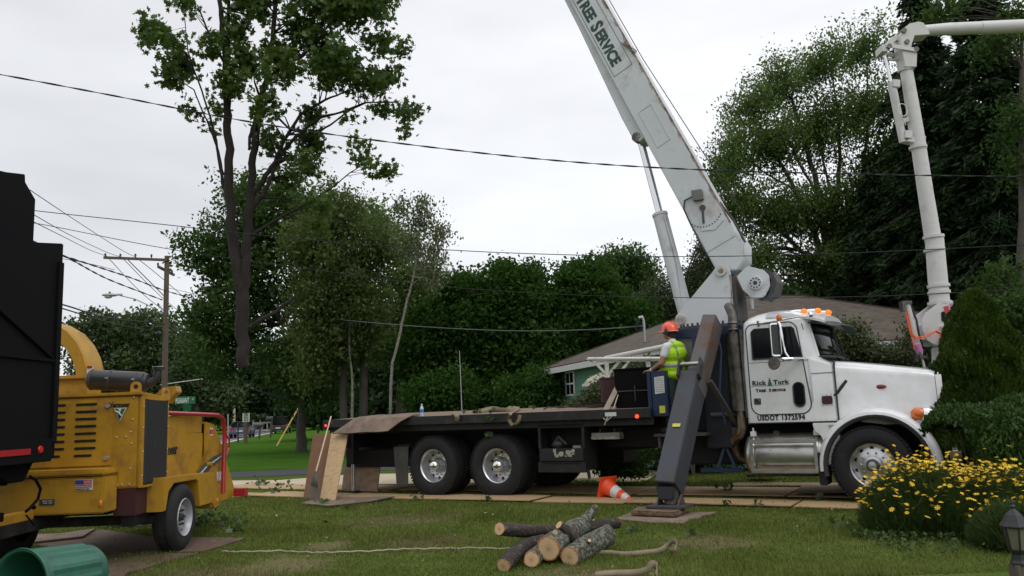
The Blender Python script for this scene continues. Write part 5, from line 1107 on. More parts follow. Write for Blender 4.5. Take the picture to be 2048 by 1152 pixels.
tree('leafy_tree','deep green tree with a rounded double top in the middle of the dark row','tree',ground_at(1030,32),32,[(1008,585,50,52),(1002,545,16,22),(1066,552,13,24),(1040,560,12,18),(1020,540,9,16),(1062,600,46,52),(960,650,56,56),(1030,680,90,72),(1090,700,60,62),(1020,760,100,55)],1800,26,.17,.50,'leaf_deep','bark_bg',[stem(1030,32,.2,600)],grp,dr=2.4,shell=.55)
tree('leafy_tree','deep green tree behind the house roof at the right end of the dark row','tree',ground_at(1170,33),33,[(1148,580,46,50),(1150,540,14,22),(1186,545,13,22),(1168,535,10,18),(1196,590,45,55),(1120,650,60,60),(1190,660,72,60),(1250,640,60,50),(1130,730,80,70)],1500,26,.17,.50,'leaf_deep','bark_bg',[stem(1170,33,.2,590)],grp,dr=2.4,shell=.55)
tree('leafy_tree','taller feathery tree rising behind the dark row left of the crane cylinder','tree',ground_at(1240,45),45,[(1230,540,30,42),(1262,545,30,45),(1205,560,26,40),(1290,565,26,40),(1245,610,60,50)],700,24,.20,.5,'leaf_dark','bark_bg',[stem(1240,45,.2,520)],grp,dr=2.2,shell=.4,axis=(0,0,1),axw=.4)
tree('leafy_tree','fine leaved grey green tree directly behind the crane lift cylinder','tree',ground_at(1350,36),36,[(1340,590,60,56),(1290,620,56,42),(1400,560,48,60),(1420,500,30,55),(1440,600,60,60)],1300,24,.12,.5,'leaf_grey','bark_bg',[stem(1370,36,.15,560)],grp,dr=2.2,shell=.4,axis=(0,0,-1),axw=.3)
# elm with fan of limbs
YE=30
ep=[[(Vector(ground_at(1668,YE)),.30),(at(1668,700,YE),.26),(at(1664,600,YE),.22),(at(1655,500,YE),.16),(at(1640,400,YE),.12),(at(1615,300,YE),.08),(at(1585,200,YE),.04)],
 [(at(1662,570,YE),.14),(at(1630,470,YE),.11),(at(1590,380,YE),.08),(at(1540,290,YE),.05),(at(1500,210,YE),.025)],
 [(at(1660,560,YE),.12),(at(1600,500,YE),.08),(at(1530,430,YE),.05),(at(1460,350,YE),.025)],
 [(at(1660,520,YE),.13),(at(1672,420,YE),.10),(at(1680,320,YE),.07),(at(1675,220,YE),.045),(at(1660,130,YE),.02)],
 [(at(1666,600,YE),.14),(at(1700,480,YE),.11),(at(1725,370,YE),.08),(at(1735,250,YE),.05),(at(1735,130,YE),.02)],
 [(at(1690,500,YE),.08),(at(1745,400,YE),.06),(at(1770,300,YE),.03)],
 [(at(1640,400,YE),.06),(at(1600,330,YE),.04),(at(1560,240,YE),.02)],[(at(1672,420,YE),.06),(at(1645,320,YE),.04),(at(1630,200,YE),.02)],[(at(1590,380,YE),.04),(at(1520,340,YE),.03),(at(1470,280,YE),.015)]]
tree('elm_tree','tall spreading elm with fanned dark limbs between crane boom and bucket boom','tree',ground_at(1668,YE),YE,[(1500,225,52,48),(1555,180,56,50),(1640,140,56,48),(1725,110,34,52),(1465,320,46,60),(1540,300,72,76),(1640,270,84,90),(1735,230,46,90),(1470,430,46,56),(1560,440,80,72),(1650,430,86,80),(1740,400,60,90),(1520,530,62,46),(1640,540,80,56),(1445,370,22,44)],3000,30,.115,.42,'leaf_elm','bark_bg',ep,grp,dr=2.8,shell=.15,axis=(0,0,1),axw=.5,ntips=320,tipr=.008)
# conifers
def conifer(label,px,Y,ztop,zbot,rmax,nl,dens,seed,lean=0):
    g=Vector(ground_at(px,Y)); t=empty('spruce_tree',g,0,label,'conifer','dark spruces behind the bucket boom')
    P=[];D=[]; bb_=MB(); bb_.tube([(0,0,0),(0,0,zbot),(0,0,ztop)],[.28,.22,.03],8)
    rr=np.random.default_rng(seed)
    for k in range(nl):
        f_=k/nl; z=zbot+(ztop-zbot)*f_; r=rmax*((1-f_)**.75)*rr.uniform(.65,1.15)+.25
        nb=7
        for j in range(nb):
            a=rr.uniform(0,2*np.pi); 
            if math.sin(a)>.75: continue
            L_=r*rr.uniform(.6,1.1); m_=int(dens*L_); s=rr.random(m_)**.7
            dirx=math.cos(a); diry=math.sin(a)
            x=dirx*L_*s; y=diry*L_*s; zz=z-.10*L_*s-.35*L_*s**2+.25*np.maximum(0,s-.75)*L_
            spread=.10+.22*L_*(1-s)*.5
            side=rr.normal(size=m_)*spread
            P.append(np.stack([x-diry*side,y+dirx*side,zz-np.abs(side)*.25-rr.random(m_)*.28],1)); D.append(np.tile([dirx,diry,-.5],(m_,1)))
            bb_.tube([(0,0,z),(dirx*L_*.5,diry*L_*.5,z-.14*L_),(dirx*L_*.95,diry*L_*.95,z-.40*L_)],[.03,.02,.008],4,cap=False)
    P=np.concatenate(P);D=np.concatenate(D)
    a=rr.normal(size=P.shape)*.45+D; V=leafgeo(P,.26,np.array([(0,-.5),(.13,-.1),(0,.5),(-.13,-.1)]),.2,None,axis=None)
    # orient sprays along the bough
    nm=rr.normal(size=P.shape); a/=np.linalg.norm(a,axis=1,keepdims=True); nm-=a*np.sum(a*nm,axis=1,keepdims=True); nm/=np.linalg.norm(nm,axis=1,keepdims=True); b=np.cross(nm,a)
    tm=np.array([(0,-.5),(.15,-.1),(0,.5),(-.15,-.1)]); s=rr.uniform(.14,.34,len(P))[:,None,None]
    V=P[:,None,:]+s*(b[:,None,:]*tm[None,:,0:1]+a[:,None,:]*tm[None,:,1:2])
    npmesh('crown',V,'needle_dark',parent=t)
    bb_.build('trunk',MATS['bark_bg'],t,fixn=False,ang=80)
conifer('dark spruce just left of the bucket boom, its tip below the boom elbow',1805,28,9.6,1.0,3.2,56,95,1)
conifer('very tall dark spruce behind the bucket boom elbow reaching out of the frame',1935,26,15.5,1.0,3.0,84,95,2)
conifer('dark spruce at the right edge of the photo, top out of the frame',2065,24,14.8,1.0,3.0,80,95,3)
tree('leafy_tree','dark shaggy tree filling the gap between the elm and the bucket boom','tree',ground_at(1775,29),29,[(1775,330,46,60),(1800,420,50,60),(1760,450,50,60),(1790,540,60,60),(1830,300,30,70),(1740,560,50,50)],1100,28,.16,.5,'leaf_dark','bark_bg',[stem(1775,29,.15,380)],grp,dr=1.6,shell=.35)
conifer('dark spruce behind the elm trunk with low drooping boughs',1735,31,8.8,.6,2.8,46,80,4)
tree('leafy_tree','patch of lighter broadleaf tree growing in front of the spruces at the right edge','tree',ground_at(2040,21),21,[(2030,240,26,60),(2045,330,30,50),(1990,90,30,40),(2030,40,40,50),(1890,20,36,24),(2035,620,40,60),(2000,560,40,40)],420,18,.12,.40,'leaf_dark','bark_bg',[stem(2045,21,.12,40)],grp,dr=1.3,shell=.2)
# far trees on the left
tree('leafy_tree','far tree with open layered branches behind the street lamp, leftmost tree','tree',ground_at(200,88),88,[(175,660,42,32),(225,645,46,30),(190,700,60,40),(260,690,56,45),(230,750,90,50)],700,20,.42,1.3,'leaf_far','bark_bg',[stem(215,88,.4,640)],grp,dr=5,shell=.35,flat=.3)
tree('leafy_tree','far rounded tree directly behind the utility pole','tree',ground_at(310,85),85,[(300,650,42,34),(345,680,40,42),(300,720,60,50),(370,730,50,50),(330,780,80,45)],800,20,.40,1.2,'leaf_far','bark_bg',[stem(315,85,.4,650)],grp,dr=5,shell=.4)
tree('leafy_tree','far pointed trees right of the utility pole above the road','tree',ground_at(395,75),75,[(392,690,26,36),(420,740,40,50),(380,760,40,50),(440,790,40,36)],500,20,.36,1.1,'leaf_far','bark_bg',[stem(400,75,.3,680)],grp,dr=4,shell=.4)
# masses
def mass(name,label,bl,Y,nc,nl,size,rc,lm,**k):
    B=blobs(bl,Y,k.pop('dr',4)); o,C=crown(name,None,B,nc,nl,size,rc,MATS[lm],LOVAL,k.pop('shell',.3)); return tag(o,label,'woods',None,'stuff')
mass('far_woods','dark wood behind the road and the lawn',[(x,y,60,46) for x,y in ((640,790),(680,740),(760,770),(700,800),(840,770),(640,710),(760,680))],58,1700,22,.45,1.3,'needle_dark',dr=4)
mass('wood_edge','dark wood behind the row of trees and the house',[(x,y,90,90) for x,y in ((830,720),(950,700),(1080,690),(1200,680),(1320,680),(1450,640),(1580,640),(1700,620),(1830,600),(1960,600),(2060,560),(1900,450),(2040,420),(1790,480))]+[(x,812,70,26) for x in range(700,1300,60)],50,3300,20,.42,1.3,'needle_dark',dr=4)
mass('dark_woods','dark trees overhanging the far end of the road',[(450,790,46,34),(500,785,50,36),(560,780,50,44),(610,800,40,40),(400,800,40,26),(600,740,50,40),(540,740,50,40),(640,820,40,24)],112,1500,24,.7,2.2,'needle_dark',dr=5)
mass('distant_woods','distant tree line far beyond the road',[(x,y,70,24) for x,y in ((150,800),(250,800),(350,800),(430,822),(490,826),(560,828),(430,815),(520,812),(600,818),(680,820),(760,815),(-60,780),(40,790),(1900,760),(2060,740))],150,900,20,1.1,3.0,'leaf_far',dr=8)
# shrubs
def shrub(label,bl,Y,nc,nl,size,rc,lm,group=None,name='shrub',cat='shrub',base=None,twigs=40,**k):
    B=blobs(bl,Y,k.pop('dr',.8)); t=empty(name,base or (B[0][0],Y,0),0,label,cat,group); 
    o,C=crown('foliage',t,B,nc,nl,size,rc,MATS[lm],k.pop('tmpl',LOVAL),k.pop('shell',.5),**k)
    g=Vector(t.location); limbs('stems',t,[[(g,.03),(g+Vector((random.uniform(-.1,.1),0,.5)),.02),(Vector(B[i][:3]),.008)] for i in range(min(4,len(B)))],MATS['bark_bg'],C,ntips=twigs,tipr=.004,maxd=2.5)
    return t
shrub('dark shrubs on the lawn beyond the rear of the flatbed',[(860,790,46,40),(910,780,40,50)],28,420,22,.14,.4,'leaf_deep',dr=1.2)
shrub('rounded fine leaved dark bush beyond the flatbed left of the green house',[(1060,800,66,46),(1100,790,40,46)],27,620,24,.11,.35,'leaf_deep',dr=1.5,axis=(0,0,1),axw=.5)
shrub('pale green shrub between the house window and the maroon barrel',[(1172,812,22,12),(1196,798,18,18),(1216,780,14,18),(1150,822,24,8)],17.2,330,20,.09,.22,'leaf_bush',dr=.6)
shrub('pale shrub tangled round the white pipe frame',[(1250,745,26,18),(1290,735,22,22),(1270,770,40,30)],17.6,160,16,.08,.2,'leaf_bush',dr=.5)
shrub('tall grey green shrub behind the truck windshield and hood',[(1700,690,30,34),(1730,710,44,26),(1790,715,46,24),(1840,700,32,30),(1690,660,20,16),(1850,660,22,24)],18.6,620,20,.085,.25,'leaf_bush',dr=.8)
shrub('dark foundation shrubs along the front wall of the green house',[(1350,850,70,40,1.6),(1440,860,60,40,.9),(1540,850,60,40,.4),(1250,870,50,36,2.2),(1270,905,50,26,2),(1380,910,60,26,1.2),(1500,905,60,26,.5)],17.0,700,22,.10,.3,'leaf_dark',dr=.6)
shrub('dark leafy bush hanging low behind the orange cone',[(1215,930,30,18),(1250,915,34,24),(1190,915,24,14),(1270,945,20,14),(1225,950,20,10)],15.6,260,16,.07,.16,'leaf_dark',dr=.4)
shrub('dark leafy bush seen under the truck beside the fuel tank',[(1400,900,70,30),(1440,930,40,16),(1330,890,40,30)],17.5,300,18,.08,.25,'leaf_dark',dr=.6)
shrub('dark leafy bush behind the arborvitae at the right edge of the photo',[(2010,640,40,50),(2050,700,40,60),(1990,700,30,40),(2060,640,40,60)],15.5,420,20,.09,.3,'leaf_dark',dr=.8)
# arborvitae
g=at(1972,800,11.4); g.z=0
t=empty('arborvitae',g,0,'dense cone shaped arborvitae between the truck nose and the right edge','evergreen')
n=90000; h=RNG.random(n)**.8; a=RNG.uniform(0,2*np.pi,n); H=2.80
lob=1+.09*np.sin(a*5+h*13+np.sin(h*9)*2)+.07*np.sin(a*9-h*23+1.3*np.sin(a*2))+.05*np.sin(h*47+a*4)
rr=(.84*np.clip(1-h**1.35,0,1)**.60*lob+.03)*(1-.22*RNG.random(n)**2.2)
P=np.stack([rr*np.cos(a),rr*np.sin(a),h*H*RNG.choice([1,1,1.01],n)],1)
D=np.stack([np.cos(a),np.sin(a),np.full(n,.9)],1)
ax_=D*.6+np.array([0,0,1])+RNG.normal(size=(n,3))*.35
def orient(P,a,tm,s0,s1):
    n=len(P); a=a/np.linalg.norm(a,axis=1,keepdims=True); nm=RNG.normal(size=(n,3)); nm-=a*np.sum(a*nm,axis=1,keepdims=True); nm/=np.linalg.norm(nm,axis=1,keepdims=True); b=np.cross(nm,a); s=RNG.uniform(s0,s1,n)[:,None,None]
    return P[:,None,:]+s*(b[:,None,:]*tm[None,:,0:1]+a[:,None,:]*tm[None,:,1:2])
npmesh('crown',orient(P,ax_,LSPRAY,.05,.10),'leaf_arb',parent=t)
b=MB(); b.tube([(0,0,0),(0,0,1.2),(0,0,2.3)],[.06,.05,.02],8); b.build('trunk',MATS['bark_bg'],t)
# hedge (yew) in front of it
t=empty('yew_hedge',(5.85,9.9,0),0,'dark clipped yew hedge with bright green tips behind the yellow flowers','hedge')
n=135000; X=RNG.uniform(-.80,2.3,n); top=1.25+.04*np.sin(X*2.4+.6)+.035*np.sin(X*7)+.03*np.sin(X*17)-.25*np.clip((-X-.45)/.6,0,1)**2
u_=RNG.random(n); sy=RNG.uniform(-1,1,n)
prof=np.clip(1-np.abs(sy)**3,0,1)**.5; face=RNG.random(n)<.62
y_=np.where(face,-.62-.06*np.sin(X*5)+.05*RNG.random(n)+.10*RNG.normal(size=n)*.5,sy*.62)
z_=np.where(face,top*(.05+.92*RNG.random(n)),top*(.80+.20*prof)+RNG.normal(size=n)*.02)
y_=np.where(face,y_+.25*np.clip((z_/top-.75)/.25,0,1)**2,y_)
P=np.stack([X,y_,z_],1); P[:,0]+=RNG.normal(size=n)*.02
ax_=np.stack([RNG.normal(size=n)*.5-.1,-.35*face+RNG.normal(size=n)*.35,.8+RNG.normal(size=n)*.3],1)
npmesh('foliage',orient(P,ax_,LSPRAY,.045,.11),'leaf_hedge',parent=t)
b=MB()
for k in range(26): x=-.6+k*.11; b.tube([(x,random.uniform(-.3,.3),0),(x+random.uniform(-.1,.1),random.uniform(-.3,.3),.5),(x+random.uniform(-.15,.15),random.uniform(-.4,.4),1.0)],[.02,.015,.006],5)
b.build('stems',MATS['bark_bg'],t)
# coreopsis
def coreopsis(label,cx,cy,rx,ry,H,nleaf,nf,seed,loose=0):
    rr=np.random.default_rng(seed); t=empty('tickseed_bush',(cx,cy,0),0,label,'flowering bush','yellow flower clumps at the lamp post')
    n=nleaf; a=rr.uniform(0,2*np.pi,n); q=rr.random(n)**.45; hh=rr.random(n)**.7
    dome=np.sqrt(np.clip(1-q**2.4,0,1))
    z=H*(.12+.86*dome)*hh*(1+.10*np.sin(a*7+q*9)); P=np.stack([rx*q*np.cos(a)*(.85+.25*hh),ry*q*np.sin(a)*(.85+.25*hh),z],1)
    ax=np.stack([np.cos(a)*q*.9+rr.normal(size=n)*.4,np.sin(a)*q*.9+rr.normal(size=n)*.4,np.full(n,.9)],1)
    npmesh('foliage',orient(P,ax,LNEEDLE*np.array([.55,1]),.05,.12),'leaf_fern',parent=t)
    fl=[]
    for k in range(nf):
        a=rr.uniform(0,2*np.pi); q=rr.random()**.55; z=H*(.34+.76*math.sqrt(max(0,1-q**2.2)))*(1+.12*rr.normal())
        if rr.random()<loose: z=H*rr.uniform(.15,1.15)
        p=Vector((rx*q*math.cos(a)*1.12,ry*q*math.sin(a)*1.12,max(.12,z))); fl.append(p)
    fl.sort(key=lambda p:(Vector((cx,cy,0))+p-CAM).length)
    def fmesh(pts):
        b=MB()
        for p in pts:
            up=Vector((rr.normal()*.35,rr.normal()*.35-.25,1)).normalized(); x,y=frame(up); r=rr.uniform(.018,.030); off=rr.uniform(0,1)
            for j in range(8):
                a=2*math.pi*(j+off)/8; d=x*math.cos(a)+y*math.sin(a); s_=x*-math.sin(a)+y*math.cos(a)
                b.add([p,p+d*r*.6+s_*r*.17+up*r*.12,p+d*r+up*r*rr.uniform(-.1,.2),p+d*r*.6-s_*r*.17+up*r*.12],[(0,1,2,3)])
        return b
    protos=[]
    for k in range(6):
        o=fmesh([Vector((0,0,0))]).build('blossom',MATS['petal'],t,smooth=False,fixn=False); c=MB(); c.ell((0,0,.003),(.006,.006,.004),6,4); protos.append(o.data)
        bpy.data.objects.remove(o)
    for i,p in enumerate(fl[:90]):
        o=bpy.data.objects.new('blossom',protos[i%6]); scene.collection.objects.link(o); o.parent=t; o.location=p; o.rotation_euler=(rr.normal()*.25,rr.normal()*.25,rr.uniform(0,6)); s=rr.uniform(.8,1.25); o.scale=(s,s,s)
    if len(fl)>90: tag(fmesh(fl[90:]).build('blossoms',MATS['petal'],t,smooth=False,fixn=False),kind='stuff')
    b=MB()
    for p in fl: b.tube([p*.86+Vector((0,0,-.03)),p*.95,p],[.0022,.002,.0018],3,cap=False)
    b.build('stems',MATS['leaf_fern'],t,fixn=False)
def fpos(px,py,Y): v=at(px,py,Y); return v.x,v.y
x,y=fpos(1852,1000,9.0)
coreopsis('broad mound of yellow star flowers in front of the truck front wheel',x,y,.64,.6,.66,52000,520,5)
x,y=fpos(1992,1000,8.9)
coreopsis('looser mound of yellow star flowers beside the lamp post',x,y,.64,.6,.60,40000,450,6,.15)
x,y=fpos(2040,1060,7.9)
coreopsis('low sparse clump of yellow flowers right behind the black lantern',x,y,.42,.4,.42,20000,30,8,.4)
# low weeds at the bed edge
P=np.stack([RNG.uniform(3.4,5.6,5000),RNG.uniform(7.6,8.9,5000),np.zeros(5000)],1); k=(P[:,0]-3.4)/2.2*1.1+7.7; P=P[(P[:,1]>8.6-.45*(P[:,0]-3.4))|(RNG.random(5000)<.12)]
P[:,2]=RNG.uniform(0.01,.09,len(P)); npmesh('bed_weeds',leafgeo(P,.05,LOVAL,.8),'leaf_fern',label='low weeds along the edge of the flower bed',cat='weeds',kind='stuff')
# fallen sprigs
def sprig(px,py,sc,label,z=0.0,n=10,P0=None,mt='leaf_sprig'):
    g=P0 if P0 is not None else gnd(px,py,z); t=empty('leafy_sprig',g,random.uniform(0,6),label,'sprig','cut leafy sprigs')
    P=np.stack([RNG.normal(size=n)*sc,RNG.normal(size=n)*sc*.6,np.abs(RNG.normal(size=n))*sc*.35+.02],1)
    npmesh('leaves',leafgeo(P,.085,LMAPLE,.5),mt,parent=t); b=MB(); b.tube([(-sc*1.2,0,.01),(0,0,.03),(sc*1.2,sc*.3,.03)],[.006,.004,.002],5); b.build('twig',MATS['bark_bg'],t)
leafmat('leaf_sprig',(.03,.065,.016),(.075,.125,.045),(.20,.26,.17),nscale=6,gloss=.05)
for i,(x,y,s,n,l) in enumerate([(250,1055,.25,50,'leaf litter under the chipper behind its axle'),(430,1047,.28,90,'large pile of cut maple leaves right of the chipper wheel'),(395,1052,.16,40,'small heap of leaves touching the chipper wheel'),(478,1065,.08,8,'small sprig lying right of the big leaf pile'),(560,983,.25,26,'leafy sprigs on the plywood left of the leaning boards'),(520,970,.22,16,'leafy sprigs on the leftmost far plywood'),(645,1008,.12,12,'sprig at the foot of the pale leaning board'),(707,1020,.06,5,'sprig on the grass right of the pale leaning board'),(836,998,.10,10,'sprig under the rearmost tyre edge'),(1261,1066,.06,6,'pale leaf on the grass beyond the log pile'),(1275,1064,.05,4,'second small leaf right of the pale leaf beyond the log pile'),(1390,1072,.05,5,'leaf on the grass right of the outrigger pad'),(1517,1011,.06,6,'sprig on the near plywood edge right of the outrigger'),(1452,1011,.05,5,'tiny sprig on the plywood closer to the outrigger'),(1636,1001,.06,6,'leaf on the plywood near the front wheel'),(1455,982,.10,8,'sprig on the far plywood beyond the outrigger'),(1715,1053,.14,22,'clump of leaves on the grass before the flower mound'),(655,1047,.04,3,'single leaf on the left part of the lawn'),(975,1000,.05,4,'leaf on the plywood under the forward tyre')]):
    sprig(x,y,s,l,n=n,z=.03 if y<1012 else 0)
# ================================================================ HOUSE
HA=R(15); rw=Vector((math.cos(HA),math.sin(HA),0)); lw=Vector((-math.sin(HA),math.cos(HA),0)); HC=Vector((3.62,18.3,0)); LR=10.4; LL=9.2; EZ=2.68
house=empty('house',HC,HA,'single storey mint green house with brown hip roof behind the crane truck','house')
def hp(x,y,z): return HC+rw*x+lw*y+Vector((0,0,z))       # local x along front, y along left wall
b=MB()
for k in range(14):
    z=k*.195; 
    if z>EZ-.1: break
    for (x0,x1,y0,y1) in ((-.0,LR,-.012,.0),(-.012,.0,0,LL)):
        if y0<0: b.add([(x0,-.003,z+.19),(x1,-.003,z+.19),(x1,-.022,z),(x0,-.022,z),(x1,0,z),(x0,0,z)],[(0,1,2,3),(3,2,4,5)])
        else: b.add([(-.003,y0,z+.19),(-.003,y1,z+.19),(-.022,y1,z),(-.022,y0,z),(0,y1,z),(0,y0,z)],[(0,1,2,3),(3,2,4,5)])
b.build('siding',MATS['siding_green'],house,smooth=False,fixn=False)
b=MB(); b.bb(.0,LR,.0,LL,0,EZ); b.build('wall',MATS['siding_green'],house,smooth=False)
b=MB(); b.bb(-.04,.05,-.04,.05,0,EZ); b.bb(-.04,.05,LL-.05,LL+.04,0,EZ); b.build('corner_board',MATS['siding_green'],house)
# roof with courses
m=bpy.data.materials.new('shingles'); m.use_nodes=True; t=m.node_tree; pn=t.nodes['Principled BSDF']; pn.inputs['Roughness'].default_value=.95
uv=N(t,'ShaderNodeUVMap'); br=N(t,'ShaderNodeTexBrick'); br.offset=.5; br.inputs['Scale'].default_value=1; br.inputs['Brick Width'].default_value=.30; br.inputs['Row Height'].default_value=.14; br.inputs['Mortar Size'].default_value=.008; br.inputs['Bias'].default_value=.1
br.inputs['Color1'].default_value=(.125,.098,.074,1); br.inputs['Color2'].default_value=(.080,.063,.048,1); br.inputs['Mortar'].default_value=(.03,.022,.02,1); t.links.new(uv.outputs[0],br.inputs[0])
nn=N(t,'ShaderNodeTexNoise'); nn.inputs['Scale'].default_value=1.2; nn.inputs['Detail'].default_value=6; t.links.new(uv.outputs[0],nn.inputs[0]); mm=N(t,'ShaderNodeMapRange'); mm.inputs[3].default_value=.7; mm.inputs[4].default_value=1.3; t.links.new(nn.outputs['Fac'],mm.inputs[0])
sc_=N(t,'ShaderNodeVectorMath',operation='SCALE'); t.links.new(br.outputs[0],sc_.inputs[0]); t.links.new(mm.outputs[0],sc_.inputs['Scale']); t.links.new(sc_.outputs[0],pn.inputs['Base Color'])
bu=N(t,'ShaderNodeBump'); bu.inputs['Strength'].default_value=.6; bu.inputs['Distance'].default_value=.01; t.links.new(br.outputs['Fac'],bu.inputs['Height']); bu.invert=True; t.links.new(bu.outputs[0],pn.inputs['Normal'])
ov=.45; ez=EZ+.02; pz=4.46; x0,x1,y0,y1=-ov,LR+ov,-ov,LL+ov
rA=Vector((LR/2-.9,LL/2,pz)); rB=Vector((LR/2+1.2,LL/2,pz)); c=[Vector((x0,y0,ez)),Vector((x1,y0,ez)),Vector((x1,y1,ez)),Vector((x0,y1,ez))]
faces=[[c[0],c[1],rB,rA],[c[1],c[2],rB],[c[2],c[3],rA,rB],[c[3],c[0],rA]]
me=bpy.data.meshes.new('roof'); vs=[];fs=[];uvs=[]
for f in faces:
    k=len(vs); vs+=[tuple(v) for v in f]; fs.append(tuple(range(k,k+len(f)))); e=(f[1]-f[0]).normalized(); nrm=(f[1]-f[0]).cross(f[2]-f[0]).normalized(); up=nrm.cross(e)
    for v in f: uvs.append(((v-f[0]).dot(e),(v-f[0]).dot(up)))
me.from_pydata(vs,[],fs); ul=me.uv_layers.new(name='UVMap')
for i,q in enumerate(uvs): ul.data[i].uv=q
me.materials.append(m); roof=bpy.data.objects.new('roof',me); scene.collection.objects.link(roof); roof.parent=house
md=roof.modifiers.new('s','SOLIDIFY'); md.thickness=.04; md.offset=1
b=MB(); b.bb(x0,x1,y0-.02,y0,ez-.16,ez+.01).bb(x0-.02,x0,y0,y1,ez-.16,ez+.01).bb(x1,x1+.02,y0,y1,ez-.16,ez+.01); b.bb(x0+.01,x1-.01,y0+.01,y1-.01,ez-.05,ez-.03)
b.build('fascia',MATS['trim_white'],roof)
b=MB(); b.tube([(x0-.05,y0+3.6,ez-.02),(x0-.05,y0-.02,ez-.02)],.055,8); b.build('gutter',MATS['trim_white'],roof)
b=MB()
for a_,q_ in ((c[0],rA),(c[1],rB),(c[3],rA),(rA,rB)): b.tube([a_+Vector((0,0,.035)),q_+Vector((0,0,.035))],.045,6)
b.build('ridge_caps',m,roof)
b=MB(); b.bb(4.6,5.0,5.4,5.8,4.2,4.95); b.bb(4.55,5.05,5.35,5.85,4.95,5.0); b.build('chimney',MATS['trim_white'],roof)
b=MB(); b.cyl((3.7,2.9,3.9),(3.7,2.9,4.35),.05); b.build('vent_pipe',MATS['galv'],roof)
# left wall things
def onplane(px,py,P0,nv): d=ray(px,py); return CAM+d*((P0-CAM).dot(nv)/d.dot(nv))
def lwp(px,py): p=onplane(px,py,hp(-.03,0,0),rw)-HC; return p.dot(lw),p.z
ya,za=lwp(1151,791); yb,zb=lwp(1131,744)
b=MB(); b.bb(-.05,-.02,ya,yb,za,zb); wf=b.build('window',MATS['trim_white'],house,bevel=.004)
b=MB(); dy=(yb-ya); dz=(zb-za)
for i in range(2):
    for j in range(2): b.bb(-.055,-.045,ya+dy*(.12+.42*i),ya+dy*(.46+.42*i),za+dz*(.07+.46*j),za+dz*(.46+.46*j))
b.build('pane',MATS['glass_dark'],wf,smooth=False)
ya,za=lwp(1212,800); yb,zb=lwp(1180,752)
b=MB(); b.bb(-.05,-.02,ya,yb,.1,zb); wf=b.build('side_door',MATS['trim_white'],house,bevel=.004)
b=MB(); b.bb(-.055,-.045,ya+.25,yb-.2,1.1,zb-.15); b.build('pane',MATS['glass_dark'],wf)
# awning
def awp(px,py): p=onplane(px,py,hp(-.9,0,0),rw)-HC; return p.dot(lw),p.z
ya,za=awp(1236,745); yb,zb=awp(1166,747); za=(lwp(1200,728)[1]); 
aw=empty('awning_root'); bpy.data.objects.remove(aw)
b=MB(); n=16; 
for k in range(n):
    y_0=ya+(yb-ya)*k/n; y_1=ya+(yb-ya)*(k+.9)/n; dz=.012*(k%2)
    b.loft([[Vector((-.03,y,2.42+dz)) for y in (y_0,y_1)],[Vector((-.45,y,2.33+dz)) for y in (y_0,y_1)],[Vector((-.80,y,2.17+dz)) for y in (y_0,y_1)],[Vector((-.90,y,2.05+dz)) for y in (y_0,y_1)]],close=False)
b.build('awning',MATS['awning'],house,thick=.012)
b=MB(); b.tube([(-.03,ya+.1,1.9),(-.85,ya+.1,2.1)],.015,6); b.tube([(-.03,yb-.1,1.9),(-.85,yb-.1,2.1)],.015,6); b.bb(-.94,-.90,ya,yb,1.99,2.06); b.build('awning_frame',MATS['trim_white'],house)
b=MB()
for k in range(30): y=ya-.2-k*.06; b.bb(-.06,-.03,y-.045,y,1.2,2.3)
b.build('porch_screen',MATS['awning'],house)
# service mast on roof
mp_=at(1290,688,20.5); mt_=at(1287,640,20.5)
b=MB(); b.tube([(mt_.x,mt_.y,mt_.z-1.5),mt_,mt_+Vector((-.03,0,.07)),mt_+Vector((-.12,0,.06))],[.035,.035,.045,.04],10); q=b.build('service_mast',MATS['galv'],label='grey electric service mast standing on the brown roof',cat='service mast')
b=MB(); b.lathe([(.12,0),(.05,.05),(.036,.08)],(mt_.x,mt_.y,mp_.z-.03),(0,0,1),14); b.build('flashing',MATS['seam'],q)
b=MB(); w0=at(1286,652,20.4)
for s in range(3): b.tube([mt_+Vector((-.10,-.03,.03)),mt_+Vector((-.22,-.05,-.15-.05*s)),mt_+Vector((-.18+.06*s,-.05,-.30)),w0],.010,5)
b.build('drip_loop',MATS['wire_black'],q)
# white pipe frame (arbor)
YA=16.6
fr=empty('pipe_frame',(at(1212,760,YA).x,YA,0),0,'white painted pipe frame with diagonal braces beyond the flatbed','pipe frame'); Lf=Vector(fr.location)
b=MB(); p=[at(1176,718,YA),at(1335,717,YA-.2)]; b.tube([q-Lf for q in p],.035,12); p=[at(1185,722,YA+.7),at(1335,720,YA+.5)]; b.tube([q-Lf for q in p],.03,10); b.tube([at(1176,718,YA)-Lf,at(1185,722,YA+.7)-Lf],.03,8); b.build('top_rail',MATS['pvc'],fr)
b=MB(); g=at(1213,722,YA)-Lf; b.bb(g.x-.04,g.x+.04,-.04,.04,0,g.z); b.build('post',MATS['pvc'],fr,bevel=.006)
b=MB(); b.beam(at(1187,722,YA)-Lf,at(1212,748,YA)-Lf,.05,.05,up=(0,1,0)); b.build('brace',MATS['pvc'],fr)
b=MB(); b.beam(at(1240,722,YA)-Lf,at(1215,750,YA)-Lf,.05,.05,up=(0,1,0)); b.build('brace',MATS['pvc'],fr)
b=MB(); b.beam(at(1258,724,YA+.6)-Lf,at(1232,752,YA+.6)-Lf,.05,.05,up=(0,1,0)); b.build('brace',MATS['pvc'],fr)
b=MB(); g=at(1296,716,YA-.1)-Lf; b.bb(g.x-.04,g.x+.04,-.12,-.04,g.z-.22,g.z+.03); b.cyl((g.x,-.13,g.z-.1),(g.x,-.12,g.z-.1),.025,n=12); b.build('clamp_plate',MATS['pvc'],fr)
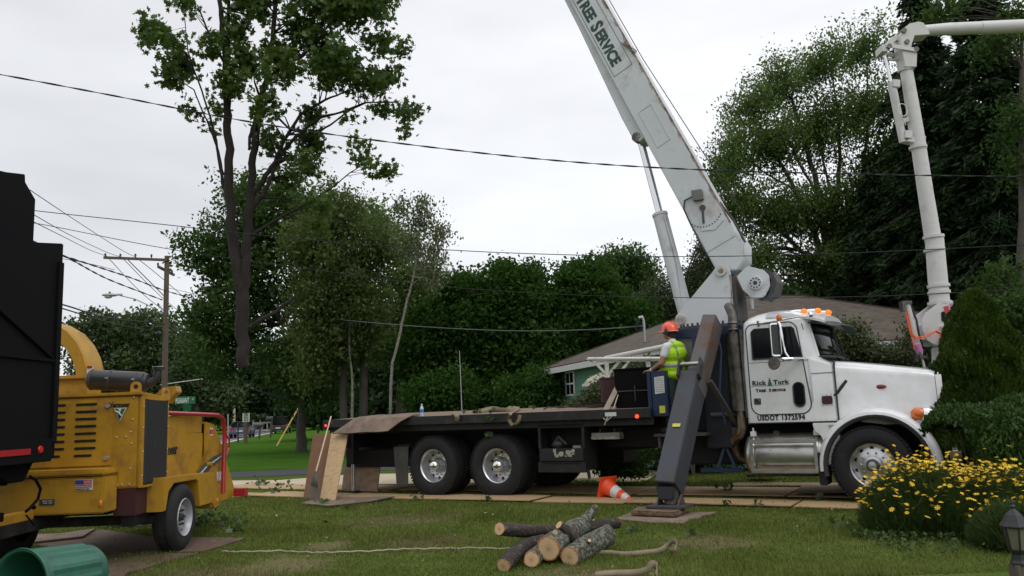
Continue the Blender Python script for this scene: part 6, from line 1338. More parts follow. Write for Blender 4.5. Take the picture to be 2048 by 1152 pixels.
# ================================================================ UTILITY POLE, LAMP, SIGNS
YP=50
pb=at(327,880,YP); pb.z=0
up_=empty('utility_pole',pb,0,'brown wooden utility pole with crossarm and cobra head street lamp','utility pole'); L=Vector(pb)
top=at(334,512,YP)
b=MB(); b.tube([(0,0,0),(top-L)*.5,(top-L)],[.19,.17,.14],12); b.build('pole',MATS['wood_pole'],up_)
b=MB(); b.beam(at(210,516,YP)-L+Vector((0,-.15,0)),at(338,521,YP)-L+Vector((0,-.15,0)),.12,.16); b.build('crossarm',MATS['wood_pole'],up_)
b=MB(); b.beam(at(316,533,YP-.4)-L,at(348,550,YP+1.4)-L,.12,.14); b.build('crossarm',MATS['wood_pole'],up_)
b=MB(); b.beam(at(258,520,YP)-L+Vector((0,-.2,0)),at(330,592,YP)-L+Vector((0,-.2,0)),.04,.05); b.build('arm_brace',MATS['wood_pole'],up_)
for x,y in ((213,511),(243,512),(273,512),(305,513),(318,530),(346,545)):
    p=at(x,y,YP)-L; b=MB(); b.lathe([(.02,-.2),(.05,-.1),(.07,-.06),(.05,-.03),(.07,0),(.03,.06)],p+Vector((0,-.15,.06)),(0,0,1),8); b.build('insulator',MATS['steel_dark'],up_)
b=MB(); b.tube([at(325,628,YP)-L,at(300,612,YP)-L,at(270,598,YP)-L,at(240,591,YP)-L],.035,8); b.build('lamp_arm',MATS['galv'],up_)
b=MB(); c_=at(220,590,YP)-L; b.ell(c_,(.52,.16,.11),16,10,rot=Matrix.Rotation(R(2),3,'Y')); b.bb(c_.x+.35,c_.x+.75,c_.y-.07,c_.y+.07,c_.z-.06,c_.z+.05); lh=b.build('lamp_head',MATS['galv'],up_)
b=MB(); b.ell(c_+Vector((-.1,0,-.1)),(.24,.13,.12),14,8); b.build('lamp_glass',mat('lamp_glass',(.4,.4,.38),.2),lh)
b=MB(); b.cyl(c_+Vector((-.02,0,.1)),c_+Vector((-.02,0,.2)),.06,n=10); b.build('photo_cell',MATS['steel_dark'],lh)
b=MB(); b.ell(at(320,668,YP)-L+Vector((0,-.25,0)),(.22,.16,.16),10,8); b.build('splice_box',MATS['plastic_black'],up_)
# street name sign
YS=44
sp=at(372,880,YS); sp.z=0; st=empty('street_sign',sp,0,'green street name sign reading Pleasant on a thin post','street sign'); L=Vector(sp)
zt=at(373,808,YS).z
b=MB(); b.cyl((0,0,0),(0,0,zt),.025,n=8); b.build('post',MATS['galv'],st)
p0=at(350,810,YS)-L; p1=at(391,794,YS)-L
b=MB(); b.bb(p0.x,p1.x,-.012,0,zt,zt+.40); pl=b.build('sign_plate',MATS['sign_green'],st)
text('PLEASANT',.36,'ink_white',pl,lambda x,y,z:Vector((p0.x+.03+x,-.018-z,zt+.07+y)),bold=.01,sx=(p1.x-p0.x-.22)/(.36*5.6),align='LEFT')
text('ST',.13,'ink_white',pl,lambda x,y,z:Vector((p1.x-.17+x,-.018-z,zt+.2+y)),bold=.004,sx=.8)
b=MB(); b.bb(.03,.05,-.5,.5,zt-.36,zt-.03); b.build('cross_plate',MATS['sign_green'],st)
# speed limit sign
YS=56
sp=at(491,884,YS); sp.z=0; st=empty('speed_limit_sign',sp,0,'white speed limit 35 sign on a brown wooden post by the road','road sign'); L=Vector(sp)
zb=at(493,844,YS).z; zt=at(493,826,YS).z; x0=at(486.3,835,YS).x-L.x; x1=at(500.6,835,YS).x-L.x
b=MB(); b.bb(-.10,.10,-.1,.1,0,zb+.2); b.build('post',MATS['wood_pole'],st)
b=MB(); b.bb(x0,x1,-.14,-.12,zb,zt); pl=b.build('sign_plate',MATS['sign_white'],st,bevel=.004)
W_=x1-x0
for s,sz,dz in (('SPEED',.13,.49),('LIMIT',.12,.37),('35',.40,.05)):
    text(s,sz,'ink',pl,lambda x,y,z,dz=dz:Vector(((x0+x1)/2+x,-.145-z,zb+dz+y)),bold=.006,sx=.85,align='CENTER')
# mailboxes, small posts
def mailbox(px,py,Y,h,label,lean=0):
    p=at(px,py,Y); p.z=0; t=empty('mailbox',p,R(25),label,'mailbox'); b=MB(); b.tube([(0,0,0),(.1,0,h)],.08,6); b.build('post',MATS['steel_dark'],t)
    b=MB(); b.prism([(-.12,0),(.12,0),(.12,.15),(.08,.24),(0,.27),(-.08,.24),(-.12,.15)],-.35,.3,lambda a,q,d:Vector((d,a,h+q))); b.build('box',MATS['plastic_black'],t)
mailbox(518,878,66,.95,'black mailbox on a leaning post nearer the road sign')
mailbox(541,872,70,1.5,'tall dark mailbox post farther along the road')
def thinpost(px,pyt,Y,r,m,label,cat='post',lean=0,name='roadside_post',base=900):
    p=at(px,base,Y); p.z=0; q=at(px+lean,pyt,Y); b=MB(); b.tube([p,q],[r,r*.9],8); return b.build(name,m,label=label,cat=cat,loc=p)
thinpost(476,843,58,.06,MATS['plastic_black'],'thin dark roadside post left of the speed limit sign')
thinpost(468,798,85,.13,MATS['pale_wood'],'pale distant utility pole beyond the cars','utility pole')
thinpost(456,828,60,.05,MATS['galv'],'slim grey post at the left edge of the road')
# white fence things beyond
p=at(506,855,110); p.z=0; fe=empty('white_fence',p,R(20),'small white fence far along the road','fence')
for k in range(5):
    b=MB(); b.bb(k*.9-.08,k*.9+.08,-.08,.08,0,1.6 if k!=3 else 3.0); b.build('picket_post',MATS['trim_white'],fe)
b=MB(); b.bb(-.1,3.8,-.03,.03,1.1,1.3); b.build('rail',MATS['trim_white'],fe)
# guy wire
b=MB(); b.tube([gnd(553,893)+Vector((0,0,0)),at(612,790,52)],[.045,.045],8); b.build('guy_guard',mat('guy_yellow',(.5,.33,.05),.6),label='slanting yellow guy wire guard rising from the far lawn',cat='guy wire')
b=MB(); b.tube([at(612,790,52),at(700,640,46)],.012,6); b.build('guy_wire',MATS['wire_grey'],label='thin grey guy wire continuing up into the trees above its yellow guard',cat='wire')
# cars
def car(px,py,Y,heading,m,label,suv=False):
    p=at(px,py,Y); p.z=.012; t=empty('car',p,heading,label,'car','vehicles on the road'); Lc=4.6; W=1.8; hh=1.45 if not suv else 1.85
    lo=[(-2.28,.35),(-2.3,.62),(-2.25,.92),(-1.75,1.0),(-1.0,1.05),(.9,.98),(1.9,.86),(2.25,.68),(2.28,.35)]
    b=MB(); b.loft([[Vector((x,s*(W/2-i),z)) for x,z in lo] for s,i in ((-1,.06),(-1,0),(1,0),(1,.06))],close=True); body=b.build('body',m,t,bevel=.04)
    ca=[(-2.0,1.0),(-1.55,hh-.05),(-.9,hh),(.2,hh-.02),(1.0,.98)] if not suv else [(-2.2,1.0),(-2.05,hh-.05),(-1.6,hh),(.3,hh-.02),(1.0,1.0)]
    b=MB(); b.loft([[Vector((x,s*(W/2-.12-(.13 if z>1.1 else 0)),z)) for x,z in ca] for s in (-1,1)],close=True); cabn=b.build('cabin',MATS['glass_dark'],t,bevel=.03)
    b=MB(); b.bb(ca[1][0]+.05,.25,-W/2+.25,W/2-.25,hh-.03,hh+.015); b.build('roof_panel',m,cabn,bevel=.01)
    for x in (-1.4,1.4):
        for s in (-1,1): b=MB(); b.cyl((x,s*(W/2-.2),.32),(x,s*(W/2+.01),.32),.32,n=18); b.build('wheel',MATS['rubber'],t)
    for s in (-1,1): b=MB(); b.bb(-2.31,-2.2,s*.62-.2,s*.62+.2,.72,.92); b.build('tail_light',MATS['red_refl'],t,bevel=.01); b=MB(); b.bb(2.15,2.29,s*.62-.18,s*.62+.18,.6,.75); b.build('headlight',MATS['chrome'],t)
    b=MB(); b.bb(-2.325,-2.30,-.25,.25,.55,.68); b.build('number_plate',MATS['sticker_white'],t)
    b=MB()
    for s in (-1,1): b.box((.75,s*(W/2+.08),1.05),(.1,.16,.12))
    b.build('mirrors',m,t)
    return t
car(485,866,76,R(102),MATS['car_blue'],'dark blue sedan with red tail lights driving away behind the speed limit sign')
car(480,855,88,R(102),MATS['car_silver'],'silver car just beyond the dark blue sedan')
car(562,850,92,R(98),MATS['car_dark'],'dark green pickup half hidden at the right side of the road',True)
# ================================================================ WIRES
def wire(pts,r,m,label,n=24,sag=0,name='overhead_wire',cat='wire'):
    P=[at(*p) for p in pts]; b=MB()
    b.tube(P,r,6); return b.build(name,m,label=label,cat=cat,fixn=False,loc=P[0])
def curve(pts,r,m,label,twist=0,**k):       # pts (px,py,Y) -> smooth interpolation in space
    P=[at(*p) for p in pts]; Q=[]
    n=len(P)
    for i in range(n-1):
        p0=P[max(0,i-1)];p1=P[i];p2=P[i+1];p3=P[min(n-1,i+2)]
        for s in range(16):
            t=s/16; Q.append(.5*((2*p1)+(p2-p0)*t+(2*p0-5*p1+4*p2-p3)*t*t+(3*p1-p0-3*p2+p3)*t**3))
    Q.append(P[-1]); b=MB(); b.tube(Q,r,6,cap=False)
    if twist:
        for ph in (0,math.pi):
            W_=[]; acc=0
            for i in range(len(Q)-1):
                for s in range(4):
                    p=Q[i].lerp(Q[i+1],s/4); acc+=(Q[i+1]-Q[i]).length/4; a=acc*twist+ph; W_.append(p+Vector((0,math.cos(a),math.sin(a)))*r*1.5)
            b.tube(W_,r*.8,5,cap=False)
    return b.build(name:=k.get('name','overhead_wire'),m,label=label,cat='wire',fixn=False,loc=P[0])
curve([(-60,140,9.5),(0,149,9.7),(230,192,10.3),(450,235,10.5),(650,267,10.6),(900,299,10.8),(1100,320,11),(1290,334,11.2),(1500,343,11.4),(1800,350,11.7),(2120,354,12)],.0055,MATS['wire_black'],'thick twisted service cable crossing the whole photo in front of both booms',twist=9)
curve([(-60,404,11.2),(85,423,11.2),(300,446,11.2),(600,478,11.3),(900,500,11.4),(1150,510,11.4),(1400,513,11.4),(1700,506,11.4),(2120,486,11.2)],.006,MATS['wire_black'],'thin dark wire crossing in front of the crane boom just above its pivot')
curve([(-60,492,11.6),(140,520,11.6),(400,560,11.6) ,(560,580,11.6)][:2]+[(300,482,11.6)][:0]+[(360,500,11.8),(640,540,11.8),(900,574,11.8),(1150,591,11.8),(1300,595,11.8),(1480,596,11.8),(1760,592,11.6),(2120,575,11.2)][0:0]+[(230,540,11.6)],.004,MATS['wire_black'],'short dark wire running down behind the black dump body toward the utility pole')
curve([(-40,430,11.9),(85,449,11.9),(350,500,11.9),(640,541,11.9),(900,574,11.9),(1150,590,11.9),(1300,594,11.9),(1480,596,11.9),(1760,592,11.8),(2120,575,11.6)],.0055,MATS['wire_black'],'lower dark wire passing in front of the white crane turret')
curve([(333,575,50),(480,608,40),(620,632,32),(800,650,26),(1000,661,23),(1160,660,21.5),(1286,652,20.4)],.014,MATS['wire_grey'],'grey service wire sagging from the utility pole to the mast on the house roof')
curve([(333,635,50),(400,655,47),(560,674,43),(700,684,40),(800,684,38)],.03,MATS['wire_bright'],'pale cable running right from the middle of the utility pole')
curve([(330,648,50),(400,700,60),(430,720,66)],.05,MATS['wire_black'],'thick black cable dropping right from the utility pole toward the far trees')
curve([(60,380,28),(150,440,38),(240,498,46),(273,515,50)],.016,MATS['wire_grey'],'top conductor slanting down to the crossarm, third insulator')
curve([(60,425,28),(140,470,38),(215,505,47),(243,514,50)],.016,MATS['wire_grey'],'middle conductor slanting down to the crossarm, second insulator')
curve([(60,440,28),(130,475,38),(180,500,45),(213,512,50)],.016,MATS['wire_grey'],'bottom conductor slanting down to the left tip of the crossarm')
curve([(273,515,50),(340,570,58),(420,640,70)],.022,MATS['wire_grey'],'upper conductor leaving the crossarm toward the road')
curve([(243,514,50),(330,600,62),(410,660,75)],.022,MATS['wire_grey'],'second conductor leaving the crossarm toward the road')
curve([(213,512,50),(300,600,62),(400,668,78)],.022,MATS['wire_grey'],'third conductor leaving the crossarm toward the road')
curve([(60,490,28),(140,516,34),(260,555,44),(333,582,50),(420,606,60)],.02,MATS['wire_black'],'twisted cable arriving at the pole below the small crossarm',twist=2)
curve([(60,480,28),(140,518,34),(220,560,42),(325,600,50)],.02,MATS['wire_black'],'second twisted cable arriving at the pole above the lamp arm',twist=2)
curve([(60,590,30),(135,612,36),(220,636,44),(330,648,50)],.035,MATS['wire_black'],'thick telephone cable reaching the pole behind the chute')
curve([(60,598,30),(135,620,36),(230,648,44),(322,665,50)],.03,MATS['wire_black'],'second telephone cable reaching the splice box on the pole')
curve([(320,770,52),(360,764,56),(405,758,62)],.03,MATS['wire_bright'],'short pale cable low on the utility pole')
# ================================================================ BUCKET TRUCK BOOM
YB=17.0
bt_=empty('bucket_boom',(at(1882,760,YB).x,YB,0),0,'white two part bucket truck boom behind the arborvitae, its upper arm leaving the frame','aerial lift'); L=Vector(bt_.location); BWm=MATS['bucket_white']
def q(x,y,dY=0): return at(x,y,YB+dY)-L
s_=YB/FPX
b=MB(); b.tube([q(1880,612),q(1868,470)],[19*s_,17.5*s_],22); b.tube([q(1867,485),q(1851,385),q(1837,292)],[16*s_,15*s_,14.5*s_],20); b.tube([q(1838,300),q(1826,220),q(1811,132)],[15.5*s_,13.5*s_,12.5*s_],20)
arm=b.build('lower_arm',BWm,bt_)
b=MB()
for x,y,r in ((1867,474,19),(1868.5,500,19),(1877,572,20),(1878,585,20),(1879,606,21),(1836,295,16.5),(1811,140,14)):
    c_=q(x,y); d=(q(1811,132)-q(1880,612)).normalized(); b.lathe([(r*s_*.9,-.03),(r*s_*1.06,-.03),(r*s_*1.06,.03),(r*s_*.9,.03)],c_,d,24)
b.build('arm_collars',BWm,arm)
b=MB(); b.tube([q(1838,62),q(1900,58),q(2100,50)],[11*s_,13*s_,13*s_],22); b.tube([q(1960,56),q(2110,49.5)],14*s_,20); ua=b.build('upper_arm',BWm,bt_)
el=[(1803,140),(1826,140),(1827,112),(1815,100),(1822,78),(1852,76),(1851,70),(1840,52),(1830,50),(1812,54),(1797,66),(1793,78),(1796,105)]
def pxprism(pts,d0,d1,mb): P=[q(*p) for p in pts]; return mb.prism([(p.x,p.z) for p in P],d0,d1,lambda a,z,d:Vector((a,d,z)))
b=MB(); pxprism(el,-.17,.17,b); eb=b.build('elbow',BWm,bt_,bevel=.01)
b=MB()
for x,y,r in ((1800,69,.055),(1806,91,.05),(1824,106,.055),(1771,100,.055)): c_=q(x,y); b.cyl(c_+Vector((0,-.21,0)),c_+Vector((0,.21,0)),r,n=16)
b.build('elbow_pins',MATS['stack_metal'],eb)
b=MB(); b.beam(q(1765,98)+Vector((0,-.19,0)),q(1826,108)+Vector((0,-.19,0)),.03,.09); b.beam(q(1765,98)+Vector((0,.19,0)),q(1826,108)+Vector((0,.19,0)),.03,.09); b.box(q(1763,102),(.12,.34,.16)); b.beam(q(1765,112)+Vector((0,.1,0)),q(1800,117)+Vector((0,.1,0)),.03,.06)
b.build('elbow_links',BWm,eb,bevel=.006)
b=MB(); arc=[(1770,98),(1772,86),(1780,77),(1795,71),(1797,80),(1786,86),(1779,98)]; pxprism(arc,-.06,.06,b); b.build('curved_link',BWm,eb,bevel=.006)
b=MB(); b.cyl(q(1769,108),q(1783,168),.035,n=12); cy=b.build('elevating_cylinder_rod',MATS['chrome'],bt_)
b=MB(); b.tube([q(1783,165),q(1797,235),q(1806,285)],[.085,.085,.075],16); b.build('elevating_cylinder',BWm,bt_)
b=MB(); b.box(q(1789,170),(.16,.22,.17),Matrix.Rotation(R(8),3,'Y')); b.build('valve_cover',BWm,bt_,bevel=.01)
b=MB(); b.box(q(1813,272),(.16,.24,.17),Matrix.Rotation(R(8),3,'Y')); b.build('valve_cover',BWm,bt_,bevel=.01)
b=MB(); b.beam(q(1792,244),q(1840,236),.1,.10); b.prism([(q(1808,285).x,q(1808,285).z),(q(1846,292).x,q(1846,292).z),(q(1848,275).x,q(1848,275).z),(q(1830,270).x,q(1830,270).z)],-.1,.1,lambda a,z,d:Vector((a,d,z))); b.build('cylinder_bracket',BWm,bt_,bevel=.008)
b=MB()
for a in range(0,360,24): pass
cc=q(1805,220,-.15); pts=[cc+Vector((.10*math.cos(R(a)),0,.14*math.sin(R(a)))) for a in range(0,361,24)]; b.tube(pts,.012,6); b.tube([q(1790,178,-.12),q(1795,200,-.12),q(1796,215,-.12)],.010,6); b.tube([q(1812,250,-.12),q(1806,240,-.12),q(1804,232,-.12)],.010,6); b.build('boom_hoses',BWm,bt_)
# base: quadrant plate, small jib with hoses
b=MB(); qd=[(1868,608),(1895,603),(1902,660),(1898,690),(1872,692),(1858,692),(1843,682),(1834,662),(1833,645),(1842,628),(1856,617)]; pxprism(qd,-.22,-.18,b); pxprism(qd,.18,.22,b); pxprism([(1840,650),(1895,620),(1897,680),(1850,680)],-.18,.18,b); bs=b.build('boom_base',BWm,bt_,bevel=.01)
b=MB(); pxprism([(1872,694),(1900,694),(1899,760),(1897,800),(1874,800)],-.2,.2,b); b.build('pedestal',BWm,bt_,bevel=.01)
b=MB(); b.bb(-.18,.20,-.2,.2,0,q(1885,770).z); b.bb(-1.5,2.5,-.9,.9,.5,1.0); b.build('lift_mounting',MATS['under'],bt_)
for x in (-1.2,2.2):
    for y in (-.85,.85): b=MB(); b.cyl((x,y-.12,.45),(x,y+.12,.45),.45,n=24); b.build('wheel',MATS['rubber'],bt_)
b=MB(); pxprism([(1876,616),(1885,614),(1889,632),(1880,634)],-.232,-.224,b); b.build('red_decal',MATS['red_tape'],bs)
b=MB(); pxprism([(1880,634),(1887,633),(1889,651),(1882,652)],-.232,-.224,b); pxprism([(1888,610),(1894,609),(1896,624),(1890,625)],-.232,-.224,b); b.build('pink_decal',MATS['pink_tape'],bs)
b=MB(); pxprism([(1871,628),(1875,625),(1879,628),(1880,643),(1876,647),(1872,643)],-.232,-.224,b); b.cyl(q(1892,647)+Vector((0,-.23,0)),q(1892,647)+Vector((0,-.2,0)),.03,n=10); b.build('base_slots',MATS['slot'],bs)
b=MB(); pxprism([(1891,630),(1913,628),(1913,636),(1895,639)],-.16,.0,b); pxprism([(1868,655),(1894,655),(1893,665),(1872,665)],-.30,-.2,b); b.build('base_bracket',BWm,bs,bevel=.006)
b=MB(); pxprism([(1871,674),(1882,674),(1882,694),(1871,694)],-.32,-.24,b); b.build('control_box',MATS['plastic_black'],bs); b=MB(); pxprism([(1883,673),(1891,673),(1891,696),(1883,696)],-.32,-.24,b); b.build('control_label',MATS['sticker_white'],bs); b=MB(); pxprism([(1866,678),(1870,678),(1870,694),(1866,694)],-.32,-.24,b); b.build('red_strip',MATS['red_tape'],bs)
b=MB(); b.tube([q(1813,606,-.3),q(1826,660,-.3),q(1840,708,-.3)],[.075,.075,.06],14); b.tube([q(1840,700,-.3),q(1849,735,-.3)],.025,8); jb=b.build('tool_cylinder',MATS['bucket_white'],bt_)
b=MB(); b.box(q(1805,613,-.35),(.06,.16,.2)); b.box(q(1812,605,-.35),(.2,.1,.06)); b.box(q(1831,716,-.35),(.06,.1,.15)); b.box(q(1845,714,-.3),(.16,.12,.06)); b.build('cylinder_fittings',MATS['stack_metal'],jb)
b=MB(); b.tube([q(1834,688,-.39),q(1839,704,-.38)],.072,14); b.build('pink_band',MATS['pink_tape'],jb)
b=MB(); b.tube([q(1820,606,-.35),q(1833,640,-.36),q(1838,668,-.36),q(1845,690,-.3)],.02,6); b.build('black_hose',MATS['seam'],jb)
b=MB(); 
for o_ in (0,.035): b.tube([q(1811,622,-.42)+Vector((o_,0,0)),q(1817,650,-.42)+Vector((o_,0,0)),q(1821,668,-.42)+Vector((o_,0,0)),q(1830,677,-.42)+Vector((0,0,o_)),q(1845,678,-.42)+Vector((0,0,o_)),q(1862,669,-.42)+Vector((0,0,o_)),q(1872,662,-.40)],.013,6)
b.tube([q(1872,662,-.4),q(1885,668,-.4),q(1900,664,-.4),q(1908,660,-.35)],.03,6); b.tube([q(1880,672,-.4),q(1895,668,-.4),q(1905,666,-.35)],.025,6); b.tube([q(1822,670,-.42),q(1827,690,-.42),q(1829,700,-.42)],.012,6)
b.build('orange_hoses',MATS['orange_hose'],bs)
# ================================================================ LOOSE THINGS
def otr(px,py,t,z=None):       # point on the plane t of the crane truck
    d=ray(px,py); P0=TO+TN*t; return CAM+d*((P0-CAM).dot(TN)/d.dot(TN))
def ondeck(px,py,t=None):
    t=(.05+(833-py)*.06) if t is None else t
    p=otr(px,py,max(.02,t)); p.z=1.394+.034*max(.02,t); return p
# plywood lying over the deck corner and boards leaning at the tail
def slab(corners,th,m,name,label,cat='plywood sheet',sub=6,bend=.0,nrm=None,rag=0):
    A,B_,C_,D_=[Vector(c) for c in corners]; nv=(B_-A).cross(D_-A).normalized(); b=MB(); vs=[];fs=[]; n=sub+1
    for s in (0,1):
        for j in range(n):
            for i in range(n):
                u=i/sub; v=j/sub; p=A.lerp(B_,u).lerp(D_.lerp(C_,u),v)+nv*(s*th+bend*math.sin(u*math.pi)*math.sin(v*math.pi))
                if rag and (i in(0,sub) or j in(0,sub)): p+= (B_-A).normalized()*math.sin(i*7+j*5)*rag
                vs.append(p)
    N_=n*n
    for j in range(sub):
        for i in range(sub): a=j*n+i; fs.append((a,a+n,a+n+1,a+1)); fs.append((a+N_,a+1+N_,a+n+1+N_,a+n+N_))
    bd=[i for i in range(n)]+[j*n+sub for j in range(1,n)]+[sub*n+i for i in range(sub-1,-1,-1)]+[j*n for j in range(sub-1,0,-1)]
    for k in range(len(bd)): a=bd[k]; c=bd[(k+1)%len(bd)]; fs.append((a,c,c+N_,a+N_))
    b.add(vs,fs); return b.build(name,m,label=label,cat=cat,smooth=False,loc=A)
rows=[[otr(664,867,-.42),otr(775,862,-.42)],[otr(690,850,-.24),otr(800,843,-.24)],[otr(706,839,-.125),otr(818,833,-.125)],[otr(716,834,.02),otr(826,829,.02)],[otr(728,832,.25),otr(836,827.5,.25)],[otr(742,830,.6),otr(846,827,.6)]]
b=MB(); g_=[[a_.lerp(c_,k/8)+Vector((0,0,.006*math.sin(k*1.7+j))) for k in range(9)] for j,(a_,c_) in enumerate(rows)]
b.loft(g_,close=False); b.build('draped_board',MATS['brown_board'],label='worn brown board draped over the left rear corner of the flatbed',cat='board',thick=.016,smooth=False,loc=rows[0][0])
slab([otr(640,1006,-1.25),otr(669,1014,-1.30),otr(697,868,-.25),otr(664,867,-.25)],.02,MATS['ply'],'leaning_board','pale plywood board leaning against the tail of the truck')
slab([otr(608,998,-.75),otr(648,1003,-.80),otr(676,870,-.10),otr(628,868,-.10)],.02,mat('ply_red',(.16,.075,.035),.8,0,.2,4),'leaning_board','dark reddish plywood board leaning behind the pale one')
slab([tl(-9.9,.4,.03),tl(-8.95,.32,.03),tl(-8.95,.42,.52),tl(-9.9,.5,.52)],.02,MATS['ply_grey'],'tail_board','brown board standing on edge beneath the truck tail')
board([gnd(602,1012),gnd(640,1001),gnd(790,998),gnd(740,1008),gnd(655,1017)],.034,.016,'brown_board','brown sheet on the ground under the leaning boards at the truck tail')
# rake leaning
h0=otr(662,833,-.35); h1=otr(632,943,-1.15); rk=empty('leaf_rake',h1,0,'leaf rake with wooden handle leaning on the boards, fan of dark tines down','rake'); L=Vector(h1)
b=MB(); b.tube([h0-L,(0,0,0)],.014,8); b.build('handle',MATS['pale_wood'],rk)
g0=otr(612,992,-1.35)-L; g1=otr(640,1003,-1.35)-L; b=MB(); tp0=Vector((0,0,0)); 
b.add([tp0+Vector((-.02,0,0)),tp0+Vector((.02,0,0)),g1*.55,g0*.55],[(0,1,2,3)]); b.build('rake_head',MATS['tool_grey'],rk,thick=.008)
b=MB()
for k in range(18): e_=g0.lerp(g1,k/17); b.tube([tp0,e_*.9,e_+Vector((0,-.03,-.02))],.0035,4)
b.build('tines',MATS['tool_grey'],rk)
# bottle
bp=ondeck(844,833); bt2=empty('water_bottle',bp,0,'clear plastic water bottle with blue label standing on the flatbed','bottle')
b=MB(); b.lathe([(0,0),(.032,.002),(.034,.02),(.032,.06),(.034,.12),(.033,.145),(.020,.175),(.013,.19),(.013,.20)],(0,0,0),(0,0,1),18); b.build('bottle_body',MATS['bottle'],bt2)
b=MB(); b.lathe([(.0345,.07),(.0352,.072),(.0352,.125),(.0345,.127)],(0,0,0),(0,0,1),18); b.build('bottle_label',MATS['label_blue'],bt2)
b=MB(); b.cyl((0,0,.2),(0,0,.222),.016,n=14); b.build('bottle_cap',MATS['sticker_white'],bt2)
# whip antenna
ap=ondeck(924,824); b=MB(); b.tube([ap,at(919,702,ap.y)],[.009,.005],8); b.cyl(ap,ap+Vector((0,0,.03)),.04,n=12); b.build('whip_antenna',MATS['galv'],label='thin upright metal rod standing on the flatbed',cat='rod',loc=ap)
# webbing straps on the deck
def ribbon(pts,w,m,name,label,cat='strap',up=(0,0,1),th=.004):
    b=MB(); P=[Vector(p) for p in pts]; Q=[]
    n=len(P)
    for i in range(n-1):
        p0=P[max(0,i-1)];p1=P[i];p2=P[i+1];p3=P[min(n-1,i+2)]
        for s in range(6): t=s/6; Q.append(.5*((2*p1)+(p2-p0)*t+(2*p0-5*p1+4*p2-p3)*t*t+(3*p1-p0-3*p2+p3)*t**3))
    Q.append(P[-1]); wl=w if hasattr(w,'__len__') else None
    A=[];B_=[]
    for i,p in enumerate(Q):
        d=(Q[min(i+1,len(Q)-1)]-Q[max(i-1,0)]).normalized(); u=Vector(up(i/len(Q)) if callable(up) else up); s=u-d*u.dot(d)
        s=s.normalized()*( w/2) ; A.append(p-s); B_.append(p+s)
    b.loft([A,B_],close=False); return b.build(name,m,label=label,cat=cat,thick=th,loc=P[0],smooth=True,ang=60)
ribbon([ondeck(960,823)+Vector((0,0,.01)),ondeck(985,818)+Vector((0,0,.05)),ondeck(1010,822)+Vector((0,0,.02)),ondeck(1040,818)+Vector((0,0,.03))],.11,MATS['webbing'],'webbing_strap','tan webbing strap heaped on the flatbed behind the leaves',up=lambda t:(0,math.sin(t*9)*.6,.9))
e0=tl(-5.92,-.11,1.40)
pts=[ondeck(1010,816)+Vector((0,0,.03)),ondeck(1025,812)+Vector((0,0,.08)),ondeck(1035,818)+Vector((0,0,.03)),otr(1022,826,-.11),otr(1018,838,-.12),otr(1026,850,-.12),otr(1037,842,-.12),otr(1040,830,-.11)]
ribbon(pts,.06,MATS['webbing'],'webbing_strap','tan webbing strap looped over the flatbed edge between the wheels and the locker',up=lambda t:tuple(TN*.4+TX*.8))
ribbon([ondeck(905,826)+Vector((0,0,.02)),otr(913,829,-.11),otr(914,843,-.115)],.09,MATS['webbing'],'webbing_strap','short flat strap hanging over the flatbed edge right of the bottle',up=tuple(TX))
# cables on deck
b=MB(); pts=[ondeck(x,y)+Vector((0,0,.02+.03*abs(math.sin(i*2)))) for i,(x,y) in enumerate(((1088,822),(1098,815),(1110,813),(1125,818),(1140,822),(1160,817),(1180,819),(1205,815),(1225,813)))]; b.tube(pts,.012,6); pts=[ondeck(x,y)+Vector((0,0,.03)) for x,y in ((1100,818),(1112,812),(1118,820),(1135,816),(1155,822),(1180,822),(1215,820))]; b.tube(pts,.010,6)
b.build('cable_coil',MATS['wire_black'],label='loose dark cable lying on the flatbed left of the white prop',cat='cable',loc=pts[0])
# deck sprigs
sprig(0,0,.08,'green sprig lying on the flatbed edge above the forward rear wheel',P0=ondeck(955,824),n=12)
for (x,y,n_,l) in ((984,826,6,'pale leaf drooping over the flatbed edge'),(981,840,6,'pale leaves hanging below the flatbed edge'),(978,872,9,'maple leaves resting on top of the forward rear tyre'),(1062,817,4,'small leaf on the flatbed near the cable')):
    sprig(0,0,.05,l,P0=otr(x,y,-.14) if y<860 else otr(x,y,.0),n=n_)
mat('old_wood',(.34,.28,.22),.8,0,.2,6)
b=MB(); p0=otr(1205,832,-.06); p1=otr(1238,768,.5); b.beam(p0,p1,.075,.075,up=(0,1,0)); pr=b.build('wooden_prop',MATS['old_wood'],label='pale painted stake leaning from the flatbed edge to the black box',cat='stake',bevel=.006,loc=p0)
b=MB(); b.tube([otr(1209,850,-.1),otr(1215,835,-.1),otr(1228,815,.0),otr(1236,790,.3)],.009,6); b.tube([otr(1206,836,-.11),otr(1214,842,-.11),otr(1222,834,-.1),otr(1240,822,.1)],.008,6); b.build('tied_rope',MATS['rope'],label='rope tied round the foot of the pale stake',cat='rope',loc=p0)
# black box on deck
bx0=tl(-4.05,.35,1.408); t_=empty('tool_chest',bx0,TR,'black steel tool chest standing on the flatbed beside the blue control box','tool chest')
b=MB(); b.bb(0,.66,0,.6,0,.60); b.build('chest_body',MATS['truck_black'],t_,bevel=.008)
b=MB(); b.bb(-.015,.675,-.015,.615,.60,.63); b.build('chest_lid',MATS['truck_black'],t_,bevel=.005)
b=MB(); b.bb(.0,.66,-.012,.0,.26,.275); b.cyl((.35,-.02,.1),(.35,-.02,.35),.008); b.build('chest_latch',MATS['steel_dark'],t_)
b=MB(); b.bb(.655,.69,-.03,.05,0,.6); b.build('blue_post',MATS['blue_paint'],t_)
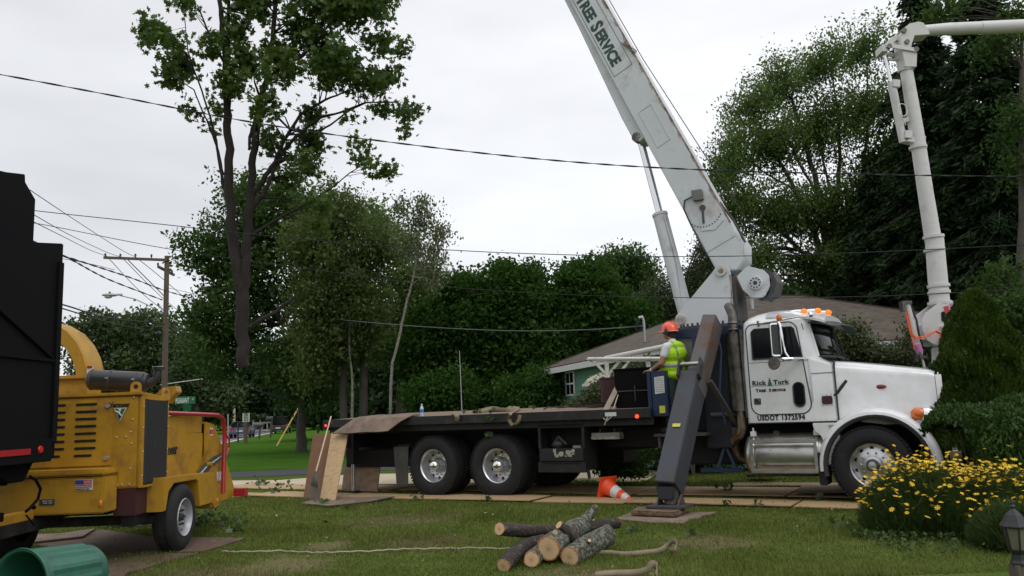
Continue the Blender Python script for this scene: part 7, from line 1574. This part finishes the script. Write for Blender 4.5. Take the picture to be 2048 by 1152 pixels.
# maroon barrel and tray further back on the deck
mp0=otr(1221,812,1.6); mp0.z=1.45; mb_=empty('maroon_tub',mp0,0,'maroon plastic tub on the far side of the flatbed','tub')
b=MB(); b.lathe([(0,0),(.15,.0),(.155,.05),(.175,.47),(.185,.48),(.185,.50),(.17,.50),(.15,.05),(0,.04)],(0,0,0),(0,0,1),24); b.build('tub_wall',MATS['maroon'],mb_)
b=MB(); b.tube([(-.15,0,.40),(-.17,-.03,.30),(-.16,0,.2)],.008,6); b.build('tub_handle',MATS['maroon'],mb_)
tp=otr(1196,815,1.3); tp.z=1.442; b=MB(); b.lathe([(0,0),(.2,0),(.23,.07),(.22,.07),(.19,.02),(0,.02)],tp,(0,0,1),24); b.build('maroon_tray',MATS['maroon'],label='low maroon tray beside the maroon tub',cat='tray',loc=tp)
# ------------------------------------------------ traffic cone on its side
bc=at(1214,974,13.42); tpp=at(1259,1000,13.0); a_=(tpp-bc).normalized(); cn=empty('traffic_cone',bc,0,'orange traffic cone with white bands lying on the plywood track','traffic cone'); Lc=.66
x_,y_=frame(a_)
upv=Vector((0,0,1))-a_*a_.z; upv.normalize(); sdv=a_.cross(upv).normalized()
M3=Matrix((sdv,upv,a_)).transposed()
b=MB(); b.box((0,0,0),(.35,.35,.03),M3); b.build('base',MATS['cone_orange'],cn,bevel=.012)
segs=[(0,.135),(.22,.105),(.36,.083),(.46,.066),(.56,.052),(.66,.036)]
ml=['cone_orange','cone_white','cone_orange','cone_white','cone_orange']; 
prof=lambda h:.128-.098*h/Lc
b=MB(); b.lathe([(.145,.012),(prof(0),.03),(prof(.2),.20),(prof(.4),.40),(prof(.62),.62),(prof(.64)*.8,.64),(0,.64)],(0,0,0),a_,32); b.build('cone_body',MATS['cone_orange'],cn)
for h0_,h1_ in ((.19,.32),(.41,.52)): b=MB(); b.lathe([(prof(h0_)+.0,h0_),(prof(h0_)+.003,h0_),(prof(h1_)+.003,h1_),(prof(h1_),h1_)],(0,0,0),a_,32); b.build('white_band',MATS['cone_white'],cn)
# ------------------------------------------------ logs
def endmat():
    m=bpy.data.materials.new('cut_wood'); m.use_nodes=True; t=m.node_tree; p=t.nodes['Principled BSDF']; p.inputs['Roughness'].default_value=.8
    uv=N(t,'ShaderNodeUVMap'); l=N(t,'ShaderNodeVectorMath',operation='LENGTH'); t.links.new(uv.outputs[0],l.inputs[0])
    nz=N(t,'ShaderNodeTexNoise'); nz.inputs['Scale'].default_value=3; nz.inputs['Detail'].default_value=4; t.links.new(uv.outputs[0],nz.inputs[0])
    ma=N(t,'ShaderNodeMath',operation='MULTIPLY_ADD'); ma.inputs[1].default_value=.35; t.links.new(nz.outputs['Fac'],ma.inputs[0]); t.links.new(l.outputs['Value'],ma.inputs[2])
    r=N(t,'ShaderNodeValToRGB'); t.links.new(ma.outputs[0],r.inputs[0]); e=r.color_ramp.elements; e[0].position=.16; e[0].color=(.25,.12,.06,1); e[1].position=.27; e[1].color=(.52,.31,.15,1)
    for ps,c in ((.55,(.62,.42,.23,1)),(.8,(.66,.46,.26,1)),(1.02,(.64,.44,.24,1)),(1.14,(.40,.17,.06,1))): k=r.color_ramp.elements.new(ps); k.color=c
    wv=N(t,'ShaderNodeMath',operation='SINE'); m2=N(t,'ShaderNodeMath',operation='MULTIPLY'); m2.inputs[1].default_value=75; t.links.new(ma.outputs[0],m2.inputs[0]); t.links.new(m2.outputs[0],wv.inputs[0])
    mr=N(t,'ShaderNodeMapRange'); mr.inputs[1].default_value=-1; mr.inputs[3].default_value=.90; mr.inputs[4].default_value=1.05; t.links.new(wv.outputs[0],mr.inputs[0])
    s=N(t,'ShaderNodeVectorMath',operation='SCALE'); t.links.new(r.outputs[0],s.inputs[0]); t.links.new(mr.outputs[0],s.inputs['Scale']); t.links.new(s.outputs[0],p.inputs['Base Color']); return m
EM=endmat()
def log(pts,rad,label,stubs=(),facetilt=None,seed=0,both=True):
    P=[at(*p) for p in pts]; t=empty('log',P[0],0,label,'log','freshly cut logs in the pile'); L=Vector(P[0]); P=[p-L for p in P]
    random.seed(seed+40); Q=[];Rr=[]
    n=len(P)
    for i in range(n-1):
        for s in range(12): Q.append(P[i].lerp(P[i+1],s/12)); Rr.append(rad[i]+(rad[i+1]-rad[i])*s/12)
    Q.append(P[-1]); Rr.append(rad[-1]); nn=26; rings=[]
    px=None; ph=random.uniform(0,6)
    for i,p in enumerate(Q):
        d=(Q[min(i+1,len(Q)-1)]-Q[max(0,i-1)]).normalized()
        if px is None: x,y=frame(d)
        else: x=(px-d*px.dot(d)).normalized(); y=d.cross(x)
        px=x; ring=[]
        for k in range(nn):
            a=2*math.pi*k/nn; r=Rr[i]*(1+.05*math.sin(3*a+ph+i*.06)+.03*math.sin(5*a+i*.2+ph)+random.uniform(-.045,.045)); ring.append(p+(x*math.cos(a)+y*math.sin(a))*r)
        rings.append(ring)
    b=MB(); b.loft(rings,cap=False); b.build('bark',MATS['bark_log_dark' if seed in (4,5,6,8) else 'bark_log'],t,ang=70)
    for ei,(rg,c,sg) in enumerate(((rings[0],Q[0],-1),(rings[-1],Q[-1],1))):
        d=(Q[1]-Q[0]).normalized() if ei==0 else (Q[-1]-Q[-2]).normalized(); me=bpy.data.meshes.new('cut_face'); k_=.955
        vs=[c+(v-c)*k_+d*sg*.004 for v in rg]+[c+d*sg*.005]; fs=[(k,(k+1)%nn,nn) if sg>0 else ((k+1)%nn,k,nn) for k in range(nn)]
        rim=[v for v in rg]; base_=len(vs); vs+=rim; fs+=[(k,base_+k,base_+(k+1)%nn,(k+1)%nn) if sg<0 else (k,(k+1)%nn,base_+(k+1)%nn,base_+k) for k in range(nn)]
        me.from_pydata([tuple(v) for v in vs],[],fs); ul=me.uv_layers.new(name='UVMap'); x,y=frame(d); rr_=sum((v-c).length for v in rg)/nn
        off=Vector((.12,.08))
        for lp in me.loops: v=Vector(me.vertices[lp.vertex_index].co)-c; f_=.93 if lp.vertex_index<nn else (0 if lp.vertex_index==nn else 1.08); dd=Vector((v.dot(x),v.dot(y)));
        for lp in me.loops:
            v=Vector(me.vertices[lp.vertex_index].co)-c; w_=Vector((v.dot(x),v.dot(y)))/rr_*.95; ul.data[lp.index].uv=w_+(off if lp.vertex_index==nn else Vector((0,0)))*0
        me.materials.append(EM); o=bpy.data.objects.new('cut_face',me); scene.collection.objects.link(o); o.parent=t
    for (px_,py_,Y_,r_,ln,dx_,dz_) in stubs:
        c=at(px_,py_,Y_)-L; d=Vector((dx_,-.8,dz_)).normalized(); b=MB(); b.cyl(c-d*ln,c,r_*1.15,r_,n=14); s_=b.build('branch_stub',MATS['bark_log'],t)
        b=MB(); b.lathe([(0,.002),(r_*.97,.001),(r_*.97,-.003)],c,d,14); b.build('stub_face',mat('stub_wood',(.55,.40,.24),.8,0,.1,30),s_)
    return t
S8=8.0/FPX
log([(1097,1097,7.95),(1135,1068,8.45),(1165,1050,8.8)],[23.5*S8,22*S8,20*S8],'thick log with the largest pale cut face, on top in the middle of the pile',seed=1)
log([(1139,1114,7.92),(1178,1090,8.3),(1214,1070,8.65)],[20*S8,22*S8,21*S8],'thick lichen covered log at the lower right of the pile',stubs=[(1179,1081,8.07,.016,.06,.1,.5)],seed=2)
log([(1063,1119,7.85),(1080,1104,8.2),(1105,1090,8.6)],[15.5*S8,15*S8,14*S8],'short log with small cut face at the bottom centre of the pile',seed=3)
log([(1007,1132,7.72),(1030,1108,7.95),(1052,1090,8.25),(1085,1082,8.5)],[14*S8,14.5*S8,14*S8,13*S8],'crooked dark log sticking out at the lower left of the pile',seed=4)
log([(999,1058,8.05),(1040,1061,8.35),(1080,1062,8.65),(1120,1062,8.9)],[12.5*S8,13*S8,12.5*S8,12.5*S8],'long thin log pointing left with a knot and broken tip',seed=5)
log([(1118,1050,8.15),(1136,1064,8.2),(1152,1082,8.25)],[8.5*S8,11*S8,12*S8],'small upright piece with a round pale end at the top of the pile',stubs=[(1110,1066,8.05,.028,.12,-.35,.1)],seed=6)
log([(1190,1015,9.0),(1172,1038,8.85),(1150,1058,8.75),(1130,1072,8.65)],[8*S8,11*S8,12*S8,11*S8],'grey barked branch sloping up to the upper right of the pile',seed=7)
log([(1237,1046,9.0),(1205,1049,8.9),(1175,1056,8.85),(1150,1068,8.8)],[11*S8,11.5*S8,12*S8,12*S8],'dark branch log with rounded end pointing right behind the pile',seed=8)
# rope over the lawn
b=MB(); pts=[gnd(445,1108),gnd(480,1110),gnd(560,1106),gnd(620,1110),gnd(660,1111),gnd(740,1107),gnd(800,1103),gnd(860,1104),gnd(940,1101),gnd(1030,1102)]
pts=[p+Vector((0,0,.028+.006*math.sin(i*2))) for i,p in enumerate(pts)]
Q=[]
for i in range(len(pts)-1):
    for s in range(8):
        a=s/8; p=pts[i].lerp(pts[i+1],a); Q.append(p+Vector((0,.012*math.sin((i*8+s)*.9),0.004*math.sin((i*8+s)*1.7))))
b.tube(Q,.008,6); b.build('long_rope',MATS['rope'],label='thin pale rope stretched across the lawn left of the logs',cat='rope',loc=pts[0])
sp_=lambda x,y,z=0: gnd(x,y)+Vector((0,0,z))
ribbon([sp_(1190,1112,.03),sp_(1215,1112,.035),sp_(1250,1114,.03),sp_(1290,1113,.04),sp_(1320,1111,.05),sp_(1338,1108,.09),sp_(1350,1112,.14),sp_(1356,1114,.11),sp_(1350,1116,.07),sp_(1340,1113,.06)],.045,MATS['webbing'],'lifting_sling','tan lifting sling with an eye end lying on the grass right of the logs',up=lambda t:(0,.5-.4*t,.3+.7*t),th=.006)
ribbon([sp_(1190,1156,.03),sp_(1230,1156,.04),sp_(1270,1158,.05),sp_(1295,1160,.08),sp_(1306,1160,.13),sp_(1316,1162,.11),sp_(1314,1166,.05),sp_(1300,1162,.04)],.055,MATS['webbing'],'lifting_sling','frayed tan sling with curled eye cropped by the bottom edge of the photo',up=lambda t:(0,.5-.3*t,.3+.7*t),th=.008)
# ------------------------------------------------ lamp post lower right
YL=6.25; lpz=at(2037,1111,YL); lp=empty('garden_lamp',(lpz.x,YL,0),0,'black garden lantern on a square wooden post at the lower right corner','garden lamp'); zb=lpz.z; s_=YL/FPX
b=MB(); b.bb(-.055,.055,-.055,.055,0,zb-.06); b.build('post',MATS['post_wood'],lp,bevel=.006)
def sq(h,z): return [Vector((h*math.cos(R(a)),h*math.sin(R(a)),z)) for a in (15,75,135,195,255,315)]
b=MB(); b.loft([sq(.058,zb-.08),sq(.062,zb-.05),sq(.05,zb-.03),sq(.045,zb+.01),sq(.060,zb+.03),sq(.066,zb+.045)]); b.build('lantern_base',MATS['lantern_black'],lp,smooth=False)
g0_,g1_=zb+.045,zb+.20
b=MB(); b.loft([sq(.056,g0_),sq(.084,g1_)]); b.build('lantern_glass',MATS['lantern_glass'],lp,smooth=False)
b=MB()
for a,c_ in zip(sq(.060,g0_),sq(.088,g1_)): b.beam(a,c_,.010,.010)
b.build('lantern_bars',MATS['lantern_black'],lp)
b=MB(); b.loft([sq(.10,g1_-.002),sq(.105,g1_+.012),sq(.085,g1_+.04),sq(.055,g1_+.09),sq(.03,g1_+.115),sq(.022,g1_+.12)]); b.build('lantern_roof',MATS['lantern_black'],lp,smooth=False)
b=MB(); b.lathe([(.024,0),(.012,.015),(.018,.03),(.010,.045),(.012,.055),(.004,.08),(0,.085)],(0,0,g1_+.118),(0,0,1),14); b.build('finial',MATS['lantern_black'],lp)
# ================================================================ PERSON
pl=tl(-3.03,.31,1.0); per=empty('person',pl,TR+math.pi-R(12),'person in orange helmet, lime safety vest and green trousers standing at the blue crane controls','person')
# local frame: +x = facing direction, +y = person's left (towards the camera)
def cap(b,p0,p1,r0,r1,n=14):
    p0=Vector(p0);p1=Vector(p1); b.tube([p0,p0.lerp(p1,.5),p1],[r0,(r0+r1)/2,r1],n); b.ell(p0,(r0,r0,r0),12,8); b.ell(p1,(r1,r1,r1),12,8)
hipz=.86
def body():
    b=MB()
    for s in (-1,1):
        cap(b,(.0,.09*s,hipz),(.03+.03*s,.10*s,.47),.085,.055); cap(b,(.03+.03*s,.10*s,.47),(-.01+.04*s,.11*s,.09),.055,.038)
        b.ell((.06+.04*s,.11*s,.045),(.12,.045,.045),12,8)
    b.ell((-.01,0,.93),(.12,.165,.12)); b.ell((-.005,0,1.08),(.115,.155,.15)); b.ell((-.02,0,1.25),(.125,.18,.15)); b.ell((-.03,0,1.36),(.10,.19,.07))
    cap(b,(-.02,0,1.38),(.02,0,1.50),.058,.055)
    # head
    b.ell((.035,0,1.575),(.098,.076,.115),18,12); b.ell((.065,0,1.515),(.062,.055,.05)); b.ell((.125,0,1.565),(.022,.016,.024)); b.ell((.118,0,1.520),(.020,.026,.016)); b.ell((.100,0,1.600),(.035,.055,.018)); b.ell((.098,0,1.487),(.025,.025,.02))
    for s in (-1,1): b.ell((.02,.078*s,1.56),(.022,.012,.032))
    return b
bd_=body()
AL=dict(sh=(-.03,.205,1.335),el=(.03,.27,1.08),wr=(.27,.20,.985)); AR=dict(sh=(-.02,-.2,1.335),el=(.09,-.25,1.07),wr=(.29,-.14,.985))
for A_ in (AL,AR): cap(bd_,A_['sh'],A_['el'],.056,.045); cap(bd_,A_['el'],A_['wr'],.044,.028)
for A_,s in ((AL,1),(AR,-1)):
    w_=Vector(A_['wr']); pm=w_+Vector((.055,-.012*s,-.006)); bd_.ell(pm,(.052,.040,.018),12,8); cap(bd_,w_,pm,.027,.022)
    for k in range(4):
        f0=pm+Vector((.035-.004*abs(k-1.5),(.030-.020*k)*s,.002)); L_=(.040,.046,.042,.034)[k]; f1=f0+Vector((L_,0,-.006)); f2=f1+Vector((.012,0,-L_*.75)); cap(bd_,f0,f1,.0105,.0095,8); cap(bd_,f1,f2,.0095,.008,8)
    th0=pm+Vector((-.01,-.034*s,-.004)); th1=th0+Vector((.035,-.016*s,-.010)); th2=th1+Vector((.025,.004*s,-.012)); cap(bd_,th0,th1,.013,.011,8); cap(bd_,th1,th2,.011,.009,8)
per.scale=(1.0,1.06,.985)
ob=bd_.build('body',MATS['skin'],per,fixn=False); remesh(ob,.0075,3)
b=MB()
for s in (-1,1):
    b.ell((.113,.030*s,1.588),(.010,.012,.007),10,6)
b.build('eyes',MATS['ink_white'],ob)
b=MB(); b.ell((.010,0,1.57),(.098,.083,.095),16,10); b.ell((-.03,0,1.52),(.05,.06,.05)); hr=b.build('hair',MATS['hair'],per)
# shirt
b=MB(); b.ell((-.01,0,.95),(.128,.175,.12)); b.ell((-.005,0,1.08),(.125,.165,.16)); b.ell((-.02,0,1.25),(.137,.192,.155)); b.ell((-.03,0,1.37),(.105,.195,.065))
for A_ in (AL,AR): s_=Vector(A_['sh']); e_=Vector(A_['el']); cap(b,s_+Vector((0,0,.0)),s_.lerp(e_,.52),.066,.060)
cap(b,(-.02,0,1.38),(-.005,0,1.43),.07,.064)
ob=b.build('t_shirt',MATS['shirt'],per,fixn=False); remesh(ob,.011,4)
# vest
b=MB(); b.ell((-.0,0,.90),(.205,.215,.11)); b.ell((-.0,0,1.02),(.205,.212,.16)); b.ell((-.02,0,1.22),(.200,.215,.17)); b.ell((-.03,0,1.355),(.15,.185,.085)); b.ell((.07,0,.90),(.165,.16,.10))
ob=b.build('safety_vest',MATS['vest'],per,fixn=False); remesh(ob,.011,4); vest=ob
# reflective tape follows the vest: band from sliced shell
def band(z0,z1,off,name):
    b=MB(); rings=[]
    for z in (z0,z1):
        ring=[]
        for k in range(40):
            a=2*math.pi*k/40; d=Vector((math.cos(a),math.sin(a),0)); o_=Vector((-.01,0,z)); hit=vest.ray_cast(o_+d*1.0,-d); r=(Vector(hit[1])-o_).dot(d) if hit[0] else .15; ring.append(o_+d*(r+off))
        rings.append(ring)
    b.loft(rings,cap=False); return b.build(name,MATS['refl_tape'],vest,thick=.003)
bpy.context.view_layer.update()
band(1.015,1.065,.004,'reflective_belt')
for s in (-1,1):
    b=MB(); A_=[];B_=[]
    for k in range(15):
        a=R(-62+k*17.2); ox=-.015; d=Vector((math.cos(a+R(0)),0,math.sin(a))); o_=Vector((ox,.12*s,1.19))
        hit=vest.ray_cast(o_+d*1.0,-d); r=(Vector(hit[1])-o_).dot(d) if hit[0] else .15
        p=o_+d*(r+.004); 
        if p.z<1.04: continue
        A_.append(p+Vector((0,-.022,0))); B_.append(p+Vector((0,.022,0)))
    b.loft([A_,B_],close=False); b.build('reflective_stripe',MATS['refl_tape'],vest,thick=.003)
# trousers
b=MB(); b.ell((.0,0,.84),(.135,.175,.11))
for s in (-1,1): cap(b,(.0,.09*s,hipz-.02),(.03+.03*s,.10*s,.47),.105,.082); cap(b,(.03+.03*s,.10*s,.47),(-.01+.04*s,.11*s,.12),.082,.072)
ob=b.build('trousers',MATS['trouser'],per,fixn=False); remesh(ob,.012,4)
for s in (-1,1): b=MB(); b.ell((.05+.04*s,.11*s,.045),(.145,.058,.055)); b.ell((-.01+.04*s,.11*s,.10),(.065,.062,.09)); ob=b.build('boot',MATS['boot'],per,fixn=False); remesh(ob,.01,2)
# helmet + ear muffs
b=MB(); rings=[]
for i in range(9):
    a=R(i*11.25); rings.append([Vector((.022+.137*math.cos(a)*math.cos(t_),.108*math.cos(a)*math.sin(t_),1.595+.150*math.sin(a))) for t_ in [2*math.pi*k/28 for k in range(28)]])
b.loft(rings); b.loft([[Vector((.022+r*.137*math.cos(t_)+(.062 if math.cos(t_)>.3 else 0)*(math.cos(t_)-.3)/.7*(r>1.0),r*.108*math.sin(t_),1.590-dz)) for t_ in [2*math.pi*k/28 for k in range(28)]] for r,dz in ((1.0,-.01),(1.08,.003),(1.08,.010),(.98,.008))])
for s in (-.02,.02): b.tube([Vector((.022+.14*math.cos(R(a)),s,1.595+.153*math.sin(R(a)))) for a in range(10,171,10)],.006,6)
hm=b.build('hard_hat',MATS['helmet'],per,ang=50)
for s in (-1,1):
    b=MB(); b.ell((.018,.104*s,1.575),(.042,.026,.052),16,10); em=b.build('ear_muff',MATS['plastic_black'],hm)
    b=MB(); b.tube([(.018,.128*s,1.575),(.016,.135*s,1.62),(.02,.112*s,1.66)],.007,6); b.build('muff_arm',MATS['plastic_black'],em)
b=MB(); b.tube([(.115,.0,1.59),(.118,.03,1.592),(.105,.06,1.592),(.04,.085,1.59)],.006,6); b.ell((.117,.032,1.588),(.006,.020,.014),10,6); b.ell((.117,-.032,1.588),(.006,.020,.014),10,6); b.build('glasses',MATS['plastic_black'],per)
w_=Vector(AL['wr']); d_=(Vector(AL['wr'])-Vector(AL['el'])).normalized(); b=MB(); b.lathe([(.031,-.014),(.036,-.012),(.036,.012),(.031,.014)],w_-d_*.02,d_,20); b.build('watch',MATS['sticker_white'],per)
pass
